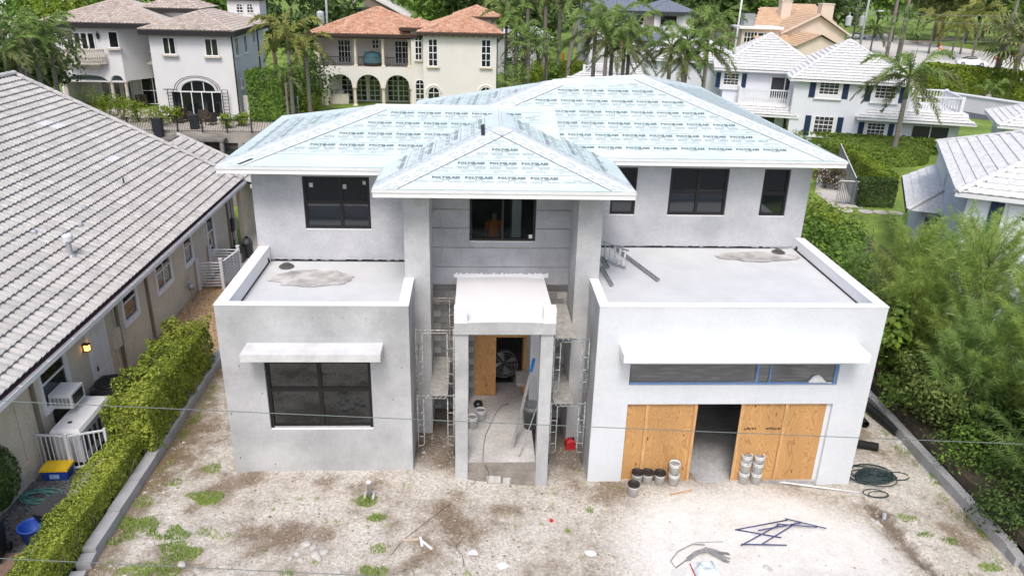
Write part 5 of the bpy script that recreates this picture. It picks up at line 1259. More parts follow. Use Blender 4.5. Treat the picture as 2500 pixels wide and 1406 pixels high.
corrugated('long black corrugated pipe lying along the right kerb wall', lp(p1.x, p1.y, .14), lp(12.9, 22.8, .14), .14, g)
p = PG(2112, 1045); corrugated('open-ended black corrugated pipe between garage wall and the long pipe', lp(p.x, p.y, .13), lp(p.x-.1, p.y+3.2, .13), .13, g)
p = PG(2142, 1100); corrugated('short black ribbed pipe end poking out by the garage corner', lp(p.x, p.y, .13), lp(p.x-1.05, p.y+.42, .13), .13, g)
p = PG(2120, 985); corrugated('black corrugated pipe beside the kerb wall, partly behind the garage', lp(p.x+.2, p.y+1.4, .16), lp(p.x+.1, p.y+4, .16), .16, g)
for k, (u, v, rz, lb) in enumerate(((1196, 1181, .03, 'pale concrete block, left one of the pair before the porch step'), (1214, 1181, -.02, 'pale concrete block, right one of the pair before the porch step'), (1243, 1186, -.42, 'pale concrete block lying askew before the porch step'))):
    p = PG(u, v); t = MB().box(-.095, .095, -.2, .2, 0, .19); tag(t.build('concrete_block', mat('pale_block', (0.52, 0.51, 0.49), 0.9, 0.12, 6, 0.3, 40)), lb, 'block', 'loose blocks by the porch').location = (p.x, p.y+.2, p.z+.02); bpy.context.collection.objects[-1]
    o = [x for x in bpy.data.objects if x.get('label') == lb][0]; o.rotation_euler = (0, 0, rz)
# hose heap and grey cable coil
HB = mat('dark_hose', (0.035, 0.055, 0.058), 0.5, 0.25, 6)
p = PG(2132, 1166); mb = MB()
for k in range(7): coil(mb, (p.x+random.uniform(-.16, .16), p.y+random.uniform(-.12, .12), lot_h(p.x, p.y)+.01+.012*k), random.uniform(.28, .5), 3, .016, 50+k, ell=.72, turns=4, jit=.2)
q = PG(2180, 1163); coil(mb, (q.x, q.y, lot_h(q.x, q.y)), .34, 1, .016, 66, ell=.5, turns=1, jit=.1); q = PG(2135, 1205); coil(mb, (q.x, q.y, lot_h(q.x, q.y)), .3, 1, .016, 67, ell=.5, turns=2, jit=.1)
tag(mb.build('hose_heap', HB, smooth=True), 'tangled heap of dark hose by the garage corner', 'hose')
p = PG(1720, 1355); mb = MB(); CBL = mat('grey_cable', (0.25, 0.25, 0.26), 0.6, 0.2, 6)
for k in range(9):
    a = PG(1678+random.uniform(-6, 6), 1367+random.uniform(-4, 4)); c = PG(1722+random.uniform(-6, 6), 1352+random.uniform(-5, 5)); b = PG(1775+random.uniform(-8, 10), 1362+random.uniform(-12, 28)); mb.tube([a+V((0, 0, .04)), (a+c)/2+V((0, .05, .1)), c+V((0, 0, .14)), (c+b)/2+V((0, .02, .09)), b+V((0, 0, .03))], .013, 5)
mb.tube([PG(1678, 1367)+V((0, 0, .03)), PG(1650, 1387)+V((0, 0, .02)), PG(1637, 1370)+V((0, 0, .02)), PG(1655, 1347)+V((0, 0, .02)), PG(1690, 1330)+V((0, 0, .03)), PG(1720, 1335)+V((0, 0, .08))], .013, 5)
mb.tube([PG(1655, 1347)+V((0, 0, .02)), PG(1700, 1325)+V((0, 0, .02)), PG(1765, 1323)+V((0, 0, .02))], .007, 5)
tag(mb.build('cable_coil', CBL, smooth=True), 'grey cable bundle lying on the pale sand', 'cable')
# plastic sack under the cable, white bucket lid at the frame edge
p = PG(1722, 1392); t = thing('plastic_sack', 'crumpled pale blue plastic sack with a red edge under the cable', 'sack', p, .1)
mb = MB(); vs = []; n = 12
for j in range(n+1):
    for i in range(n+1):
        x, y = -.30+.6*i/n, -.28+.52*j/n; e = min(i, n-i, j, n-j)/n*2; vs.append((x+.02*noise2(x*9, y*9), y, .02+.13*min(1, e*2.2)+.05*noise2(x*7, y*7, 2)*min(1, e*3)))
mb.add(vs, [(j*(n+1)+i, j*(n+1)+i+1, (j+1)*(n+1)+i+1, (j+1)*(n+1)+i) for j in range(n) for i in range(n)]); mb.build('sack', mat('pale_blue_plastic', (0.42, 0.56, 0.66), 0.35, 0.3, 6, col2=(0.72, 0.76, 0.78)), t, local=True, smooth=False)
MB().bar((-.315, -.28, .03), (-.30, .24, .03), .02).build('red_edge', mat('red_plastic', (0.42, 0.03, 0.03), 0.5), t, local=True)
p = PG(1656, 1402); tag(MB().lathe([(0, 0), (.16, 0), (.165, .03), (.14, .04), (0, .035)], 20, p).build('white_disc', BW, smooth=False), 'round white bucket lid lying on the pale sand', 'lid')
# blue scaffold cross braces
BRACE = mat('blue_brace', (0.045, 0.06, 0.17), 0.5, 0.25, 10)
br = [((1795, 1294), (1922, 1270)), ((1795, 1294), (1907, 1314)), ((1809, 1334), (1900, 1284)), ((1809, 1332), (1920, 1334)), ((1860, 1332), (1940, 1283)), ((1850, 1300), (1955, 1281)), ((1915, 1272), (2016, 1296)), ((1895, 1286), (1993, 1294))]
def g2(q, z): p = PG(*q); return p+V((0, 0, z))
for k in range(0, len(br), 2):
    t = thing('scaffold_brace', 'dark blue steel cross brace lying folded on the pale sand', 'brace', g2(br[k][0], 0), 0, 'blue cross braces on the sand')
    for m_, (a, b) in enumerate(br[k:k+2]): MB().cyl(g2(a, .02+.012*(k+m_)), g2(b, .02+.012*(k+m_)), .015, n=8).build('tube', BRACE, t, smooth=True)
# scraps
for (u0, v0, u1, v1, w_, lb, m_) in ((983, 1320, 1022, 1319, .07, 'short pink-tan board lying on the dirt', mat('tan_board', (0.56, 0.44, 0.35), .8, .1, 5)), (1030, 1322, 1055, 1343, .06, 'white-painted lath lying askew against a tan board', PVC), (1026, 1312, 1031, 1336, .06, 'short white lath crossing the tan board', PVC)):
    a, b = PG(u0, v0), PG(u1, v1); tag(MB().bar(a+V((0, 0, .03)), b+V((0, 0, .035)), w_, .025).build('timber_scrap', m_), lb, 'board')
a, b = PG(1635, 1208), PG(1690, 1198); tag(MB().bar(a+V((0, 0, .02)), b+V((0, 0, .03)), .03, .02).build('timber_scrap', WOOD), 'thin weathered stick lying before the row of pails', 'stick')
p = PG(1346, 1272); tag(MB().lathe([(0, 0), (.05, 0), (.055, .04), (.04, .045), (0, .03)], 9, p).build('red_scrap', mat('bright_red_plastic', (0.55, 0.03, 0.02), .4)), 'small red plastic cap on the dirt', 'cap')
for k, (u, v) in enumerate(((1440, 1352), (1155, 1352), (1225, 1383))):
    p = PG(u, v); rnd = random.Random(k); mb = MB().poly([(p.x+.16*math.cos(a)*rnd.uniform(.6, 1.2), p.y+.13*math.sin(a)*rnd.uniform(.6, 1.2), p.z+.02+rnd.uniform(0, .03)) for a in [.9*j for j in range(7)]])
    tag(mb.build('plastic_scrap', MATS['white_film']), ('torn clear plastic sheet on the dirt, the larger scrap', 'small torn plastic scrap near the loose boards', 'whitish scrap of film pressed into the dirt')[k], 'plastic scrap')
pts = [PG(u, v)+V((0, 0, .012)) for u, v in ((1175, 1162), (1150, 1185), (1100, 1230), (1040, 1275), (985, 1318), (955, 1355))]
tag(MB().tube(pts, .007, 4).build('cord', mat('brown_cord', (0.10, 0.06, 0.04), .8)), 'thin brown cord trailing from the porch across the dirt', 'cord')
for k, pp in enumerate((((1130, 1316), (1114, 1330), (1116, 1342), (1128, 1355), (1132, 1370), (1130, 1385)), ((970, 1398), (990, 1390), (1008, 1392), (1013, 1405)))):
    tag(MB().tube([PG(u, v)+V((0, 0, .012)) for u, v in pp], .006, 4).build('wire_scrap', BLACKP), ('curved black wire scrap on the dirt', 'looped black wire scrap near the grass patch')[k], 'wire')
p = PG(2158, 1266); tag(MB().cyl(p, p+V((0, .02, .16)), .05, n=10).build('pipe_stub', mat('pale_pipe', (.45, .48, .52), .5)), 'short pale pipe stub standing in the muddy gully', 'pipe')
# ---- scaffolds
RUST = mat('scaffold_paint', (0.24, 0.225, 0.21), 0.65, 0.5, 14, col2=(0.42, 0.41, 0.39)); SCB = mat('scaffold_blue', (0.19, 0.28, 0.33), 0.6, 0.45, 12, col2=(0.38, 0.4, 0.4))
def scaffold_frame(t, x0, x1, y, z0, h, m):
    mb = MB(); r = .021
    for x in (x0, x1): mb.cyl((x, y, z0), (x, y, z0+h), r, n=7)
    mb.cyl((x0, y, z0+h-.06), (x1, y, z0+h-.06), r, n=7)
    i0, i1 = x0+.17, x1-.17
    mb.tube([(x0, y, z0+.32), (i0-.06, y, z0+.32), (i0, y, z0+.38), (i0, y, z0+h-.14)], .016, 6); mb.tube([(x1, y, z0+.32), (i1+.06, y, z0+.32), (i1, y, z0+.38), (i1, y, z0+h-.14)], .016, 6); mb.cyl((i0, y, z0+h-.14), (i1, y, z0+h-.14), .016, n=6)
    for k in range(3):
        z = z0+.62+k*.38
        mb.cyl((x0, y, z), (i0, y, z), .013, n=6); mb.cyl((x1, y, z), (i1, y, z), .013, n=6)
    mb.build('frame', m, t, smooth=True)
for side, (x0, x1, m_, zg) in enumerate(((-1.50, -.50, RUST, -.16), (2.20, 3.14, SCB, -.42))):
    t = thing('scaffold', ('rusty white scaffold tower between left bay and porch', 'pale blue scaffold tower between porch and garage bay')[side], 'scaffold', ((x0+x1)/2, 19.2, zg))
    h = 1.98
    for y in (18.3, 20.45):
        for lv in (0, 1): scaffold_frame(t, x0, x1, y, zg+lv*h, h, m_)
    mb = MB()
    for x in (x0, x1):
        for lv in (0, 1): MB().cyl((x, 18.3, zg+lv*h+.5), (x, 20.45, zg+lv*h+1.5), .012, n=6).build('brace', m_, t, smooth=True); MB().cyl((x, 18.3, zg+lv*h+1.5), (x, 20.45, zg+lv*h+.5), .012, n=6).build('brace', m_, t, smooth=True)
PLK = mat('plank_concrete_spattered', (0.36, 0.35, 0.33), 0.9, 0.25, 5, 0.3, 20, fine=.2)
def plank(label, x0, x1, y0, y1, z):
    t = thing('scaffold_plank', label, 'plank', ((x0+x1)/2, y0, z), 0, 'scaffold planks')
    MB().box(x0, x1, y0, y1, z, z+.03).build('deck', PLK, t)
    for k in range(4): MB().box(x0+.04+k*(x1-x0-.12)/3, x0+.08+k*(x1-x0-.12)/3, y0-.05, y0+.06, z-.035, z-.001).build('hook', GALV, t)
plank('grey spattered plank across the rusty scaffold beside the left bay', -1.16, -.66, 18.24, 20.5, 1.79)
plank('lower grey plank across the pale blue scaffold', 2.25, 2.78, 18.24, 20.5, 1.53); plank('upper grey plank across the pale blue scaffold', 2.20, 2.76, 18.24, 20.5, 3.53)
plank('short grey plank standing within the porch beside the ladder', 1.30, 1.68, 19.6, 20.4, 1.35)
# ---- porch clutter
t = thing('extension_ladder', 'aluminium extension ladder leaning on the porch', 'ladder', (1.15, 18.06, .33))
a = V((1.15, 18.10, .34)); d = (PX(1302, 884, 1.66)-a); s = V((.18, 1, .0)).normalized()*.2
for k in (-1, 1): MB().bar(a+s*k, a+d+s*k, .075, .03).build('rail', ALU, t)
for k in range(9): q = a+d*(.06+.1*k); MB().cyl(q-s, q+s, .014, n=7).build('rung', ALU, t)
for k in (-1, 1): MB().bar(a+d*.93+s*k, a+d*1.005+s*k, .085, .04).build('rail_cap', BLUET, t)
MB().bar(a+d*.60+s*1.1, a+d*.78+s*1.1, .09, .03).build('safety_label', mat('orange_plastic', (0.65, 0.20, 0.02), .5), t)
tag(MB().cyl((1.28, 17.47, .335), (1.86, 18.6, 1.35), .014, n=8).build('steel_rod', GALV), 'thin steel rod propped against the grey trash can', 'rod')
t = thing('trash_can', 'grey plastic trash can with clear liner on the porch slab', 'trash can', (1.71, 18.98, .33))
MB().lathe([(0, 0), (.20, 0), (.255, .68), (.275, .69), (.275, .73), (.25, .73), (.235, .7), (.19, .04), (0, .04)], 20, cap=False).build('can', mat('grey_can', (0.10, 0.115, 0.12), .55, .15, 4), t, local=True, smooth=True); MB().lathe([(.28, .62), (.285, .74), (.25, .75), (.2, .62), (0, .55)], 16, cap=False).build('liner', PLAST, t, local=True, smooth=True)
t = thing('drum_fan', 'large grey drum fan standing in the dark doorway', 'fan', (1.0, 21.75, .33))
for r_ in (.46, .36, .26, .16): 
    mb = MB(); mb.tube([(r_*math.cos(a_), -.12, .62+r_*math.sin(a_)) for a_ in [2*math.pi*k/28 for k in range(29)]], .008, 4); mb.build('guard_ring', GALV, t, local=True)
MB().lathe([(.46, -.14), (.48, -.12), (.48, .14), (.46, .16)], 28, cap=False).build('drum', GALV, t, local=True, smooth=True).matrix_basis = Matrix.Translation((0, 0, .62)) @ Matrix.Rotation(math.radians(90), 4, 'X')
for k in range(8): a_ = k*math.pi/4; MB().bar((.05*math.cos(a_), -.125, .62+.05*math.sin(a_)), (.46*math.cos(a_), -.125, .62+.46*math.sin(a_)), .012).build('guard_spoke', GALV, t, local=True)
for k in range(4):
    a_ = k*math.pi/2+.3; c, s_ = math.cos(a_), math.sin(a_); MB().add([(.06*c, 0, .62+.06*s_), (.4*c-.12*s_, -.06, .62+.4*s_+.12*c), (.42*c+.1*s_, .06, .62+.42*s_-.1*c)], [(0, 1, 2)]).build('blade', ALU, t, local=True)
MB().box(-.32, .32, -.2, .2, 0, .04).box(-.3, -.26, -.03, .03, .04, .6).box(.26, .3, -.03, .03, .04, .6).build('stand', DKM, t, local=True)
t = thing('cut_off_saw', 'black cutting wheel tool standing on the porch by the plywood', 'saw', (.18, 20.05, .33)); w_ = MB().lathe([(0, -.012), (.14, -.012), (.14, .012), (0, .012)], 18).build('disc', BLACKP, t, local=True); w_.matrix_basis = Matrix.Translation((0, -.05, .15)) @ Matrix.Rotation(math.radians(90), 4, 'X'); MB().lathe([(0, -.02), (.04, -.02), (.04, .02), (0, .02)], 12).build('hub', GALV, t, local=True).matrix_basis = w_.matrix_basis.copy(); MB().box(-.1, .12, 0, .2, 0, .12).build('motor', DKM, t, local=True)
tag(MB().tube([PZ(u, v, .345) for u, v in ((1242, 985), (1225, 990), (1213, 1005), (1200, 1030), (1186, 1060), (1180, 1090), (1179, 1125))]+[(.45, 17.13, .1), (.42, 16.95, -.13)], .007, 5).build('power_cord', BLACKP), 'black power cord running from the doorway over the porch edge', 'cord')
p = PG(1391, 1092); t = thing('fuel_can', 'red plastic fuel can standing on rubble under the blue scaffold', 'fuel can', p, .15); REDP = mat('red_fuel_plastic', (0.42, 0.02, 0.03), .4, .12, 4)
mb = taper_box(.30, .24, .27, .21, 0, .24); mb.build('body', REDP, t, local=True); taper_box(.27, .21, .10, .10, .241, .30).build('shoulder', REDP, t, local=True); MB().tube([(-.1, 0, .26), (-.08, 0, .34), (.04, 0, .35), (.06, 0, .28)], .018, 6).build('handle', REDP, t, local=True); MB().cyl((.09, 0, .27), (.1, 0, .34), .03).build('cap', BLACKP, t, local=True)
# ---- on the garage roof: step ladder laid down and steel studs
rz = 4.52
t = thing('step_ladder', 'grey metal step ladder lying on edge on the flat garage roof', 'ladder', PZ(1480, 650, rz))
a, b, c, e = PZ(1471, 590, rz+.6), PZ(1535, 612, rz+.42), PZ(1471, 632, rz+.03), PZ(1527, 653, rz+.03)
MB().bar(a, b, .05, .03).build('rail', GALV, t); MB().bar(c, e, .05, .03).build('rail', GALV, t)
for k in range(5): f_ = .1+.2*k; MB().bar(a.lerp(b, f_), c.lerp(e, f_), .06, .02).build('step', GALV, t)
MB().bar(PZ(1490, 605, rz+.4), PZ(1535, 613, rz+.42), .03, .02).build('spreader', GALV, t)
for k, (q0, q1) in enumerate((((1500, 606), (1607, 686)), ((1467, 652), (1493, 698)), ((1468, 628), (1484, 655)))):
    a, b = PZ(*q0, rz), PZ(*q1, rz); mb = MB().bar(a+V((0, 0, .02)), b+V((0, 0, .02)), .09, .006); d = (b-a).normalized(); s = V((d.y, -d.x, 0))*.045
    mb.bar(a+s+V((0, 0, .04)), b+s+V((0, 0, .04)), .006, .04).bar(a-s+V((0, 0, .04)), b-s+V((0, 0, .04)), .006, .04); tag(mb.build('steel_stud', GALV), ('long steel stud channel reaching out from the step ladder', 'steel stud channel lying along the garage parapet', 'short steel stud channel beside the step ladder')[k], 'steel stud', 'steel studs on the flat roof')
# hanging wire on the niche wall
tag(MB().tube([PY(u, v, NICHE_Y-.03) for u, v in ((1067, 489), (1070, 510), (1076, 530), (1079, 560), (1083, 590), (1082, 615), (1075, 634), (1070, 626))], .006, 4).build('hanging_wire', mat('tan_wire', (.6, .5, .36), .7)), 'thin tan wire dangling down the grooved niche wall', 'wire')
# person at work inside the niche window
t = thing('person', 'person in orange shirt and dark trousers standing inside the open centre window', 'person', (.62, 21.55, 4.32))
me = bpy.data.meshes.new('body'); J = [(0, 0, .95), (0, 0, 1.2), (0, 0, 1.42), (0, 0, 1.52), (0, -.02, 1.62), (0, -.02, 1.75), (-.1, 0, .9), (-.11, -.02, .5), (-.11, 0, .09), (-.11, -.12, .04), (.1, 0, .9), (.11, .04, .5), (.11, .08, .09), (.11, -.04, .04), (-.19, 0, 1.40), (-.24, .02, 1.12), (-.22, -.08, .88), (.19, 0, 1.40), (.25, .02, 1.12), (.23, -.06, .88), (-.21, -.1, .78), (.22, -.08, .78)]
E_ = [(0, 1), (1, 2), (2, 3), (3, 4), (4, 5), (0, 6), (6, 7), (7, 8), (8, 9), (0, 10), (10, 11), (11, 12), (12, 13), (2, 14), (14, 15), (15, 16), (2, 17), (17, 18), (18, 19), (16, 20), (19, 21)]
R_ = [.14, .13, .14, .06, .09, .08, .085, .06, .045, .035, .085, .06, .045, .035, .06, .045, .035, .06, .045, .035, .03, .03]
me.from_pydata(J, E_, []); SKIN = mat('skin', (0.30, 0.17, 0.11), .6, .08, 4); me.materials.append(SKIN)
ob = link('body', me, t, True); md = ob.modifiers.new('skin', 'SKIN'); sv = me.skin_vertices[0].data
for k, r_ in enumerate(R_): sv[k].radius = (r_, r_*.8); sv[k].use_root = (k == 0)
ob.modifiers.new('sub', 'SUBSURF').levels = 2
MB().lathe([(.165, .92), (.16, 1.1), (.175, 1.3), (.17, 1.42), (.08, 1.49)], 14, cap=False).build('shirt', mat('orange_shirt', (0.62, 0.17, 0.03), .8, .1, 5), t, local=True, smooth=True)
for s_ in (-1, 1): MB().tube([(s_*.1, 0, .93), (s_*.11, .0, .5), (s_*.11, .03, .08)], .105, 10, r_end=.075).build('trouser_leg', mat('black_cloth', (.015, .015, .018), .9), t, local=True, smooth=True); MB().tube([(s_*.17, 0, 1.42), (s_*.24, .02, 1.18)], .075, 9, r_end=.065).build('sleeve', MATS['orange_shirt'], t, local=True, smooth=True)
MB().lathe([(.0, 1.86), (.07, 1.84), (.1, 1.75), (.098, 1.68)], 12, (0, -.015, 0), cap=False).build('hair', mat('dark_hair', (.02, .015, .01), .7), t, local=True, smooth=True)
# ---- overhead wires along the street, close to the camera
WIRE = mat('overhead_wire', (0.16, 0.19, 0.18), 0.5, 0.1, 3)
for k, (q0, q1, y, lb) in enumerate((((0, 973), (2500, 1080), 9.5, 'thin overhead wire crossing in front of the whole house'), ((0, 1357), (1000, 1402), 8.4, 'thin overhead wire crossing low over the dirt lot and hedge'))):
    a, b = PY(*q0, y), PY(*q1, y); d = (b-a)/(b-a).x; p0 = a+d*(-45-a.x); pts = []
    for i in range(31): x = -45+90*i/30; q = a+d*(x-a.x); q.z += .00055*(x*x)*.6-.05; pts.append(q)
    tag(MB().tube(pts, .006, 5).build('overhead_wire', WIRE, smooth=True), lb, 'wire')
# ------------------------------------------------------------------ background houses
class Loc:
    def __init__(s, x, y, z=0.0, deg=0.0):
        s.o = V((x, y, z)); s.rz = math.radians(deg); s.M = Matrix.Translation(s.o) @ Matrix.Rotation(s.rz, 4, 'Z'); s.I = s.M.inverted()
    def pix(s, u, v, y=0.0):
        n = s.M.to_3x3() @ V((0, 1, 0)); p0 = s.M @ V((0, y, 0)); d = ray(u, v); t = (p0-CAM).dot(n)/d.dot(n); q = s.I @ (CAM+d*t); return q.x, q.z
    def rect(s, u0, v0, u1, v1, y=0.0):
        a = s.pix(u0, v0, y); b = s.pix(u1, v1, y); return min(a[0], b[0]), max(a[0], b[0]), min(a[1], b[1]), max(a[1], b[1])
def local_thing(name, label, cat, L, group=None): return thing(name, label, cat, L.o, L.rz, group)
def hip_roof(parent, x0, x1, y0, y1, z, s, tm, tw=.33, th=.38, amp=.06, lift=.05, fm=None, fh=.18, sides='flr', wave='b', caps=None, z_off=0.0):
    w, d = x1-x0, y1-y0; h = min(w, d)/2
    if w >= d: r0, r1 = (x0+h, y0+h, z+s*h), (x1-h, y0+h, z+s*h)
    else: r0, r1 = (x0+h, y0+h, z+s*h), (x0+h, y1-h, z+s*h)
    A, B, Cc, D = (x0, y0, z), (x1, y0, z), (x1, y1, z), (x0, y1, z)
    F = {'f': [A, B, r1, r0] if w >= d else [A, B, r0], 'r': [B, Cc, r1] if w >= d else [B, Cc, r1, r0], 'b': [Cc, D, r0, r1] if w >= d else [Cc, D, r1], 'l': [D, A, r0] if w >= d else [D, A, r0, r1]}
    mb = MB()
    for k in F: 
        pts = [V(p) for p in F[k]]; q = []
        for p in pts:
            if not q or (p-q[-1]).length > 1e-4: q.append(p)
        if (q[0]-q[-1]).length < 1e-4: q.pop()
        F[k] = q; mb.poly(q)
    mb.poly([A, D, Cc, B]); rf = mb.build('roof', tm, parent, local=True)
    tl = tile_mesh(tw, th*1.06, amp, lift, 4 if wave == 'b' else 4, .03, wave)
    for k in sides:
        f = Face(F[k]); stuff(tiles_joined(lay_tiles(f, tw, th, tl), tl).build('roof_tiles', tm, rf, local=True))
    cm = caps or tm; mb = MB()
    hips = [(A, r0), (B, r1 if w >= d else r0)] + ([(r0, r1)] if abs(w-d) > .01 else [])
    if 'r' in sides: hips.append((Cc, r1))
    if 'l' in sides: hips.append((D, r0 if w >= d else r1))
    for a, b in hips: ridge_caps(mb, a, b, .13, .4).build('hip_cap', cm, rf, local=True); mb = MB()
    if fm:
        MB().box(x0-.03, x1+.03, y0-.03, y0+.05, z-fh, z-.005).build('fascia_board', fm, rf, local=True); MB().box(x1-.05, x1+.028, y0+.051, y1, z-fh, z-.005).build('fascia_board', fm, rf, local=True); MB().box(x0-.028, x0+.05, y0+.051, y1, z-fh, z-.005).build('fascia_board', fm, rf, local=True)
    return rf
def lwin(parent, r, y, cols=1, rows=1, fm=None, gm=None, munt=None, sill=None, fw=.07, mull=None):
    return window(parent, *r, y-.085, cols, rows, fw, .07, fm or WHITEP, gm or GLASS, mull, sill, False, True, munt=munt)
def arch_win(parent, cx, hw, z0, zs, y, fm, gm=None, munt=3, trim=None):
    """round-headed window on a wall facing -y"""
    def outline(r, y_, zb): return [(cx-r, y_, zb), (cx+r, y_, zb)] + [(cx+r*math.cos(a), y_, zs+r*math.sin(a)) for a in [math.pi*k/12 for k in range(0, 13)]]
    mb = MB(); mb.prism(outline(hw, y-.03, z0), (0, .04, 0)); w = mb.build('window', gm or GLASS, parent, local=True)
    fr = MB()
    fr.tube([(cx-hw, y-.045, z0), (cx-hw, y-.045, zs)]+[(cx+hw*math.cos(a), y-.045, zs+hw*math.sin(a)) for a in [math.pi-math.pi*k/12 for k in range(13)]]+[(cx+hw, y-.045, z0), (cx-hw, y-.045, z0)], .045, 4)
    fr.bar((cx, y-.045, z0), (cx, y-.045, zs+hw), .05)
    for k in range(1, munt+1): z = z0+(zs-z0)*k/munt; fr.bar((cx-hw, y-.045, z), (cx+hw, y-.045, z), .05)
    fr.build('frame', fm, w, local=True)
    if trim:
        t = MB(); t.tube([(cx+(hw+.16)*math.cos(a), y-.02, zs+(hw+.16)*math.sin(a)) for a in [math.pi-math.pi*k/12 for k in range(13)]], .12, 5); t.build('arch_trim', trim, w, local=True)
    return w
def baluster_run(parent, a, b, z0, h, n, m, r=.05, posts=True):
    a, b = V(a), V(b)
    MB().bar(a+V((0, 0, z0+h)), b+V((0, 0, z0+h)), .16, .10).build('handrail', m, parent, local=True); MB().bar(a+V((0, 0, z0+.05)), b+V((0, 0, z0+.05)), .14, .10).build('bottom_rail', m, parent, local=True)
    me = MB().lathe([(r*.6, .1), (r*.6, h*.2), (r*1.15, h*.35), (r*.5, h*.62), (r*.6, h-.08)], 6, cap=False).mesh('baluster', m)
    for k in range(n):
        q = a.lerp(b, (k+.5)/n); o = link('baluster', me, parent, True); o.location = (q.x, q.y, z0)
    if posts:
        for q in (a, b): MB().box(q.x-.11, q.x+.11, q.y-.11, q.y+.11, z0-.05, z0+h+.12).build('post', m, parent, local=True)
def column(parent, x, y, z0, z1, r, m):
    MB().lathe([(r*1.5, 0), (r*1.5, .12), (r*1.1, .2), (r, .3), (r*.85, z1-z0-.3), (r*1.1, z1-z0-.2), (r*1.5, z1-z0-.12), (r*1.5, z1-z0)], 12, (x, y, z0)).build('column', m, parent, local=True, smooth=False)
def arch_wall(mb, x0, x1, z0, z1, y0, y1, ops, n=10):
    """wall with arched openings (cx, half width, spring z)"""
    xs = {x0, x1}
    for cx, hw, zs, zr in ops:
        for k in range(n+1): xs.add(cx-hw+2*hw*k/n)
    xs = sorted(xs)
    def bot(x):
        for cx, hw, zs, zr in ops:
            if cx-hw-1e-6 <= x <= cx+hw+1e-6: return zs+zr*math.sqrt(max(0, 1-((x-cx)/hw)**2))
        return z0
    for a, b in zip(xs[:-1], xs[1:]):
        m = (a+b)/2; ins = any(cx-hw < m < cx+hw for cx, hw, zs, zr in ops)
        if ins: za, zb = bot(a+1e-7 if a < m else a), bot(b-1e-7)
        else: za = zb = z0
        mb.add([(a, y0, za), (b, y0, zb), (b, y1, zb), (a, y1, za), (a, y0, z1), (b, y0, z1), (b, y1, z1), (a, y1, z1)], [(0, 3, 2, 1), (4, 5, 6, 7), (0, 1, 5, 4), (1, 2, 6, 5), (2, 3, 7, 6), (3, 0, 4, 7)])
    return mb
VW = mat('villa_stucco', (0.68, 0.68, 0.69), 0.85, 0.04, .8, .1, 20); VT = mat('villa_cast_stone', (0.56, 0.52, 0.45), 0.85, 0.15, 1.5)
BLKTRIM = mat('black_eave', (0.018, 0.017, 0.018), .6, .1, 2)
TANTILE = islandmat('tan_roof_tile', [(.40, .33, .28), (.50, .43, .38), (.46, .38, .33), (.55, .49, .44), (.36, .30, .27)])
TERRA = islandmat('terracotta_tile', [(.46, .24, .15), (.58, .34, .23), (.52, .28, .18), (.63, .42, .30), (.54, .32, .22), (.40, .22, .15)])
WTILE = islandmat('white_roof_tile', [(.63, .63, .625), (.655, .655, .65), (.64, .64, .635), (.665, .665, .66)])
# ---- white villa with black eaves
L = Loc(-27.4, 69.0); VI = local_thing('white_villa', 'white stucco villa with black eaves and brown tile roofs across the canal', 'house', L)
x1 = 6.85
MB().box(0, x1, 0, 10.5, -.1, 7.25).build('wall', VW, VI, local=True)
hip_roof(VI, -.55, x1+.5, -.6, 11, 7.38, .34, TANTILE, fm=BLKTRIM, fh=.42, sides='fr')
for q in ((395, 91, 432, 134), (498, 94, 536, 138)): lwin(VI, L.rect(*q), 0, 2, 1, WHITEP, sill=(.15, .2, .14, VT))
g = L.rect(417, 222, 550, 288); w = window(VI, g[0], g[1], .1, g[3], -.12, 5, 1, .09, .09, WHITEP, GLASS, .07, None, False, True)
c_ = L.pix(484, 215); MB().prism([(c_[0]-1.45, -.035, g[3]+.02), (c_[0]+1.45, -.035, g[3]+.02)]+[(c_[0]+1.45*math.cos(a), -.035, g[3]+.02+.85*math.sin(a)) for a in [math.pi*k/14 for k in range(1, 14)]], (0, .05, 0)).build('fanlight', GLASS, VI, local=True)
mb = MB(); mb.tube([(c_[0]+1.5*math.cos(a), -.07, g[3]+.05+.9*math.sin(a)) for a in [math.pi-math.pi*k/14 for k in range(15)]], .07, 5)
for k in (-.5, .5): mb.bar((c_[0]+k, -.06, g[3]), (c_[0]+k, -.06, g[3]+.75), .06)
mb.build('arch_trim', WHITEP, VI, local=True)
mb = MB()   # black iron trellis
for r_ in (1.75, 1.95): mb.tube([(c_[0]+r_*math.cos(a), -.3, g[3]+.1+.62*r_*math.sin(a)) for a in [math.pi-math.pi*k/14 for k in range(15)]], .03, 4)
for s_ in (-1, 1):
    xx = c_[0]+s_*2.3
    for dx in (-.25, .25): mb.bar((xx+dx, -.3, 0), (xx+dx, -.3, g[3]+.15), .05)
    for k in range(9): mb.bar((xx-.25, -.3, .3+k*.28), (xx+.25, -.3, .3+k*.28), .035)
    mb.bar((xx-.6, -.3, g[3]+.15), (c_[0]+s_*1.7, -.3, g[3]+.15), .06)
mb.build('iron_trellis', BLKTRIM, VI, local=True)
mb = MB()
for k in range(4): 
    y = 1.4+k*1.9; 
def side_win(parent, x, y0, y1, z0, z1, fm=WHITEP, cols=2):
    mb = MB().box(x, x+.06, y0-.08, y0, z0-.08, z1+.08).box(x, x+.06, y1, y1+.08, z0-.08, z1+.08).box(x, x+.055, y0, y1, z1, z1+.08).box(x-.0, x+.15, y0-.1, y1+.1, z0-.16, z0-.0)
    for k in range(1, cols): yy = y0+(y1-y0)*k/cols; mb.box(x, x+.05, yy-.03, yy+.03, z0, z1)
    w = mb.build('window', fm, parent, local=True); MB().box(x+.002, x+.02, y0, y1, z0, z1).build('pane', GLASS, w, local=True)
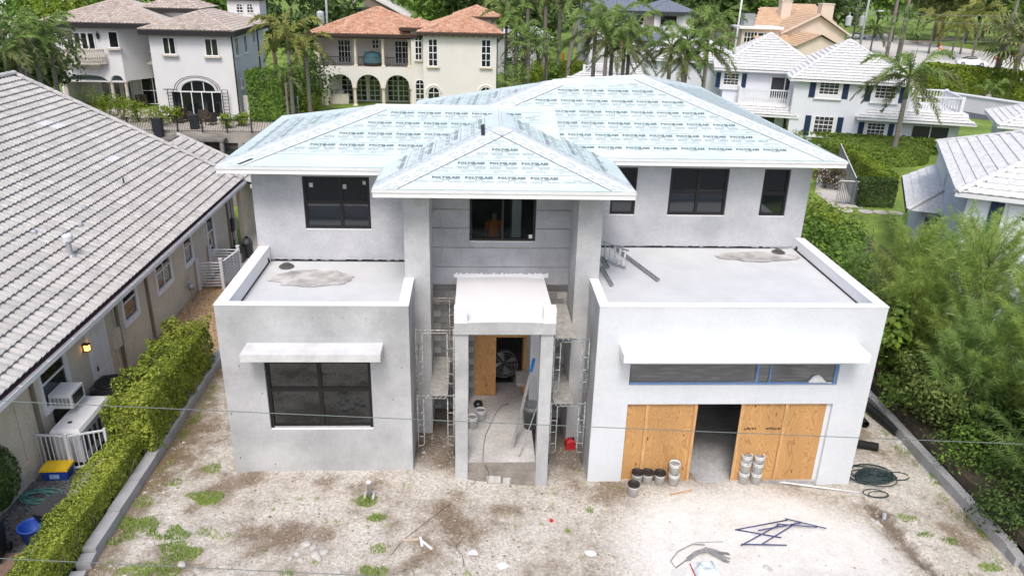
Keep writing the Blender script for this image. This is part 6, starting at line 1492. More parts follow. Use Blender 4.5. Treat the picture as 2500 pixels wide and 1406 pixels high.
for y0, y1, z0, z1 in ((.9, 1.7, 5.3, 6.7), (3.6, 4.4, 5.3, 6.7), (6.6, 7.3, 5.9, 6.8), (1.6, 2.2, 2.5, 3.2), (3.4, 4.0, 2.5, 3.2), (5.2, 5.8, 2.6, 3.3)): side_win(VI, x1, y0, y1, z0, z1)
MB().cyl((x1+.06, -.05, 0), (x1+.06, -.05, 7.0), .06, n=6).build('downspout', BLKTRIM, VI, local=True); MB().cyl((x1+.06, 8.2, 0), (x1+.06, 8.2, 7.0), .06, n=6).build('downspout', BLKTRIM, VI, local=True)
# left wing of the villa, on arches
bx0, bx1 = -10.0, -4.2; by = 4.0
mb = MB(); arch_wall(mb, bx0, bx1, 2.55, 7.15, by, by+.4, [(bx0+2.35, 1.9, 2.55, .5), (bx1-.75, .55, 2.6, .45)]); mb.box(bx0, bx0+.3, by+.4, by+9, 2.55, 7.15); mb.build('upper_wall', VW, VI, local=True)
mb = MB(); mb.add([(bx1, by, 2.55), (bx1+1.5, by+2.6, 2.55), (bx1+1.5, by+3, 2.55), (bx1, by+.4, 2.55), (bx1, by, 7.15), (bx1+1.5, by+2.6, 7.15), (bx1+1.5, by+3, 7.15), (bx1, by+.4, 7.15)], [(0, 3, 2, 1), (4, 5, 6, 7), (0, 1, 5, 4), (1, 2, 6, 5), (2, 3, 7, 6), (3, 0, 4, 7)]); mb.box(bx1+1.5, 0.2, by+2.8, by+3.2, 0, 7.15); mb.build('bay_wall', VW, VI, local=True)
MB().box(bx0-.2, 0, by+3.4, by+3.6, 0, 2.5).box(bx0-.2, bx0, by+.5, by+3.4, 0, 2.5).build('porch_wall', VW, VI, local=True)
for x in (bx0+2.4, bx0+3.4, bx0+4.4): lwin(VI, (x-.4, x+.4, .1, 2.2), by+3.38)
MB().box(bx0, bx1, by, by+3.6, 2.42, 2.54).build('porch_ceiling', VW, VI, local=True)
for x in (bx0+.35, bx1-1.35, bx1-.1): column(VI, x, by+.2, 0, 2.55, .16, VT)
r = hip_roof(VI, bx0-.7, .2, by-.7, by+10, 7.55, .36, TANTILE, fm=BLKTRIM, fh=.42, sides='fl')
q = L.rect(160, 79, 236, 123, by); lwin(VI, q, by, 4, 1, WHITEP, mull=.16)
lwin(VI, L.rect(262, 77, 293, 118, by), by, 1, 1, WHITEP, sill=(.2, .25, .15, VT))
for u in (146, 240): 
    x, z = L.pix(u, 88, by); MB().lathe([(0, -.3), (.1, -.25), (.16, .1), (.05, .25), (0, .45)], 6, (x, by-.15, z)).build('wall_lantern', BLKTRIM, VI, local=True)
# curved stone balcony
b0, zt = L.pix(145, 121, by-.9); b1, _ = L.pix(247, 121, by-.9); zb = L.pix(200, 155, by-.9)[1]
pts = [(b0+(b1-b0)*t, by-.15-.9*math.sin(math.pi*min(max(t, .02), .98))**.5, 0) for t in [k/14 for k in range(15)]]
mb = MB(); mb.prism([(x, y, zb-.1) for x, y, _ in pts]+[(b1, by, zb-.1), (b0, by, zb-.1)], (0, 0, .28)); mb.build('balcony_slab', VT, VI, local=True)
mb = MB(); mb.tube([(x, y, zt) for x, y, _ in pts], .10, 5); mb.build('balcony_rail', VT, VI, local=True)
me = MB().lathe([(.07, .15), (.06, .3), (.12, .5), (.06, .9), (.08, zt-zb)], 6, cap=False).mesh('baluster', VT)
for k in range(22):
    t = (k+.5)/22; o = link('baluster', me, VI, True); o.location = (b0+(b1-b0)*t, by-.15-.9*math.sin(math.pi*t)**.5, zb)
for k in (.25, .72): MB().lathe([(0, -.5), (.25, -.35), (.6, 0)], 8, (b0+(b1-b0)*k, by-.4, zb-.1)).build('corbel', VT, VI, local=True)
# recessed middle windows with balcony
ym = by+2.78; q = L.rect(330, 118, 375, 160, ym); arch_win(VI, (q[0]+q[1])/2+.2, 1.1, q[2]-.3, q[3]-.6, ym, WHITEP, munt=2); arch_win(VI, (q[0]+q[1])/2+.4, 1.05, .1, 2.6, ym, WHITEP, munt=2)
baluster_run(VI, (bx1+1.7, ym-1.0, 0), (.0, ym-1.0, 0), 4.05, .95, 12, VT, posts=False); MB().box(bx1+1.5, -.02, ym-1.1, ym-.01, 3.85, 4.05).build('balcony_slab', VT, VI, local=True)
# roof tower and cupola
tw0, tz0 = L.pix(366, 55, 8); tw1, tz1 = L.pix(478, 28, 8); MB().box(tw0, tw1, 8, 12, 6, tz1).build('tower_wall', VW, VI, local=True); hip_roof(VI, tw0-.6, tw1+.6, 7.4, 12.6, tz1+.2, .4, TANTILE, fm=BLKTRIM, fh=.36, sides='flr')
c0, cz0 = L.pix(557, 38, 11); c1, cz1 = L.pix(632, 3, 11); MB().box(c0, c1, 11, 13.5, 6.5, cz1).build('cupola_wall', VW, VI, local=True); MB().box(c0-.3, c1+.3, 10.7, 13.8, cz1+.01, cz1+.4).build('cupola_eave', BLKTRIM, VI, local=True)
for u in (585, 610): x, z = L.pix(u, 20, 11); arch_win(VI, x, .3, z-.45, z+.1, 11, WHITEP, munt=2)
# canal edge in front of the villa
SW = thing('seawall', 'stained concrete seawall and dock edge along the far side of the canal', 'wall', (-20, 63, -1))
SWM = mat('stained_seawall', (0.30, 0.28, 0.25), .9, .35, .7, .2, 6)
MB().box(-120, 12, 62.55, 63.2, -.75, -.12).build('cap_beam', SWM, SW); MB().box(-120, 12, 62.75, 62.95, -3, -.76).build('wall_face', mat('dark_seawall', (.10, .09, .08), .9, .4, 1), SW)
for k in range(40): MB().box(-40+k*1.5, -39.6+k*1.5, 62.5, 62.74, -2.5, -.76).build('pile', SWM, SW)
MB().box(LOT[0]-60, 12, 44.9, 45.1, -3, -.05).build('near_face', SWM, SW)
struct(MB().box(-60, -14.5, 63.21, 73.0, -.6, .03).build('terrace', mat('terrace_paver', (0.46, 0.42, 0.37), .9, .12, 1)))
IRON = mat('black_iron', (.015, .015, .016), .5)
t = thing('iron_fence', 'black iron picket fence along the far seawall below the villa', 'fence', (-20, 62.8, 0))
me = MB().box(-.013, .013, -.013, .013, 0, 1.05).mesh('picket', IRON)
for k in range(150):
    o = link('picket', me, t); o.location = (-31.5+k*.13, 62.8, .05)
MB().box(-31.5, -12, 62.78, 62.82, 1.05, 1.09).build('rail', IRON, t); MB().box(-31.5, -12, 62.785, 62.815, .14, .17).build('rail', IRON, t)
for k in range(11): MB().box(-31.55+k*1.95, -31.45+k*1.95, 62.75, 62.85, 0, 1.15).build('post', IRON, t)
# dock and piles
t = thing('boat_dock', 'grey timber dock with tall dark mooring piles on the canal', 'dock', (-22.5, 61, -1.2)); 
MB().box(-26, -19.8, 61.5, 62.5, -.45, -.28).build('deck', mat('dock_timber', (.20, .18, .165), .9, .2, 3), t)
for k, (u, v) in enumerate(((390, 335), (478, 325))):
    p = PZ(u, v, -.3); MB().box(p.x-.3, p.x+.3, p.y-.3, p.y+.3, -3, 1.2).build('mooring_pile', mat('blue_black_pile', (.022, .025, .032), .5, .2, 2), t)
for x in (-25.5, -23.5, -21.5, -20): MB().cyl((x, 61.7, -3), (x, 61.7, -.46), .16, n=8).build('support_pile', SWM, t)
# terrace furniture: potted shrubs and wicker chairs
WICK = mat('wicker', (.06, .045, .035), .8, .3, 20)
def chair(loc, rz, lb):
    t = thing('wicker_chair', lb, 'chair', loc, rz, 'wicker chairs on the villa terrace'); MB().box(-.35, .35, -.35, .35, .25, .45).build('seat', WICK, t, local=True); MB().box(-.38, .38, .28, .4, .25, 1.05).build('backrest', WICK, t, local=True)
    for s in (-1, 1): MB().box(s*.36-.05, s*.36+.05, -.35, .28, .45, .66).build('armrest', WICK, t, local=True)
    for a in (-.3, .3):
        for b in (-.3, .3): MB().box(a-.03, a+.03, b-.03, b+.03, 0, .25).build('leg', WICK, t, local=True)
for k, (u, v) in enumerate(((440, 300), (458, 296), (478, 303), (500, 297), (515, 305), (330, 262), (350, 260))): chair(PZ(u, v, .03), k*1.1, 'dark wicker armchair on the villa terrace')
for k, (u, v, r_) in enumerate(((395, 300, 1.1), (340, 290, 1.0), (300, 285, 1.2), (265, 278, 1.3), (228, 272, 1.3), (425, 292, .8), (555, 305, .6), (590, 300, .6))):
    bushy('terrace_shrub', 'bright green shrub on the villa terrace behind the iron fence', 'shrub', PZ(u, v+8, .03), r_, 1.5*r_+.3, 500, .22, YGREEN, 60+k, 'shrubs on the villa terrace', 24)
# ---- terracotta house
L = Loc(-15.2, 77.0); TC = local_thing('terracotta_house', 'cream two-storey house with terracotta tile roof and arched loggia', 'house', L)
CREAM = mat('cream_stucco', (0.70, 0.675, 0.64), .85, .04, .6); CREAM2 = mat('cream_column', (0.66, 0.58, 0.47), .8, .06, 1); EAVE = mat('dark_brown_eave', (.045, .03, .025), .7, .2, 3)
mx = 9.2
ops = [(L.pix(831, 212)[0], 1.2, 1.85, 1.18), (L.pix(900, 213)[0], 1.2, 1.85, 1.18), (L.pix(971, 215)[0], 1.2, 1.85, 1.18)]
mb = MB(); arch_wall(mb, 0, mx, 1.85, 3.75, 0, .35, ops, 16); mb.build('arcade_wall', CREAM, TC, local=True)
for x in (.28, .78, (ops[0][0]+ops[1][0])/2, (ops[1][0]+ops[2][0])/2, ops[2][0]+1.35): column(TC, x, .18, 0, 1.86, .17, CREAM2)
MB().box(0, mx, .35, 3.2, 3.45, 3.7).build('balcony_floor', CREAM, TC, local=True)
MB().box(0, mx, 3.2, 11, -.1, 6.6).box(0, .3, .35, 3.2, 3.7, 6.6).build('wall', CREAM, TC, local=True)
for u in (865, 933, 998): x = L.pix(u, 100)[0]; column(TC, x, .2, 3.72, 6.45, .15, CREAM2)
column(TC, .3, .2, 3.72, 6.45, .15, CREAM2)
MB().box(0, mx, .02, .35, 6.45, 6.75).build('beam', CREAM, TC, local=True)
for q in ((824, 97, 858, 150), (963, 100, 1000, 152)): r = L.rect(*q, 3.2); lwin(TC, (r[0], r[1], 3.75, r[3]), 3.2, 2, 1, WHITEP, munt=(2, 4, .05))
lwin(TC, L.rect(908, 97, 926, 120, 3.2), 3.2, 2, 2, WHITEP, sill=(.1, .1, .1, CREAM2))
for q in ((848, 213), (882, 213), (915, 213), (960, 213), (985, 213)): x = L.pix(*q, 3.2)[0]; arch_win(TC, x, .55, .1, 2.1, 3.2, WHITEP, munt=4)
mb = MB()
rail = thing; 
for a, b in ((.45, L.pix(861, 130)[0]-.2), (L.pix(869, 130)[0]+.15, L.pix(928, 130)[0]-.2), (L.pix(938, 130)[0]+.1, L.pix(994, 130)[0]-.1)):
    o = MB().box(a, b, .12, .16, 4.62, 4.68).box(a, b, .12, .16, 3.84, 3.88).build('balcony_rail', IRON, TC, local=True)
    mb = MB(); n = int((b-a)/.16)
    for k in range(n+1): x = a+(b-a)*k/n; MB().box(x-.014, x+.014, .125, .155, 3.885, 4.618).build('picket', IRON, o, local=True)
hip_roof(TC, -.6, mx+2.6, -.6, 11.4, 6.78, .36, TERRA, fm=EAVE, fh=.25, sides='fl')
MB().box(-.4, mx+.3, -.4, -.02, 6.42, 6.5).build('soffit', EAVE, TC, local=True)
# right block
y2 = -2.0; rx0, rx1 = L.pix(1032, 90, y2)[0], L.pix(1213, 90, y2)[0]
MB().box(rx0, rx1, y2, 9, -.1, 7.0).build('wall', CREAM, TC, local=True); MB().box(mx, rx0-.001, -.4, 9, -.1, 7.2).build('stair_wall', CREAM, TC, local=True)
hip_roof(TC, rx0-.5, rx1+.55, y2-.55, 8.5, 7.22, .36, TERRA, fm=EAVE, fh=.25, sides='fl')
hip_roof(TC, mx-1.0, rx0+1.2, -.9, 6, 7.45, .36, TERRA, fm=EAVE, fh=.25, sides='fl')
hip_roof(TC, rx1-4.5, rx1+.8, 10, 16, 8.0, .38, TERRA, fm=EAVE, fh=.25, sides='flr'); MB().box(rx1-4, rx1+.3, 10.5, 15.5, 0, 7.9).build('rear_tower', CREAM, TC, local=True)
for k in range(11): x = rx0+.3+(rx1-rx0-.6)*k/10; MB().box(x-.08, x+.08, y2-.45, y2-.001, 6.9, 7.03).build('rafter_tail', EAVE, TC, local=True)
for q in ((1045, 95, 1069, 163), (1175, 97, 1198, 165)): r = L.rect(*q, y2); lwin(TC, r, y2, 2, 2, WHITEP, munt=(1, 2, .05), sill=(.15, .15, .12, CREAM2))
for u in (1059, 1186): x, z = L.pix(u, 222, y2); arch_win(TC, x, .55, z-1.4, z-.2, y2, WHITEP, munt=2, trim=CREAM)
r = L.rect(1012, 84, 1031, 148, -.4); lwin(TC, r, -.4, 2, 4, WHITEP, sill=(.1, .1, .1, CREAM2)); x, z = L.pix(1025, 203, -.4); arch_win(TC, x, .42, z-2.0, z-.1, -.4, WHITEP, munt=4)
MB().cyl((rx1+.05, y2+.1, 0), (rx1+.05, y2+.1, 6.9), .06, n=6).build('downspout', BLKTRIM, TC, local=True)
# loggia furniture
t = thing('grill_counter', 'outdoor grill counter inside the first arch of the cream loggia', 'grill', (-14.0, 78.6, 0)); MB().box(-.2, 1.6, -.4, .5, 0, .95).build('counter', VT, t, local=True); MB().box(.2, 1.1, -.3, .4, .96, 1.35).build('grill_lid', GALV, t, local=True)
t = thing('day_bed', 'round dark wicker day bed with teal canopy on the cream balcony', 'day bed', (L.o.x+L.pix(910, 155, 1.5)[0], 78.6, 3.72)); MB().lathe([(0, 0), (.85, 0), (.95, .5), (.8, .55), (0, .5)], 16).build('base', WICK, t, local=True); MB().lathe([(.95, .3), (1.0, .8), (.7, 1.25), (.0, 1.35)], 16, cap=False).build('canopy', mat('teal_canvas', (.10, .22, .26), .8), t, local=True)
condenser('dark condenser beside the right wall of the cream house', (rx1+L.o.x+1.0, 75.6, 0), 1.0, 1.3, DKM)
t = thing('stone_planter', 'white tiered stone planter with a leafy plant by the cream loggia', 'planter', PZ(770, 262, 0)); MB().lathe([(0, 0), (.4, 0), (.25, .3), (.3, .6), (.8, .9), (.85, 1.1), (0, 1.1)], 12).build('pot', VT, t, local=True); leaf_cloud(MB(), 150, .4, clumped(random.Random(3), (0, 0, 1.5), (.6, .6, .5), 10, .15), random.Random(4)).build('plant', GREEN, t, local=True)
MB
# white wall beside the villa
tag(MB().box(-20.4, -15.6, 70.0, 70.25, 0, 1.9).build('garden_wall', VW), 'white garden wall joining the villa to the clipped green column', 'wall')
# ---- blue-shuttered house row
BLUEW = mat('pale_blue_stucco', (0.68, 0.705, 0.765), .85, .03, .8); SHUT = mat('navy_shutter', (.012, .03, .075), .5, .15, 3); WT = mat('white_house_trim', (.70, .71, .73), .6, .03, 1)
DG = glass('screen_glass', (.05, .052, .058), .25, .3)
def muntwin(parent, r, y, n=4, shut=True, m=SHUT, sw=None):
    x0, x1, z0, z1 = r; w_ = x1-x0; sw = sw or w_*.30; tr = w_*.17
    MB().box(x0-tr, x0, y-.08, y, z0-.3, z1+.05).box(x1, x1+tr, y-.08, y, z0-.3, z1+.05).box(x0, x1, y-.08, y, z0-.3, z0).box(x0-tr-.05, x1+tr+.05, y-.15, y, z0-.38, z0-.3).build('window_surround', WT, parent, local=True)
    w = window(parent, x0, x1, z0, z1, y-.05, 1, 2, .05, .05, WHITEP, DG, .06, None, False, True, munt=(n, 2, .03))
    if shut:
        for a in (x0-tr-sw-.02, x1+tr+.02):
            MB().box(a, a+sw, y-.06, y, z0-.25, z1).build('shutter', m, parent, local=True)
L = Loc(25.3, 61.82, 0, -16); BH = local_thing('shuttered_house', 'pale blue two-storey house with navy shutters and white tile hip roofs', 'house', L)
we = 9.4
MB().box(.45, we-.3, .45, 9.0, -.1, 5.2).build('wall', BLUEW, BH, local=True)
hip_roof(BH, 0, we, 0, 9.4, 5.2, .6, WTILE, .34, .36, .03, .075, WT, .16, 'flr', 's')
for q in ((2003, 199, 2046, 233), (2140, 207, 2184, 243)): muntwin(BH, L.rect(*q, .45), .45)
r = L.rect(1990, 283, 2030, 326, .45); muntwin(BH, (r[0], r[1], r[2], r[3]), .45)
r = L.rect(2119, 299, 2156, 335, .45); muntwin(BH, r, .45)
# lower roof and balcony on the right
a = L.pix(2093, 288, -.4); lx0, lz = a; lx1 = L.pix(2385, 305, -.4)[0]
yb = 2.4
pr = [V((lx0, -.4, lz)), V((lx1, -.4, lz)), V((lx1-.9, .6, lz+.62)), V((lx0+.9, .6, lz+.62))]
f = Face(pr); rf = MB().poly(pr).poly([(lx1, -.4, lz), (lx1, 6, lz), (lx1-.9, 6, lz+.62), (lx1-.9, .6, lz+.62)]).poly([(lx0, .6, lz), (lx0, -.4, lz), (lx0+.9, .6, lz+.62)]).build('lower_roof', WTILE, BH, local=True)
tl = tile_mesh(.34, .34, .03, .07, 4, .03); stuff(tiles_joined(lay_tiles(f, .34, .32, tl), tl).build('roof_tiles', WTILE, rf, local=True)); MB().box(lx0-.02, lx1+.02, -.45, -.35, lz-.15, lz-.005).build('fascia_board', WT, rf, local=True)
MB().box(we-.3, lx1-.4, .6, 6, lz+.3, lz+.6).build('balcony_floor', WT, BH, local=True); MB().box(we-.3, lx1-.8, .75, 6, -.1, lz+.29).build('lower_wall', BLUEW, BH, local=True)
r = L.rect(2228, 305, 2312, 345, .72); window(BH, r[0], r[1], .1, r[3], .66, 2, 1, .06, .09, WHITEP, DG, .08, None, False, True)
zb = lz+.62
baluster_run(BH, (we-.1, .75, 0), (lx1-1.0, .75, 0), zb, 1.15, 18, WT, .06); baluster_run(BH, (lx1-1.0, .9, 0), (lx1-1.0, 5.5, 0), zb, 1.15, 16, WT, .06); baluster_run(BH, (we+.3, 5.5, 0), (lx1-1.1, 5.5, 0), zb, 1.15, 14, WT, .06, False)
for k in range(6): MB().box(.43, .62, .42, .45, 4.55-k*.42, 4.9-k*.42).build('quoin', WT, BH, local=True)
# middle wing, set back, with balcony
MB().box(-5.0, 1.2, 4.2, 12, -.1, 5.2).build('wall', BLUEW, BH, local=True)
hip_roof(BH, -5.9, 3.2, 3.6, 12.8, 5.35, .6, WTILE, .34, .36, .03, .075, WT, .16, 'flr', 's')
r = L.rect(1884, 187, 1948, 228, 4.2); window(BH, r[0], r[1], r[2]-.6, r[3], 4.14, 2, 1, .06, .08, WHITEP, DG, .09, None, False, True)
muntwin(BH, L.rect(1768, 178, 1802, 209, 4.2), 4.2)
bz = L.pix(1900, 255, 1.6)[1]; ba = L.pix(1805, 240, 1.6)[0]; bb = L.pix(1960, 240, 1.6)[0]; bb = min(bb, .25)
MB().box(ba-.1, bb+.3, 1.5, 4.2, bz-.3, bz).build('balcony_floor', WT, BH, local=True); baluster_run(BH, (ba, 1.6, 0), (bb, 1.6, 0), bz, 1.1, 22, WT, .06); baluster_run(BH, (ba, 1.8, 0), (ba, 4.1, 0), bz, 1.1, 8, WT, .06, False)
pr = [V((ba-2.5, .4, bz-.75)), V((bb+.9, .4, bz-.75)), V((bb+.2, 1.5, bz-.1)), V((ba-2.5, 1.5, bz-.1))]; f = Face(pr); rf = MB().poly(pr).poly([(bb+.9, .4, bz-.75), (bb+.9, 3, bz-.75), (bb+.2, 1.5, bz-.1)]).build('lower_roof', WTILE, BH, local=True); stuff(tiles_joined(lay_tiles(f, .34, .32, tl), tl).build('roof_tiles', WTILE, rf, local=True)); MB().box(ba-2.5, bb+.92, .35, .45, bz-.9, bz-.755).build('fascia_board', WT, rf, local=True)
MB().box(ba-2.5, bb, 2.4, 4.2, -.1, bz-.31).build('lower_wall', BLUEW, BH, local=True); window(BH, ba+.5, ba+3.2, .1, 2.2, 2.34, 2, 1, .06, .09, WHITEP, DG, .08, None, False, True)
# far wing
p = PY(1690, 73, 80); lc = L.I @ p
MB().box(lc.x-4.2, lc.x+4.2, lc.y-4.2, lc.y+5, -.1, 5.2).build('wall', BLUEW, BH, local=True); hip_roof(BH, lc.x-4.7, lc.x+4.7, lc.y-4.7, lc.y+4.7, 5.1, (lc.z-5.1)/4.7, WTILE, .34, .36, .03, .075, WT, .16, 'fl', 's')
lq = L.I @ PY(1400, 190, 70); baluster_run(BH, ((L.I @ PY(1425, 190, 72)).x, (L.I @ PY(1425, 190, 72)).y, 0), ((L.I @ PY(1545, 190, 70)).x, (L.I @ PY(1545, 190, 70)).y, 0), (L.I @ PY(1480, 190, 71)).z-.3, 1.2, 18, WT, .06)
q0, q1 = L.I @ PY(1352, 205, 71), L.I @ PY(1560, 210, 69); pr = [q0+V((0, 0, -.1)), q1, q1+V((0, 3, 1.5)), q0+V((3.3, 3, 1.6))]; f = Face(pr); rf = MB().poly(pr).build('lower_roof', WTILE, BH, local=True); stuff(tiles_joined(lay_tiles(f, .34, .34, tl), tl).build('roof_tiles', WTILE, rf, local=True))
# ---- near right house (turned)
o_ = PZ(2335, 470, 5.2); L = Loc(o_.x, o_.y, 0, -26.5); NR = local_thing('white_tile_house', 'white two-storey house with white tile roof beyond the wild shrubs', 'house', L)
dl = (PZ(2275, 345, 5.2)-o_).length
MB().box(.5, 12, .5, dl-.4, -.1, 5.2).build('wall', BLUEW, NR, local=True)
hip_roof(NR, 0, 14, 0, dl, 5.2, .42, WTILE, .34, .40, .03, .05, WT, .16, 'fl', 's')
MB().box(-.02, .0, .3, dl-.1, 5.03, 5.16).build('copper_gutter', mat('copper_fascia', (.13, .06, .05), .5, .15, 3), NR, local=True)
r = L.rect(2440, 490, 2500, 590, .5); window(NR, r[0], r[0]+3.2, r[2], r[3], .45, 2, 1, .06, .08, WHITEP, DG, .1, None, False, True)
MB().box(1.3, 1.7, .44, .5, 3.3, 4.9).build('shutter', SHUT, NR, local=True); MB().box(1.75, 2.4, .43, .5, 3.2, 4.9).build('quoin_strip', WT, NR, local=True)
for k in range(3): MB().box(1.9, 2.9, .40, .5, 4.45-k*.55, 4.85-k*.55).build('quoin', WT, NR, local=True)
zc = 2.6; pb = L.I @ PZ(2215, 513, zc); pt = L.I @ PZ(2192, 430, zc)
pr = [V((pb.x, pt.y, zc)), V((pb.x, pb.y, zc)), V((pb.x+1.5, pb.y+1.4, zc+.9)), V((pb.x+1.5, pt.y, zc+.9))]; f = Face(pr)
pr2 = [V((pb.x, pb.y, zc)), V((.5, pb.y, zc)), V((.5, pb.y+1.4, zc+.9)), V((pb.x+1.5, pb.y+1.4, zc+.9))]; f2 = Face(pr2)
rf = MB().poly(pr).poly(pr2).build('lower_roof', WTILE, NR, local=True); tl2 = tile_mesh(.34, .42, .03, .045, 4, .03)
for ff in (f, f2): stuff(tiles_joined(lay_tiles(ff, .34, .40, tl2), tl2).build('roof_tiles', WTILE, rf, local=True))
ridge_caps(MB(), pr2[0], pr2[3], .12, .4).build('hip_cap', WTILE, rf, local=True); MB().box(pb.x-.05, pb.x-.0, pb.y, pt.y, zc-.16, zc-.01).build('gutter', BLKTRIM, rf, local=True)
MB().box(pb.x+.7, .5, pb.y+.7, pt.y, -.1, zc+.1).build('lower_wall', BLUEW, NR, local=True); MB().box(pb.x+1.5, .5, pb.y+1.4, pt.y, zc+.4, zc+.9).build('balcony_floor', WT, NR, local=True)
MB().box(pb.x+1.45, pb.x+1.6, pb.y+1.5, pt.y, zc+.9, zc+1.95).box(pb.x+1.4, pb.x+1.66, pb.y+1.4, pt.y, zc+1.951, zc+2.06).build('balcony_wall', WT, NR, local=True); baluster_run(NR, (pb.x+1.7, pb.y+1.45, 0), (.4, pb.y+1.45, 0), zc+.9, 1.1, 5, WT, .06, False)
MB().box(pb.x+.9, pb.x+1.5, pb.y+.66, pb.y+.7, .2, 2.2).build('door', SHUT, NR, local=True)
# low white roof ledge of the same house behind the shrubs
MB().box(.2, 9, -3.6, .45, 1.2, 1.35).build('terrace_slab', WT, NR, local=True); MB().box(2.5, 2.75, -3.6, .45, 1.36, 2.2).box(2.5, 9, -3.6, -3.4, 1.36, 2.2).build('terrace_parapet', WT, NR, local=True); MB().box(.4, 8.8, -3.4, .3, -.1, 1.19).build('terrace_wall', BLUEW, NR, local=True)
hb = L.I @ PY(2470, 290, 50)
# another white roof behind it at the frame edge
R9 = local_thing('white_tile_house', 'white tiled roof corner of the next house past the driveway', 'house', Loc(*PZ(2440, 330, 3.0).xy, 0, -26.5)); MB().box(.6, 9, 2.0, 8, -.1, 3.4).build('wall', BLUEW, R9, local=True); hip_roof(R9, 0, 10, 1.4, 9, 3.4, .42, WTILE, .34, .4, .03, .05, WT, .16, 'fl', 's')
# ---- modern white house with grey metal roof
MG = mat('grey_metal_roof', (.22, .245, .29), .45, .05, 1, metal=.3); WOODC = mat('grey_wood_cladding', (.20, .175, .155), .8, .25, 1, stretch=(1, 1, 12))
L = Loc(*PY(1430, 100, 100).xy, 0, 0); MH = local_thing('modern_house', 'modern white house with grey standing-seam metal roofs', 'house', L)
ex1 = L.pix(1697, 27)[0]; ez = L.pix(1600, 28)[1]
MB().box(.6, ex1-.6, .5, 12, -.1, ez).build('wall', VW, MH, local=True)
def metal_hip(x0, x1, y0, y1, z, s):
    w, d = x1-x0, y1-y0; h = min(w, d)/2; A, B, Cc, D = (x0, y0, z), (x1, y0, z), (x1, y1, z), (x0, y1, z); r0, r1 = ((x0+h, y0+h, z+s*h), (x1-h, y0+h, z+s*h)) if w >= d else ((x0+h, y0+h, z+s*h), (x0+h, y1-h, z+s*h))
    rf = MB().poly([A, B, r1, r0] if w >= d else [A, B, r0]).poly([B, Cc, r1] if w >= d else [B, Cc, r1, r0]).poly([D, A, r0] if w >= d else [D, A, r0, r1]).poly([Cc, D, r0, r1] if w >= d else [Cc, D, r1]).build('roof', MG, MH, local=True)
    mb = MB()
    for k in range(1, int(w/.5)):
        x = x0+k*.5; dd = min(x-x0, x1-x, h); MB().bar((x, y0, z+.02), (x, y0+dd, z+.02+s*dd), .035, .05).build('seam', MG, rf, local=True)
    for a, b in ((A, r0), (B, r1 if w >= d else r0)): MB().tube([a, b], .08, 5).build('hip_cap', MG, rf, local=True)
    MB().box(x0-.03, x1+.03, y0-.04, y0+.04, z-.22, z-.01).build('fascia_board', DKM, rf, local=True)
metal_hip(.0, ex1-4.0, -.2, 12, ez, .36); xs_ = L.pix(1575, 30)[0]; metal_hip(xs_, ex1, -1.2, 8, ez, .40)
MB().box(xs_+.6, ex1-.6, -.7, .5, -.1, ez-.02).build('front_wall', VW, MH, local=True)
r = L.rect(1614, 40, 1650, 62, -.7); lwin(MH, r, -.7, 2, 1, BRONZE); MB().box(r[0]-.5, r[1]+.8, -1.4, -.72, r[3]+.12, r[3]+.3).build('awning', DKM, MH, local=True)
r = L.rect(1575, 30, 1594, 85, -.71); MB().box(r[0], r[1], -.76, -.701, r[2], ez-.1).build('wood_cladding', WOODC, MH, local=True); r = L.rect(1553, 37, 1569, 60, .5); lwin(MH, r, .5, 1, 1, BRONZE)
r = L.rect(1440, 30, 1463, 60, .5); MB().box(r[0], r[1], .44, .499, r[2], r[3]).build('wood_cladding', WOODC, MH, local=True)
q = L.pix(1620, 95, -3.0); metal_hip(q[0]-3.5, q[0]+3.2, -4.0, -.6, q[1]-.2, .45); MB().box(q[0]-3, q[0]+2.8, -3.5, -.71, -.1, q[1]-.22).build('porch_wall', VW, MH, local=True)
# ---- tan roof house
TANR = islandmat('orange_tan_tile', [(.55, .37, .23), (.61, .43, .29), (.58, .40, .26), (.65, .48, .34)]); PEACH = mat('peach_stucco', (.66, .56, .47), .85, .04, .8)
L = Loc(*PY(1905, 120, 98).xy, 0, 0); TH = local_thing('tan_roof_house', 'peach gabled house with tan tile roof and two square chimneys', 'house', L)
gx0, gz0 = L.pix(1903, 78); gx1, gz1 = L.pix(2072, 82); gp = L.pix(2001, 34); gz = min(gz0, gz1)
MB().prism([(gx0+.4, 0, -.1), (gx1-.4, 0, -.1), (gx1-.4, 0, gz), (gp[0], 0, gp[1]-.25), (gx0+.4, 0, gz)], (0, 11, 0)).build('wall', PEACH, TH, local=True)
f = Face([(gx0-.1, 11.5, gz-.2), (gx0-.1, -.5, gz-.2), (gp[0], -.5, gp[1]), (gp[0], 11.5, gp[1])]); fr_ = Face([(gx1+.1, -.5, gz-.2), (gx1+.1, 11.5, gz-.2), (gp[0], 11.5, gp[1]), (gp[0], -.5, gp[1])])
rf = MB().poly(f.p).poly(fr_.p).build('roof', TANR, TH, local=True); tl3 = tile_mesh(.4, .42, .015, .05, 2, .03)
for ff in (f, fr_): stuff(tiles_joined(lay_tiles(ff, .4, .4, tl3), tl3).build('roof_tiles', TANR, rf, local=True))
MB().bar((gx0-.1, -.5, gz-.25), (gp[0], -.5, gp[1]-.06), .12, .2).bar((gx1+.1, -.5, gz-.25), (gp[0], -.5, gp[1]-.06), .12, .2).build('rake_board', PEACH, rf, local=True)
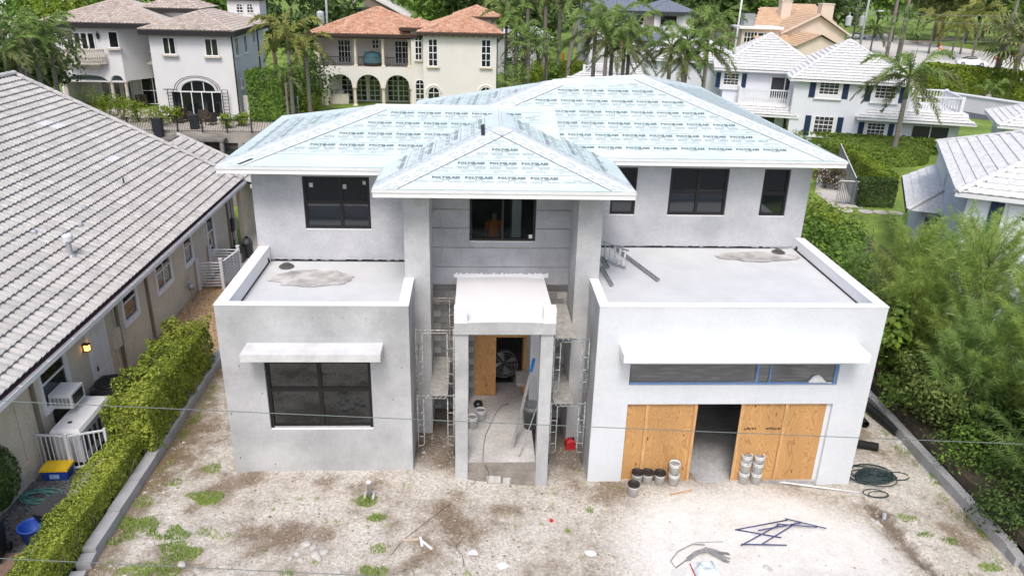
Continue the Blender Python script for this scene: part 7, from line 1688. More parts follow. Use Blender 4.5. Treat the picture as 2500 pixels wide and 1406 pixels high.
# long left slope wing
lx_, lz_ = L.pix(1836, 55, 5); pz_ = L.pix(1890, 20, 9)
f = Face([(lx_-1, 2.0, gz-.3), (gx0+.5, 2.0, gz-.3), (gx0+5, 9, pz_[1]), (lx_+2.2, 9, pz_[1])]); rf = MB().poly(f.p).build('roof', TANR, TH, local=True); stuff(tiles_joined(lay_tiles(f, .4, .4, tl3), tl3).build('roof_tiles', TANR, rf, local=True)); MB().box(lx_-.6, gx0, 2.4, 9, -.1, gz-.35).build('wall', PEACH, TH, local=True)
f = Face([(gp[0], 9, gz+.6), (gx1+2.5, 9, gz+.6), (gx1+1.5, 15, pz_[1]+.4), (gp[0]+1, 15, pz_[1]+.4)]); rf = MB().poly(f.p).build('roof', TANR, TH, local=True); stuff(tiles_joined(lay_tiles(f, .4, .4, tl3), tl3).build('roof_tiles', TANR, rf, local=True))
for q in ((1911, 5, 1931, 30), (2008, 12, 2032, 48)): r = L.rect(*q, 6); MB().box(r[0], r[1], 6, 7.3, gz, r[3]).box(r[0]-.06, r[1]+.06, 5.94, 7.36, r[3], r[3]+.14).build('chimney', PEACH, TH, local=True)
# small front gable
hx0, hz0 = L.pix(1940, 112, -6); hx1, _ = L.pix(2058, 115, -6); hp = L.pix(2005, 85, -6)
MB().prism([(hx0+.3, -6, -.1), (hx1-.3, -6, -.1), (hx1-.3, -6, hz0), (hp[0], -6, hp[1]-.2), (hx0+.3, -6, hz0)], (0, 6.5, 0)).build('front_wall', PEACH, TH, local=True)
f = Face([(hx0, .0, hz0-.1), (hx0, -6.4, hz0-.1), (hp[0], -6.4, hp[1]), (hp[0], 0, hp[1])]); fr_ = Face([(hx1, -6.4, hz0-.1), (hx1, 0, hz0-.1), (hp[0], 0, hp[1]), (hp[0], -6.4, hp[1])]); rf = MB().poly(f.p).poly(fr_.p).build('roof', TANR, TH, local=True); stuff(tiles_joined(lay_tiles(f, .4, .4, tl3), tl3).build('roof_tiles', TANR, rf, local=True))
f = Face([(hx0-3.4, -4.5, hz0-.3), (hx0+1, -4.5, hz0-.3), (hx0+1, -.1, hz0+.9), (hx0-3.4, -.1, hz0+.9)]); rf = MB().poly(f.p).build('porch_roof', TANR, TH, local=True); stuff(tiles_joined(lay_tiles(f, .4, .4, tl3), tl3).build('roof_tiles', TANR, rf, local=True)); MB().box(hx0-3.2, hx0+.2, -4.2, -.0, -.1, hz0-.35).build('porch_wall', PEACH, TH, local=True)
# flat white roof annex with windows
ax0, az = L.pix(1800, 68, 1.0); ax1, _ = L.pix(1895, 75, 1.0); MB().box(ax0-.5, ax1, -1.5, 2.3, az, az+.25).build('flat_roof', WHITEP, TH, local=True); MB().box(ax0, ax1-.3, -1.0, 2.2, -.1, az-.001).build('annex_wall', PEACH, TH, local=True); r = L.rect(1817, 78, 1846, 105, -1.0); lwin(TH, r, -1.0, 4, 2, WHITEP); r = L.rect(1850, 80, 1878, 97, -1.0); lwin(TH, r, -1.0, 2, 1, WHITEP)
condenser('grey rooftop condenser on the flat white annex roof of the tan house', (L.o.x+L.pix(1828, 60, 0)[0], 98.5, az+.25), 1.4, 1.5, GALV)
# ---- brown house and white houses at the top edge
L = Loc(*PY(845, 45, 118).xy, 0, 0); BR = local_thing('brown_house', 'brown gabled house with dark awning behind the terracotta roof', 'house', L); BRM = mat('brown_stucco', (.20, .155, .13), .85, .05, 1)
bx1_, bz0 = L.pix(962, 25); bp = L.pix(925, -12); MB().prism([(2.6, 0, -.1), (bx1_, 0, -.1), (bx1_, 0, bz0), (bp[0]-2, 0, bp[1]), (2.6, 0, bz0)], (0, 9, 0)).build('wall', BRM, BR, local=True); MB().box(0, 2.6, 1.5, 8, -.1, bz0-.3).build('side_wall', BRM, BR, local=True)
MB().bar((-.6, -.3, bz0-.6), (bp[0]-2, -.3, bp[1]+.25), .15, .35).bar((bx1_+2.0, -.3, bz0-.8), (bp[0]-2, -.3, bp[1]+.25), .15, .35).build('rake_board', CREAM, BR, local=True); MB().poly([(-.8, -.4, bz0-.7), (bp[0]-2, -.4, bp[1]+.3), (bp[0]-2, 9, bp[1]+.3), (-.8, 9, bz0-.7)]).poly([(bx1_+2.2, -.4, bz0-.9), (bx1_+2.2, 9, bz0-.9), (bp[0]-2, 9, bp[1]+.3), (bp[0]-2, -.4, bp[1]+.3)]).build('roof', CREAM, BR, local=True)
r = L.rect(882, 18, 914, 35); lwin(BR, (r[0], r[1], r[2]-2, r[2]+.6), 0, 4, 1, WHITEP); MB().box(r[0]-.5, r[1]+.4, -.9, -.02, r[2]+.7, r[3]).build('awning', DKM, BR, local=True)
MB().box(1, bx1_+1, -2, -1.9, 4.4, 4.46).build('balcony_rail', IRON, BR, local=True)
for k, (u0, v0, u1, v1, y, lb, hh) in enumerate(((-40, 8, 100, 45, 120, 'long low white house roof behind the palm clump', .8), (1735, 0, 1800, 32, 150, 'plain white house wall between the far palms', .3), (1215, 80, 1340, 125, 105, 'white flat-roofed bungalow glimpsed between palm trunks', .6), (100, 0, 195, 18, 140, 'white house with a flat eave above the yellow-green tree', .5))):
    a, b = PY(u0, v0, y), PY(u1, v1, y); Lw = Loc(a.x, y, 0); t = local_thing('white_bungalow', lb, 'house', Lw); w_ = b.x-a.x; zt = a.z
    MB().box(0, w_, 0, 9, -.1, zt-.5).build('wall', VW, t, local=True); MB().add([(-.5, -.6, zt-.5), (w_+.5, -.6, zt-.5), (w_+.5, 9.5, zt-.5), (-.5, 9.5, zt-.5), (1.5, 4, zt+hh), (w_-1.5, 4, zt+hh)], [(0, 1, 5, 4), (1, 2, 5), (3, 0, 4), (2, 3, 4, 5), (0, 3, 2, 1)]).build('roof', WT, t, local=True)
    for j in range(3): lwin(t, (w_*(.15+.3*j), w_*(.15+.3*j)+1.0, 1.0, 2.2), 0, 1, 2)
# ------------------------------------------------------------------ lawn, paths, street
struct(MB().box(13.6, 60, 40.2, 100, -.03, .0).build('lawn', GRASSM))
PAVL = mat('pale_pavement', (0.48, 0.45, 0.41), .9, .12, .5)
a, b, c, d = PZ(2500, 262, .01), PZ(2290, 250, .01), PZ(2290, 283, .01), PZ(2500, 300, .01)
struct(MB().poly([tuple(d), tuple(a), tuple(b), tuple(c)]).build('driveway', mat('asphalt_drive', (.075, .078, .095), .9, .15, 1)))
pts = [PZ(u, v, .015) for u, v in ((2700, 215), (2310, 182), (2180, 168), (2070, 128), (2090, 88), (2170, 82), (2220, 100), (2420, 128), (2700, 160))]
struct(MB().poly([tuple(p) for p in pts]).build('road', mat('road_surface', (0.60, 0.575, 0.54), .9, .08, .3, fine=.08)))
pts = [PZ(u, v, .03) for u, v in ((2215, 102), (2330, 92), (2345, 95), (2240, 108))]; struct(MB().poly([tuple(p) for p in pts]).build('brick_drive', mat('brick_drive_paver', (.30, .22, .17), .9, .2, 1)))
# white garden wall and tall hedge along the road
p0, p1 = PZ(2290, 262, 0), PZ(2520, 300, 0)
t = thing('garden_wall', 'long white garden wall in front of the tall roadside hedge', 'wall', p0); MB().prism([tuple(p0), tuple(p1), (p1.x+.4, p1.y+.5, 0), (p0.x+.4, p0.y+.5, 0)], (0, 0, 1.6)).build('wall_face', VW, t); MB().prism([(p0.x-.1, p0.y-.1, 1.6), (p1.x-.1, p1.y-.1, 1.6), (p1.x+.5, p1.y+.6, 1.6), (p0.x+.5, p0.y+.6, 1.6)], (0, 0, .12)).build('coping', WT, t)
h0, h1 = PZ(2265, 228, 0), PZ(2560, 262, 0); mid = (h0+h1)/2; ln = (h1-h0).length; ang = math.atan2(h1.y-h0.y, h1.x-h0.x)
hedge('tall_hedge', 'long tall bright green hedge behind the white garden wall by the road', mid.x-ln/2, mid.x+ln/2, mid.y+1.0, mid.y+3.4, 0, 3.4, YGREEN, 9000, .42, 21, rot=ang, wob=.05)
# garden between the new house and the blue-shuttered house
L = Loc(25.3, 61.82, 0, -16)
hp0, hp1 = PZ(1985, 352, 0), PZ(2268, 375, 0); mid = (hp0+hp1)/2; ln = (hp1-hp0).length+1.5; ang = math.atan2(hp1.y-hp0.y, hp1.x-hp0.x)
hedge('boxed_hedge', 'long clipped hedge below the blue-shuttered windows', mid.x-ln/2-1.5, mid.x+ln/2, mid.y-.2, mid.y+1.4, 0, 1.15, CLIP, 6500, .26, 22, rot=ang, wob=.05)
# big rounded clipped hedge
rc = PZ(2160, 412, 0)+V((.8, 3.4, 0)); t = thing('rounded_hedge', 'wide flat-topped rounded hedge on the lawn under the leaning palm', 'hedge', rc); rnd = random.Random(41); rx_, ry_, hh_ = 4.0, 3.0, 1.05
def drum():
    a = rnd.uniform(0, 6.283)
    if rnd.random() < .58:
        k = math.sqrt(rnd.random()); z = hh_+.12*(1-k*k)-.25*max(0, k-.85)/.15*.5; return V((rx_*k*math.cos(a), ry_*k*math.sin(a), z)), V((0, 0, 1))
    return V((rx_*math.cos(a), ry_*math.sin(a), rnd.uniform(.05, hh_))), V((math.cos(a), math.sin(a), .1))
leaf_cloud(MB(), 14000, .2, drum, rnd, .35).build('foliage', CLIP, t, local=True); MB().lathe([(0, .05), (ry_*.86, .05), (ry_*.86, hh_*.82), (0, hh_*.82)], 20).build('inner_growth', CLIP, t, local=True)
q = PZ(2140, 508, 0); hedge('square_hedge', 'dark square-cut hedge beside the grey gate', q.x-1.05, q.x+1.05, q.y, q.y+1.0, 0, 1.65, DKGREEN, 5200, .13, 23, rot=math.radians(-4), wob=.03)
q0, q1 = PZ(2160, 470, 0), PZ(2075, 405, 0); mid = (q0+q1)/2; ln = (q1-q0).length+2; ang = math.atan2(q1.y-q0.y, q1.x-q0.x)
hedge('sloping_hedge', 'long yellow-green hedge running behind the grey fence toward the canal', mid.x-ln/2, mid.x+ln/2, mid.y-.2, mid.y+.8, 0, 1.35, YGREEN, 4200, .2, 24, rot=ang, wob=.08)
FEN = mat('grey_fence', (.16, .17, .19), .5, .1, 3)
t = thing('picket_fence', 'grey metal picket fence and gate at the end of the lawn', 'fence', PZ(2070, 500, 0))
def pickets(a, b, h, n):
    a, b = V(a), V(b); MB().bar(a+V((0, 0, h)), b+V((0, 0, h)), .05).build('rail', GUT, t); MB().bar(a+V((0, 0, .12)), b+V((0, 0, .12)), .05).build('rail', FEN, t)
    for k in range(n+1): p = a.lerp(b, k/n); MB().bar(p+V((0, 0, .05)), p+V((0, 0, h)), .025).build('picket', FEN, t)
ga, gb = PZ(2040, 498, 0), PZ(2103, 502, 0); pickets(ga, gb, 1.45, 14); MB().bar(ga.lerp(gb, .62), ga.lerp(gb, .62)+V((0, 0, 1.5)), .14).build('post', FEN, t); ge = PZ(2030, 430, 0); pickets(gb+V((-.3, .5, 0)), ge+V((2.2, 4, 0)), 1.45, 40)
struct(MB().poly([tuple(PZ(u, v, .02)) for u, v in ((2035, 505), (2105, 508), (2115, 470), (2000, 400), (1990, 470))]).build('patio', PAVL))
for k, (u, v) in enumerate(((2065, 514), (2113, 517), (2150, 519), (2187, 521))):
    p = PZ(u, v, .015); tag(MB().lathe([(0, 0), (.42, 0), (.42, .03), (0, .03)], 16, p).build('stepping_stone', PAVL), 'round pale stepping stone set in the lawn before the square hedge', 'stone', 'stepping stones on the lawn')
# ------------------------------------------------------------------ right side growth
def casuarina(label, base, h, r, nb, seed, m):
    rnd = random.Random(seed); t = thing('feathery_pine', label, 'tree', base, 0, 'feathery pines right of the garage'); tk = MB(); fo = MB()
    tk.tube([(0, 0, -.2), (.05, .02, h*.4), (.0, 0, h*.85)], .09, 6, r_end=.02)
    for i in range(nb):
        s = (i+.5)/nb; z = h*(.06+.86*s); a = 2.4*i+rnd.uniform(-.4, .4); R = r*(.85-.4*s**1.5)*rnd.uniform(.6, 1.15)
        p = V((0, 0, z)); d = V((math.cos(a), math.sin(a), 0)); up = rnd.uniform(.85, 1.9)+.5*s
        pts = [p]; n = 7
        for k in range(1, n+1):
            u = k/n; pts.append(p+d*(R*u)+V((0, 0, R*(up*u-.25*u*u)))+V((rnd.uniform(-.04, .04), rnd.uniform(-.04, .04), 0)))
        tk.tube(pts, .014, 3, r_end=.003)
        for k in range(250):
            u = .12+.88*rnd.random()**.8; f_ = u*n; j = min(int(f_), n-1); q = pts[j].lerp(pts[j+1], f_-j); dd = (pts[j+1]-pts[j]).normalized()
            L_ = rnd.uniform(.2, .46)*(1.1-.4*u); e = (dd*rnd.uniform(.6, 1.1)+V((rnd.gauss(0, .5), rnd.gauss(0, .5), rnd.gauss(-.05, .4)))).normalized()
            tip = q+e*L_+V((0, 0, -.22*L_)); w = e.cross(V((rnd.gauss(0, 1), rnd.gauss(0, 1), rnd.gauss(0, 1)))).normalized()*rnd.uniform(.004, .008); md = q.lerp(tip, .5)+V((0, 0, .03*L_))
            fo.add([q, md+w, tip, md-w], [(0, 1, 2, 3)])
    tk.build('trunk', mat('thin_bark', (.20, .16, .10), .9, .2, 6), t, smooth=True, local=True); fo.build('foliage', m, t, local=True); return t
CAS = leafmat('casuarina_needle', (0.24, 0.36, 0.07), (0.58, 0.70, 0.21), .5, scale=1.3); CAS2 = leafmat('casuarina_needle_blue', (0.19, 0.34, 0.09), (0.50, 0.65, 0.22), .5, scale=1.3)
cl = 'wispy feathery pine in the thicket beyond the right kerb wall'
for k, (x, y, h, r, nb) in enumerate(((15.2, 24.2, 4.6, 1.9, 74), (16.6, 23.0, 5.0, 1.9, 74), (15.6, 21.0, 5.6, 2.0, 82), (17.3, 20.2, 5.2, 2.0, 70), (15.7, 18.4, 5.4, 2.0, 82), (15.1, 16.0, 4.6, 1.9, 74), (16.6, 16.8, 5.2, 2.0, 70), (14.9, 14.0, 3.6, 1.7, 60), (16.2, 14.3, 4.6, 1.8, 60), (14.7, 27.6, 2.6, 1.3, 40), (17.8, 18.2, 5.2, 2.0, 70), (16.9, 25.4, 4.2, 1.8, 60), (17.6, 15.6, 4.8, 2.0, 60), (14.6, 19.0, 3.8, 1.7, 64), (14.6, 22.6, 3.8, 1.6, 60), (13.7, 41.0, 2.8, 1.6, 44))):
    casuarina(cl if k < 15 else 'feathery shrub beside the pale patio at the back corner of the new house', (x, y, -.3), h, r, int(nb*1.15), 100+k, CAS if k % 2 == 0 else CAS2)
for k, (u, v, X0, r, h, m_, nl, sz, lb) in enumerate((
    (2010, 600, 14.8, 1.9, 3.6, GREEN, 5200, .20, 'dense green shrub at the back corner of the garage bay, the tallest'), (2050, 640, 14.6, 1.6, 3.0, GREEN, 4300, .19, 'dense green shrub beside the garage parapet, in the middle of the bank'), (2085, 690, 14.5, 1.5, 2.5, GREEN, 3800, .18, 'dense green shrub next to the feathery pines'), (2000, 540, 15.6, 2.0, 3.6, YGREEN, 4000, .2, 'light green shrub bank at the edge of the lawn'), (2035, 560, 16.6, 1.5, 2.4, GREEN, 2600, .2, 'low green shrub beside the stepping stones'))):
    p = PX(u, v, X0); bushy('dense_shrub', lb, 'shrub', (p.x, p.y+.6, -.1), r, h, nl, sz, m_, 200+k, 'green shrubs behind the garage bay', 70, 3, .5, .16)
SG = leafmat('sea_grape_leaf', (.05, .10, .015), (.20, .30, .04), .3)
bushy('broadleaf_shrub', 'round-leaved shrub pressed against the garage side wall', 'shrub', (13.95, 22.4, -.3), 1.0, 3.4, 1300, .24, SG, 301, None, 40, 1, .4, .18, .85)
bushy('broadleaf_shrub', 'sprawling pale green shrub leaning over the right kerb wall', 'shrub', (14.2, 19.7, -.4), 1.45, 2.5, 4600, .13, leafmat('pale_shrub_leaf', (.07, .12, .025), (.26, .33, .09), .35), 302, None, 80, 3, .4, .15)
bushy('broadleaf_shrub', 'small shady shrub below the sprawling shrub on the kerb wall', 'shrub', (14.15, 17.7, -.5), 1.0, 1.5, 2000, .12, GREEN, 303, None, 40, 1, .4, .18)
bushy('broadleaf_shrub', 'dark shrub in the shade under the feathery pines', 'shrub', (14.1, 15.6, -.5), 1.15, 1.3, 2000, .13, DKGREEN, 304, None, 40, 1, .4, .18)
bushy('broadleaf_shrub', 'shady dark shrub in the gap behind the garage side wall', 'shrub', (13.9, 24.6, -.5), 1.2, 2.6, 2600, .17, DKGREEN, 308, None, 50, 2, .4, .18)
bushy('broadleaf_shrub', 'low leafy shrub spilling over the kerb wall by the ribbed pipes', 'shrub', (13.95, 21.0, -.5), .9, 1.4, 1800, .14, GREEN, 309, None, 40, 1, .4, .18)
bushy('broadleaf_shrub', 'deep green undergrowth behind the round-leaved shrub', 'shrub', (15.4, 22.4, -.5), 1.6, 2.4, 3000, .17, DKGREEN, 305, None, 50, 2, .4, .18)
bushy('broadleaf_shrub', 'dark undergrowth filling the gap between the feathery pines', 'shrub', (15.9, 18.8, -.5), 1.8, 2.2, 3200, .17, DKGREEN, 306, None, 50, 2, .4, .18)
bushy('broadleaf_shrub', 'brownish bush beside the grey gate', 'shrub', (PZ(2030, 470, 0).x, PZ(2030, 470, 0).y+1, 0), 1.1, 2.2, 1500, .16, leafmat('brown_leaf', (.06, .05, .03), (.20, .15, .09), .3), 307, None, 40, 1, .4, .18)
# ------------------------------------------------------------------ palms and trees of the background
def crown(u, v, y, gz=0.0): p = PY(u, v, y); return (p.x, y, gz), p.z
def P(u, v, y, lb, scale=1.0, n=12, kind='g', seed=1, lean=(0, 0), r=.17, low=1.0, simple=True):
    b, h = crown(u, v, y); return palm(lb, (b[0]-lean[0], b[1]-lean[1], 0), h, scale, n, kind, seed, lean, r, low=low, simple=simple)
P(30, 75, 56, 'drooping foxtail palm at the outer edge of the clump beside the villa', 1.15, 13, 'd', 1); P(75, 85, 58, 'foxtail palm in the middle of the clump beside the villa', 1.2, 14, 'g', 2); P(112, 75, 60, 'foxtail palm nearest the villa balcony', 1.2, 14, 'd', 3); P(55, 130, 57, 'shorter foxtail palm in front of the clump beside the villa', 1.1, 12, 'g', 4); P(8, 130, 54, 'low foxtail palm rising behind the grey tile roof', 1.1, 12, 'd', 5)
P(700, 82, 66, 'yellowing palm standing between the villa and the terracotta house', 1.35, 13, 'y', 6, r=.15); P(745, 105, 68, 'yellow-green palm leaning by the cream loggia', 1.1, 11, 'y', 7); P(695, 178, 65, 'small wilted palm above the clipped green column', .75, 9, 'd', 8, r=.1)
P(1237, 38, 84, 'green palm beside the eave of the terracotta roof', 1.35, 13, 'g', 9); P(1262, 75, 82, 'palm with drooping crown right of the terracotta house', 1.2, 13, 'g', 10); P(1285, 95, 80, 'short palm with brown skirt near the dark condenser', 1.1, 13, 'd', 11)
for k, (u, v, y, lb) in enumerate(((1335, -18, 94, 'tall brown-trunked palm before the modern house, first of three'), (1370, -25, 96, 'tall smooth grey-trunked royal palm with the orange marker at its foot'), (1420, -12, 92, 'tall grey palm with slanting trunk near the modern house'), (1200, -5, 100, 'tall palm rising behind the terracotta tower roof'), (1290, -10, 105, 'tall palm behind the white bungalow'))): P(u, v, y, lb, 1.5, 13, 'gd'[k % 2], 20+k, lean=((0, 0), (0, 0), (1.2, 0), (0, 0), (0, 0))[k], r=.24)
g_ = 'drooping foxtail palm in the big clump behind the roof peak, '
P(1455, 62, 62, g_+'outer left crown', 1.25, 14, 'g', 30, simple=False); P(1500, 50, 63, g_+'tallest crown', 1.3, 14, 'g', 31, simple=False); P(1540, 72, 62, g_+'rightward crown', 1.25, 14, 'g', 32, simple=False); P(1482, 98, 60, g_+'lower front crown', 1.2, 13, 'd', 33, simple=False); P(1525, 112, 60, g_+'lowest crown', 1.15, 13, 'd', 34, simple=False)
g_ = 'foxtail palm in the clump before the white tile roofs, '
P(1640, 112, 57, g_+'outer left crown', 1.15, 14, 'd', 35, simple=False); P(1682, 100, 58, g_+'top crown', 1.15, 14, 'g', 36, simple=False); P(1728, 118, 57, g_+'crown drooping toward the shuttered window', 1.15, 13, 'g', 37, simple=False); P(1672, 142, 56, g_+'lower front crown', 1.0, 12, 'd', 38, simple=False)
P(1752, 45, 92, 'dense palm between the modern house and the tan roof', 1.5, 15, 'g', 39); P(1735, 60, 90, 'second palm crown beside the tan roof annex', 1.4, 13, 'd', 40)
bp_ = PZ(2185, 354, 1.3); bp_.z = 0; cp_ = PY(2222, 185, bp_.y); palm('single palm with leaning ringed trunk rising from the rounded hedge', (bp_.x, bp_.y, 0), cp_.z, 1.6, 14, 'd', 41, (cp_.x-bp_.x, 0), .19, simple=False, low=.9)
for k, (u, v, y, lb, sc, kd) in enumerate(((2135, 72, 150, 'dark palm beside the utility pole', 1.3, 'd'), (2285, 48, 150, 'short pale palm on the far lawn by the road', 1.3, 'y'), (2340, 62, 145, 'yellowing palm at the edge of the far wood', 1.4, 'y'), (2400, 30, 135, 'tall yellow-green palm by the roadside', 1.9, 'y'), (2362, 55, 150, 'small bright palm beside the tall bare trunk', 1.2, 'y'))): P(u, v, y, lb, sc*1.3, 13, kd, 60+k)
for k, (u, v, y, lb, s_) in enumerate(((2212, 55, 128, 'stiff fan palm standing in the road verge behind the white roof', 2.0), (2455, 92, 92, 'large grey-green fan palm behind the tall roadside hedge', 2.2), (2495, 110, 88, 'fan palm at the end of the roadside hedge', 2.2), (1290, 100, 78, 'short fan palm before the white bungalow', 1.2), (1335, 115, 82, 'small fan palm by the brown trunk', 1.2), (1258, 200, 76, 'low spiky fan palm beside the dark condenser', 1.3))):
    b, h = crown(u, v, y); fan_palm(lb, b, max(h, .5), s_, 70+k, m=PALM_G if k not in (1, 2) else PALM_D)
b = PZ(2405, 270, 0); t = palm('bottle-shaped short palm on the lawn beside the asphalt drive', (b.x, b.y, 0), 2.0, 1.0, 9, 'd', 80, shaft=True, r=.2); MB().lathe([(.3, -.05), (.62, .5), (.5, 1.2), (.2, 1.7)], 10).build('swollen_base', mat('pale_trunk', (.42, .36, .31), .9, .15, 4), t, local=True, smooth=True)
# clipped green column and shrubs by the villa
q = PZ(668, 300, 0); hedge('column_hedge', 'tall dense bright green hedge block between villa and terracotta house', q.x-2.0, q.x+1.6, q.y, q.y+3, 0, 4.2, GREEN, 5200, .3, 25, wob=.08)
for k, (u, v, r_, h_, m_) in enumerate(((745, 285, 1.6, 2.0, YGREEN), (765, 200, 2.0, 5.5, DKGREEN), (735, 220, 2.0, 5.0, GREEN))): b = PZ(u, 285, 0); bushy('garden_shrub', ('bright low shrub at the foot of the cream loggia', 'dark tall shrub filling the gap beside the loggia', 'green shrub behind the yellowing palm')[k], 'shrub', (b.x, b.y+1+k, 0), r_, h_, 1100, .3, m_, 400+k, 'shrubs between villa and loggia', 40)
for k, (u, v, r_, h_, m_) in enumerate(((1300, 215, 1.6, 2.6, YGREEN), (1325, 205, 1.8, 3.0, GREEN), (1345, 208, 1.6, 2.6, GREEN), (1265, 190, 2.2, 4.2, DKGREEN), (1300, 175, 2.4, 4.2, DKGREEN))): b = PZ(u, v, 0); bushy('garden_shrub', ('yellow-green shrub beside the dark condenser', 'bright shrub under the low white eave', 'green shrub against the long hedge', 'dark shrub behind the spiky fan palm', 'dark shrub behind the bright shrubs')[k], 'shrub', (b.x, b.y, 0), r_, h_, 1200, .3, m_, 410+k, 'shrubs right of the terracotta house', 40)
q0, q1 = PZ(1310, 190, 0), PZ(1445, 185, 0); hedge('boxed_hedge', 'wide clipped hedge with yellow top behind the palms', q0.x, q1.x, q0.y-1, q0.y+4, 0, 1.8, YGREEN, 4000, .35, 26, wob=.04)
b = PZ(1374, 160, 0); tag(MB().lathe([(0, 0), (.18, 0), (.14, 1.6), (.05, 1.9), (0, 1.9)], 10, b).build('marker_post', mat('orange_marker', (.75, .16, .02), .5)), 'orange marker post at the foot of the royal palm', 'post')
for k, (u, v, lb) in enumerate(((2295, 122, 'orange traffic cone at the edge of the far lawn'), (2482, 138, 'orange traffic cone on the sandy verge'))):
    b = PZ(u, v, 0); t = thing('traffic_cone', lb, 'cone', b); MB().lathe([(.5, 0), (.5, .06), (.3, .06), (.08, 1.15), (0, 1.15)], 12).build('cone', MATS['orange_marker'], t, local=True); MB().lathe([(.235, .45), (.2, .65)], 12, cap=False).build('band', WHITEP, t, local=True)
# far trees closing the horizon
TM = [DKGREEN, GREEN, leafmat('olive_leaf', (.035, .06, .012), (.12, .15, .035), .3), DKGREEN]
tl_ = ('dark spreading tree in the far wood behind the houses', 'mid-green broad tree in the far wood behind the houses', 'olive-green tree in the far wood behind the houses')
rnd = random.Random(90); k = 0
for row, (y, n, x0, x1) in enumerate(((150, 22, -125, 120), (185, 22, -150, 175), (225, 20, -180, 230))):
    for i in range(n):
        x = x0+(x1-x0)*(i+.5)/n+rnd.uniform(-3, 3); yy = y+rnd.uniform(-10, 10)
        d_ = V((x, yy, 6))-CAM; u_ = W_/2+FPX*d_.dot(C_R)/d_.dot(_f)
        if row == 0 and (u_ > 2030): continue
        h = rnd.uniform(12.5, 17) + row*2.2; tree(tl_[k % 3], (x, yy, 0), h, rnd.uniform(6, 8.5)+row, TM[k % 3], 500+k, nleaf=1500, size=1.25, trunk_r=.35); k += 1
for k, (u, v, y, h, r_, m_, lb, sz) in enumerate(((170, 20, 100, 10.5, 5.5, YGREEN, 'bright yellow-green tree behind the villa roof', .6), (130, 35, 96, 8.5, 4.0, YGREEN, 'yellow-green tree above the palm clump', .6), (270, 5, 110, 12, 6.0, GREEN, 'bright green tree rising behind the villa tile roof', .7), (90, 10, 110, 11, 5, GREEN, 'green tree behind the palm clump', .7), (800, 15, 105, 11, 5, DKGREEN, 'dark tree between the villa cupola and brown house', .6), (1130, 0, 120, 13, 6, DKGREEN, 'dark tree behind the terracotta ridge', .8), (1060, -5, 125, 13, 6, GREEN, 'green tree behind the terracotta ridge', .8), (2310, 30, 165, 14, 7, leafmat('olive_leaf', (.035, .06, .012), (.12, .15, .035), .3), 'rounded olive tree on the far lawn', .9), (2150, 20, 190, 15, 9, DKGREEN, 'dark tree behind the street lamp', 1.0), (2040, 5, 150, 15, 7, DKGREEN, 'dark tree behind the tan roof chimney', .9), (2250, 20, 200, 17, 9, GREEN, 'large ivy-clad tree wall behind the far lawn', 1.1), (2400, 10, 190, 17, 9, DKGREEN, 'dark tall tree behind the yellow palms', 1.1), (2480, 20, 170, 16, 8, DKGREEN, 'dark tree past the fan palms at the street bend', 1.0), (2560, 30, 150, 15, 8, GREEN, 'green tree past the street bend', 1.0), (1880, 0, 140, 13, 6, GREEN, 'green tree behind the tan roof', .8), (1700, 10, 140, 13, 6, DKGREEN, 'dark tree behind the modern house', .8), (1950, 5, 135, 12.5, 6, DKGREEN, 'dark tree between the two chimneys', .8), (660, 30, 100, 9, 4, DKGREEN, 'dark tree behind the yellowing palm', .6), (740, 60, 92, 8, 4, DKGREEN, 'dark tree beside the transformer pole', .6), (1640, 60, 120, 9, 5, DKGREEN, 'dark tree right of the modern house', .7), (1320, 40, 118, 11, 6, DKGREEN, 'dark tree in the shade behind the tall palms', .8), (1250, 10, 122, 12, 6, DKGREEN, 'dark tree behind the palm crowns', .8), (30, 150, 64, 7, 4, DKGREEN, 'dark tree under the palm clump beside the villa', .5), (110, 190, 66, 6, 3.5, DKGREEN, 'dark tree at the villa corner', .5))):
    b, h0 = crown(u, v, y); tree(lb, b, h, r_, m_, 600+k, 'garden trees behind the houses', 1800, sz, .28)
# bare tall trunks at the far wood
for k, (u, v) in enumerate(((2290, 90), (2355, 105), (2395, 100), (2470, 60), (2205, 75), (2175, 85))):
    b = PZ(u, v, 0) if v > 85 else PY(u, v, 140); b = V((b.x, b.y, 0)); t = palm('tall slim palm with a pale trunk at the far wood', b, 15+k % 3, 1.8, 10, 'd', 90+k, r=.3, group='tall slim palms at the far wood')
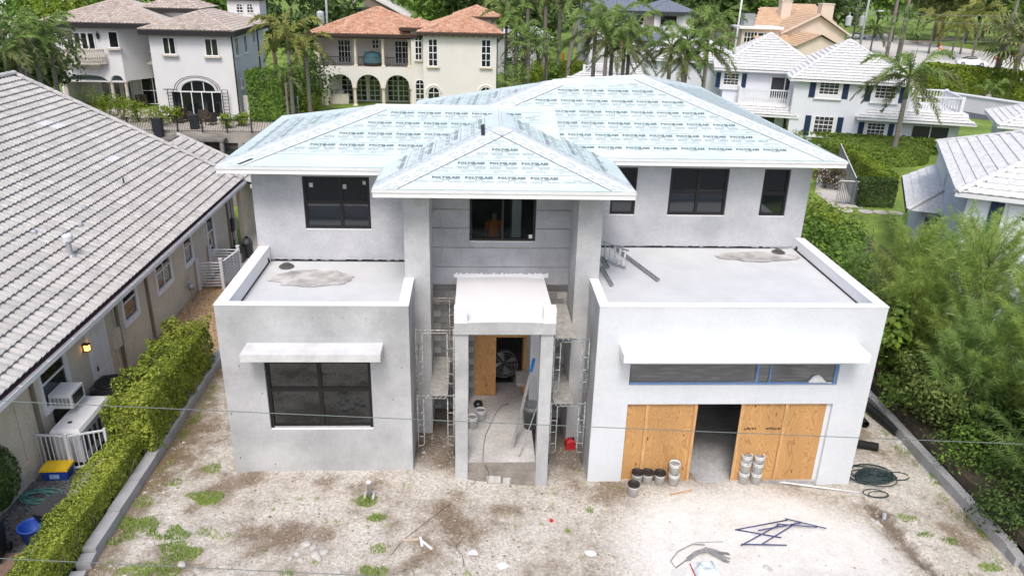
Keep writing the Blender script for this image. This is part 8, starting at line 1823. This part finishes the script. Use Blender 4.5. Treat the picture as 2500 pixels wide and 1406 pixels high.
# ------------------------------------------------------------------ street furniture and cars
def car(label, loc, rz, body):
    t = thing('parked_car', label, 'car', loc, rz); 
    prof = [(-2.3, .35), (-2.32, .62), (-2.2, .82), (-1.35, .95), (-.75, 1.38), (.45, 1.45), (1.35, 1.12), (2.05, .98), (2.3, .8), (2.32, .4), (2.2, .28), (-2.2, .28)]
    mb = MB(); w = .9
    a = [(x, -w*(.82 if z > 1.0 else 1.0), z) for x, z in prof]; b_ = [(x, w*(.82 if z > 1.0 else 1.0), z) for x, z in prof]; n = len(prof)
    mb.add(a+b_, [tuple(range(n)), tuple(range(2*n-1, n-1, -1))]+[(i, n+i, n+(i+1) % n, (i+1) % n) for i in range(n)]); mb.build('body', body, t, local=True)
    gl = [(-1.25, .99), (-.72, 1.33), (.42, 1.40), (1.22, 1.12)]
    for s in (-1, 1): MB().prism([(x, s*(w*.9 if z < 1.1 else w*.82)+s*.012, z) for x, z in gl], (0, s*.01, 0)).build('side_window', GLASS, t, local=True)
    MB().add([(-1.3, -w*.8, 1.0), (-1.3, w*.8, 1.0), (-.76, w*.74, 1.40), (-.76, -w*.74, 1.40)], [(0, 1, 2, 3)]).build('windscreen', GLASS, t, local=True); MB().box(-.7, .4, -w*.72, w*.72, 1.43, 1.475).build('glass_roof', GLASS, t, local=True); MB().add([(1.36, -w*.8, 1.14), (1.36, w*.8, 1.14), (.5, w*.74, 1.46), (.5, -w*.74, 1.46)], [(3, 2, 1, 0)]).build('rear_window', GLASS, t, local=True)
    for x in (-1.45, 1.4):
        for s in (-1, 1): wl = MB().cyl((x, s*.72, .33), (x, s*.92, .33), .33, n=16).build('wheel', BLACKP, t, local=True); MB().cyl((x, s*.9, .33), (x, s*.93, .33), .2, n=12).build('rim', GALV, wl, local=True)
    for s in (-1, 1): MB().box(-2.34, -2.2, s*.6-.2, s*.6+.2, .62, .74).build('headlight', GLASS, t, local=True)
    return t
WCAR = mat('white_car_paint', (.72, .73, .75), .25, .02, 1)
c_ = PZ(2377, 163, .02); car('white electric sedan driving on the pale road', (c_.x, c_.y+1, .02), math.radians(165), WCAR)['category'] = 'car'; bpy.data.objects['parked_car'].name = 'sedan_car'
c_ = PZ(2092, 96, .02); car('white car parked behind the utility pole', (c_.x, c_.y, .02), math.radians(200), WCAR)
def pole(label, u, v0, v1, r=.17, m_=None, y=None):
    b = PZ(u, v0, 0) if y is None else V((PY(u, v0, y).x, y, 0)); t = thing('utility_pole', label, 'utility pole', b); MB().cyl((0, 0, -.1), (.25, 0, 15.5), r, r*.75, 8).build('pole_shaft', m_ or mat('pole_wood', (.13, .115, .10), .9, .2, 3), t, local=True, smooth=True); return t, b
t, b = pole('dark wooden utility pole carrying two grey transformers', 2078, 110, 0, y=125)
for s in (-1.2, 1.0): zz = PY(2078, 50, 125).z; MB().lathe([(0, -.8), (.45, -.8), (.5, .5), (.3, .6), (.08, .7), (.08, 1.1), (0, 1.1)], 12, (s, -.2, zz)).build('transformer', mat('transformer_grey', (.50, .52, .54), .5, .05, 2), t, local=True)
MB().bar((-1.4, 0, 13.5), (1.4, 0, 13.5), .12).build('cross_arm', MATS['pole_wood'], t, local=True)
t, b = pole('pale concrete utility pole with a curved lamp arm', 2100, 105, 0, .2, mat('pole_concrete', (.42, .43, .44), .8, .08, 2), y=122); zz = PY(2100, 38, 122).z; MB().tube([(.1, 0, zz-.3), (.9, 0, zz+.4), (2.0, 0, zz+.7)], .05, 5).build('lamp_arm', GALV, t, local=True); MB().box(1.9, 2.7, -.15, .15, zz+.62, zz+.78).build('lamp_head', GUT, t, local=True)
t, b = pole('thin utility pole with one transformer between villa and terracotta roof', 800, 110, 0, .15, MATS['pole_concrete'], y=92); zz = PY(795, 45, 92).z; MB().lathe([(0, -.9), (.4, -.9), (.42, .6), (.2, .75), (0, .75)], 12, (-.6, 0, zz)).build('transformer', MATS['transformer_grey'], t, local=True)
t, b = pole('thin pale pole standing before the tan roof annex', 1793, 115, 0, .12, GUT, y=88)
for k, (u0, v0, u1, v1) in enumerate(((2060, 18, 2520, 40), (2060, 30, 2520, 62), (1990, 90, 2480, 100))):
    a, b = PY(u0, v0, 125), PY(u1, v1, 120); tag(MB().tube([a.lerp(b, i/8)-V((0, 0, 1.2*math.sin(math.pi*i/8)*.4)) for i in range(9)], .03, 4).build('street_wire', WIRE), ('upper street wire running from the transformer pole', 'middle street wire running from the transformer pole', 'low service wire across the peach gable')[k], 'wire')
b = PZ(2424, 182, 0); t = thing('stop_sign', 'red stop sign with green street name plates behind the hedge', 'sign', b); MB().cyl((0, 0, 0), (0, 0, 3.6), .05, n=6).build('post', GALV, t, local=True)
MB().prism([(.45*math.cos(math.pi/8+math.pi*k/4), -.06, 2.5+.45*math.sin(math.pi/8+math.pi*k/4)) for k in range(8)], (0, .03, 0)).build('sign_face', mat('stop_red', (.42, .01, .02), .5), t, local=True)
T = text_mesh('STOP', .3, .004, 1.0); MB().add([(v[0], -.065, 2.5+v[1]) for v in T[0]], T[1]).build('lettering', WHITEP, t, local=True)
MB().box(-.9, .5, -.02, .02, 3.3, 3.5).build('street_name_plate', mat('sign_green', (.02, .18, .12), .5), t, local=True); MB().box(-.02, .02, -.6, .6, 3.55, 3.75).build('street_name_plate', MATS['sign_green'], t, local=True)
b = PZ(2238, 106, 0); t = thing('mailbox', 'dark mailbox on a post beside the brick drive', 'mailbox', b); MB().box(-.06, .06, -.06, .06, 0, 1.2).build('post', BLACKP, t, local=True); MB().box(-.2, .2, -.35, .35, 1.2, 1.6).build('box', BLACKP, t, local=True)
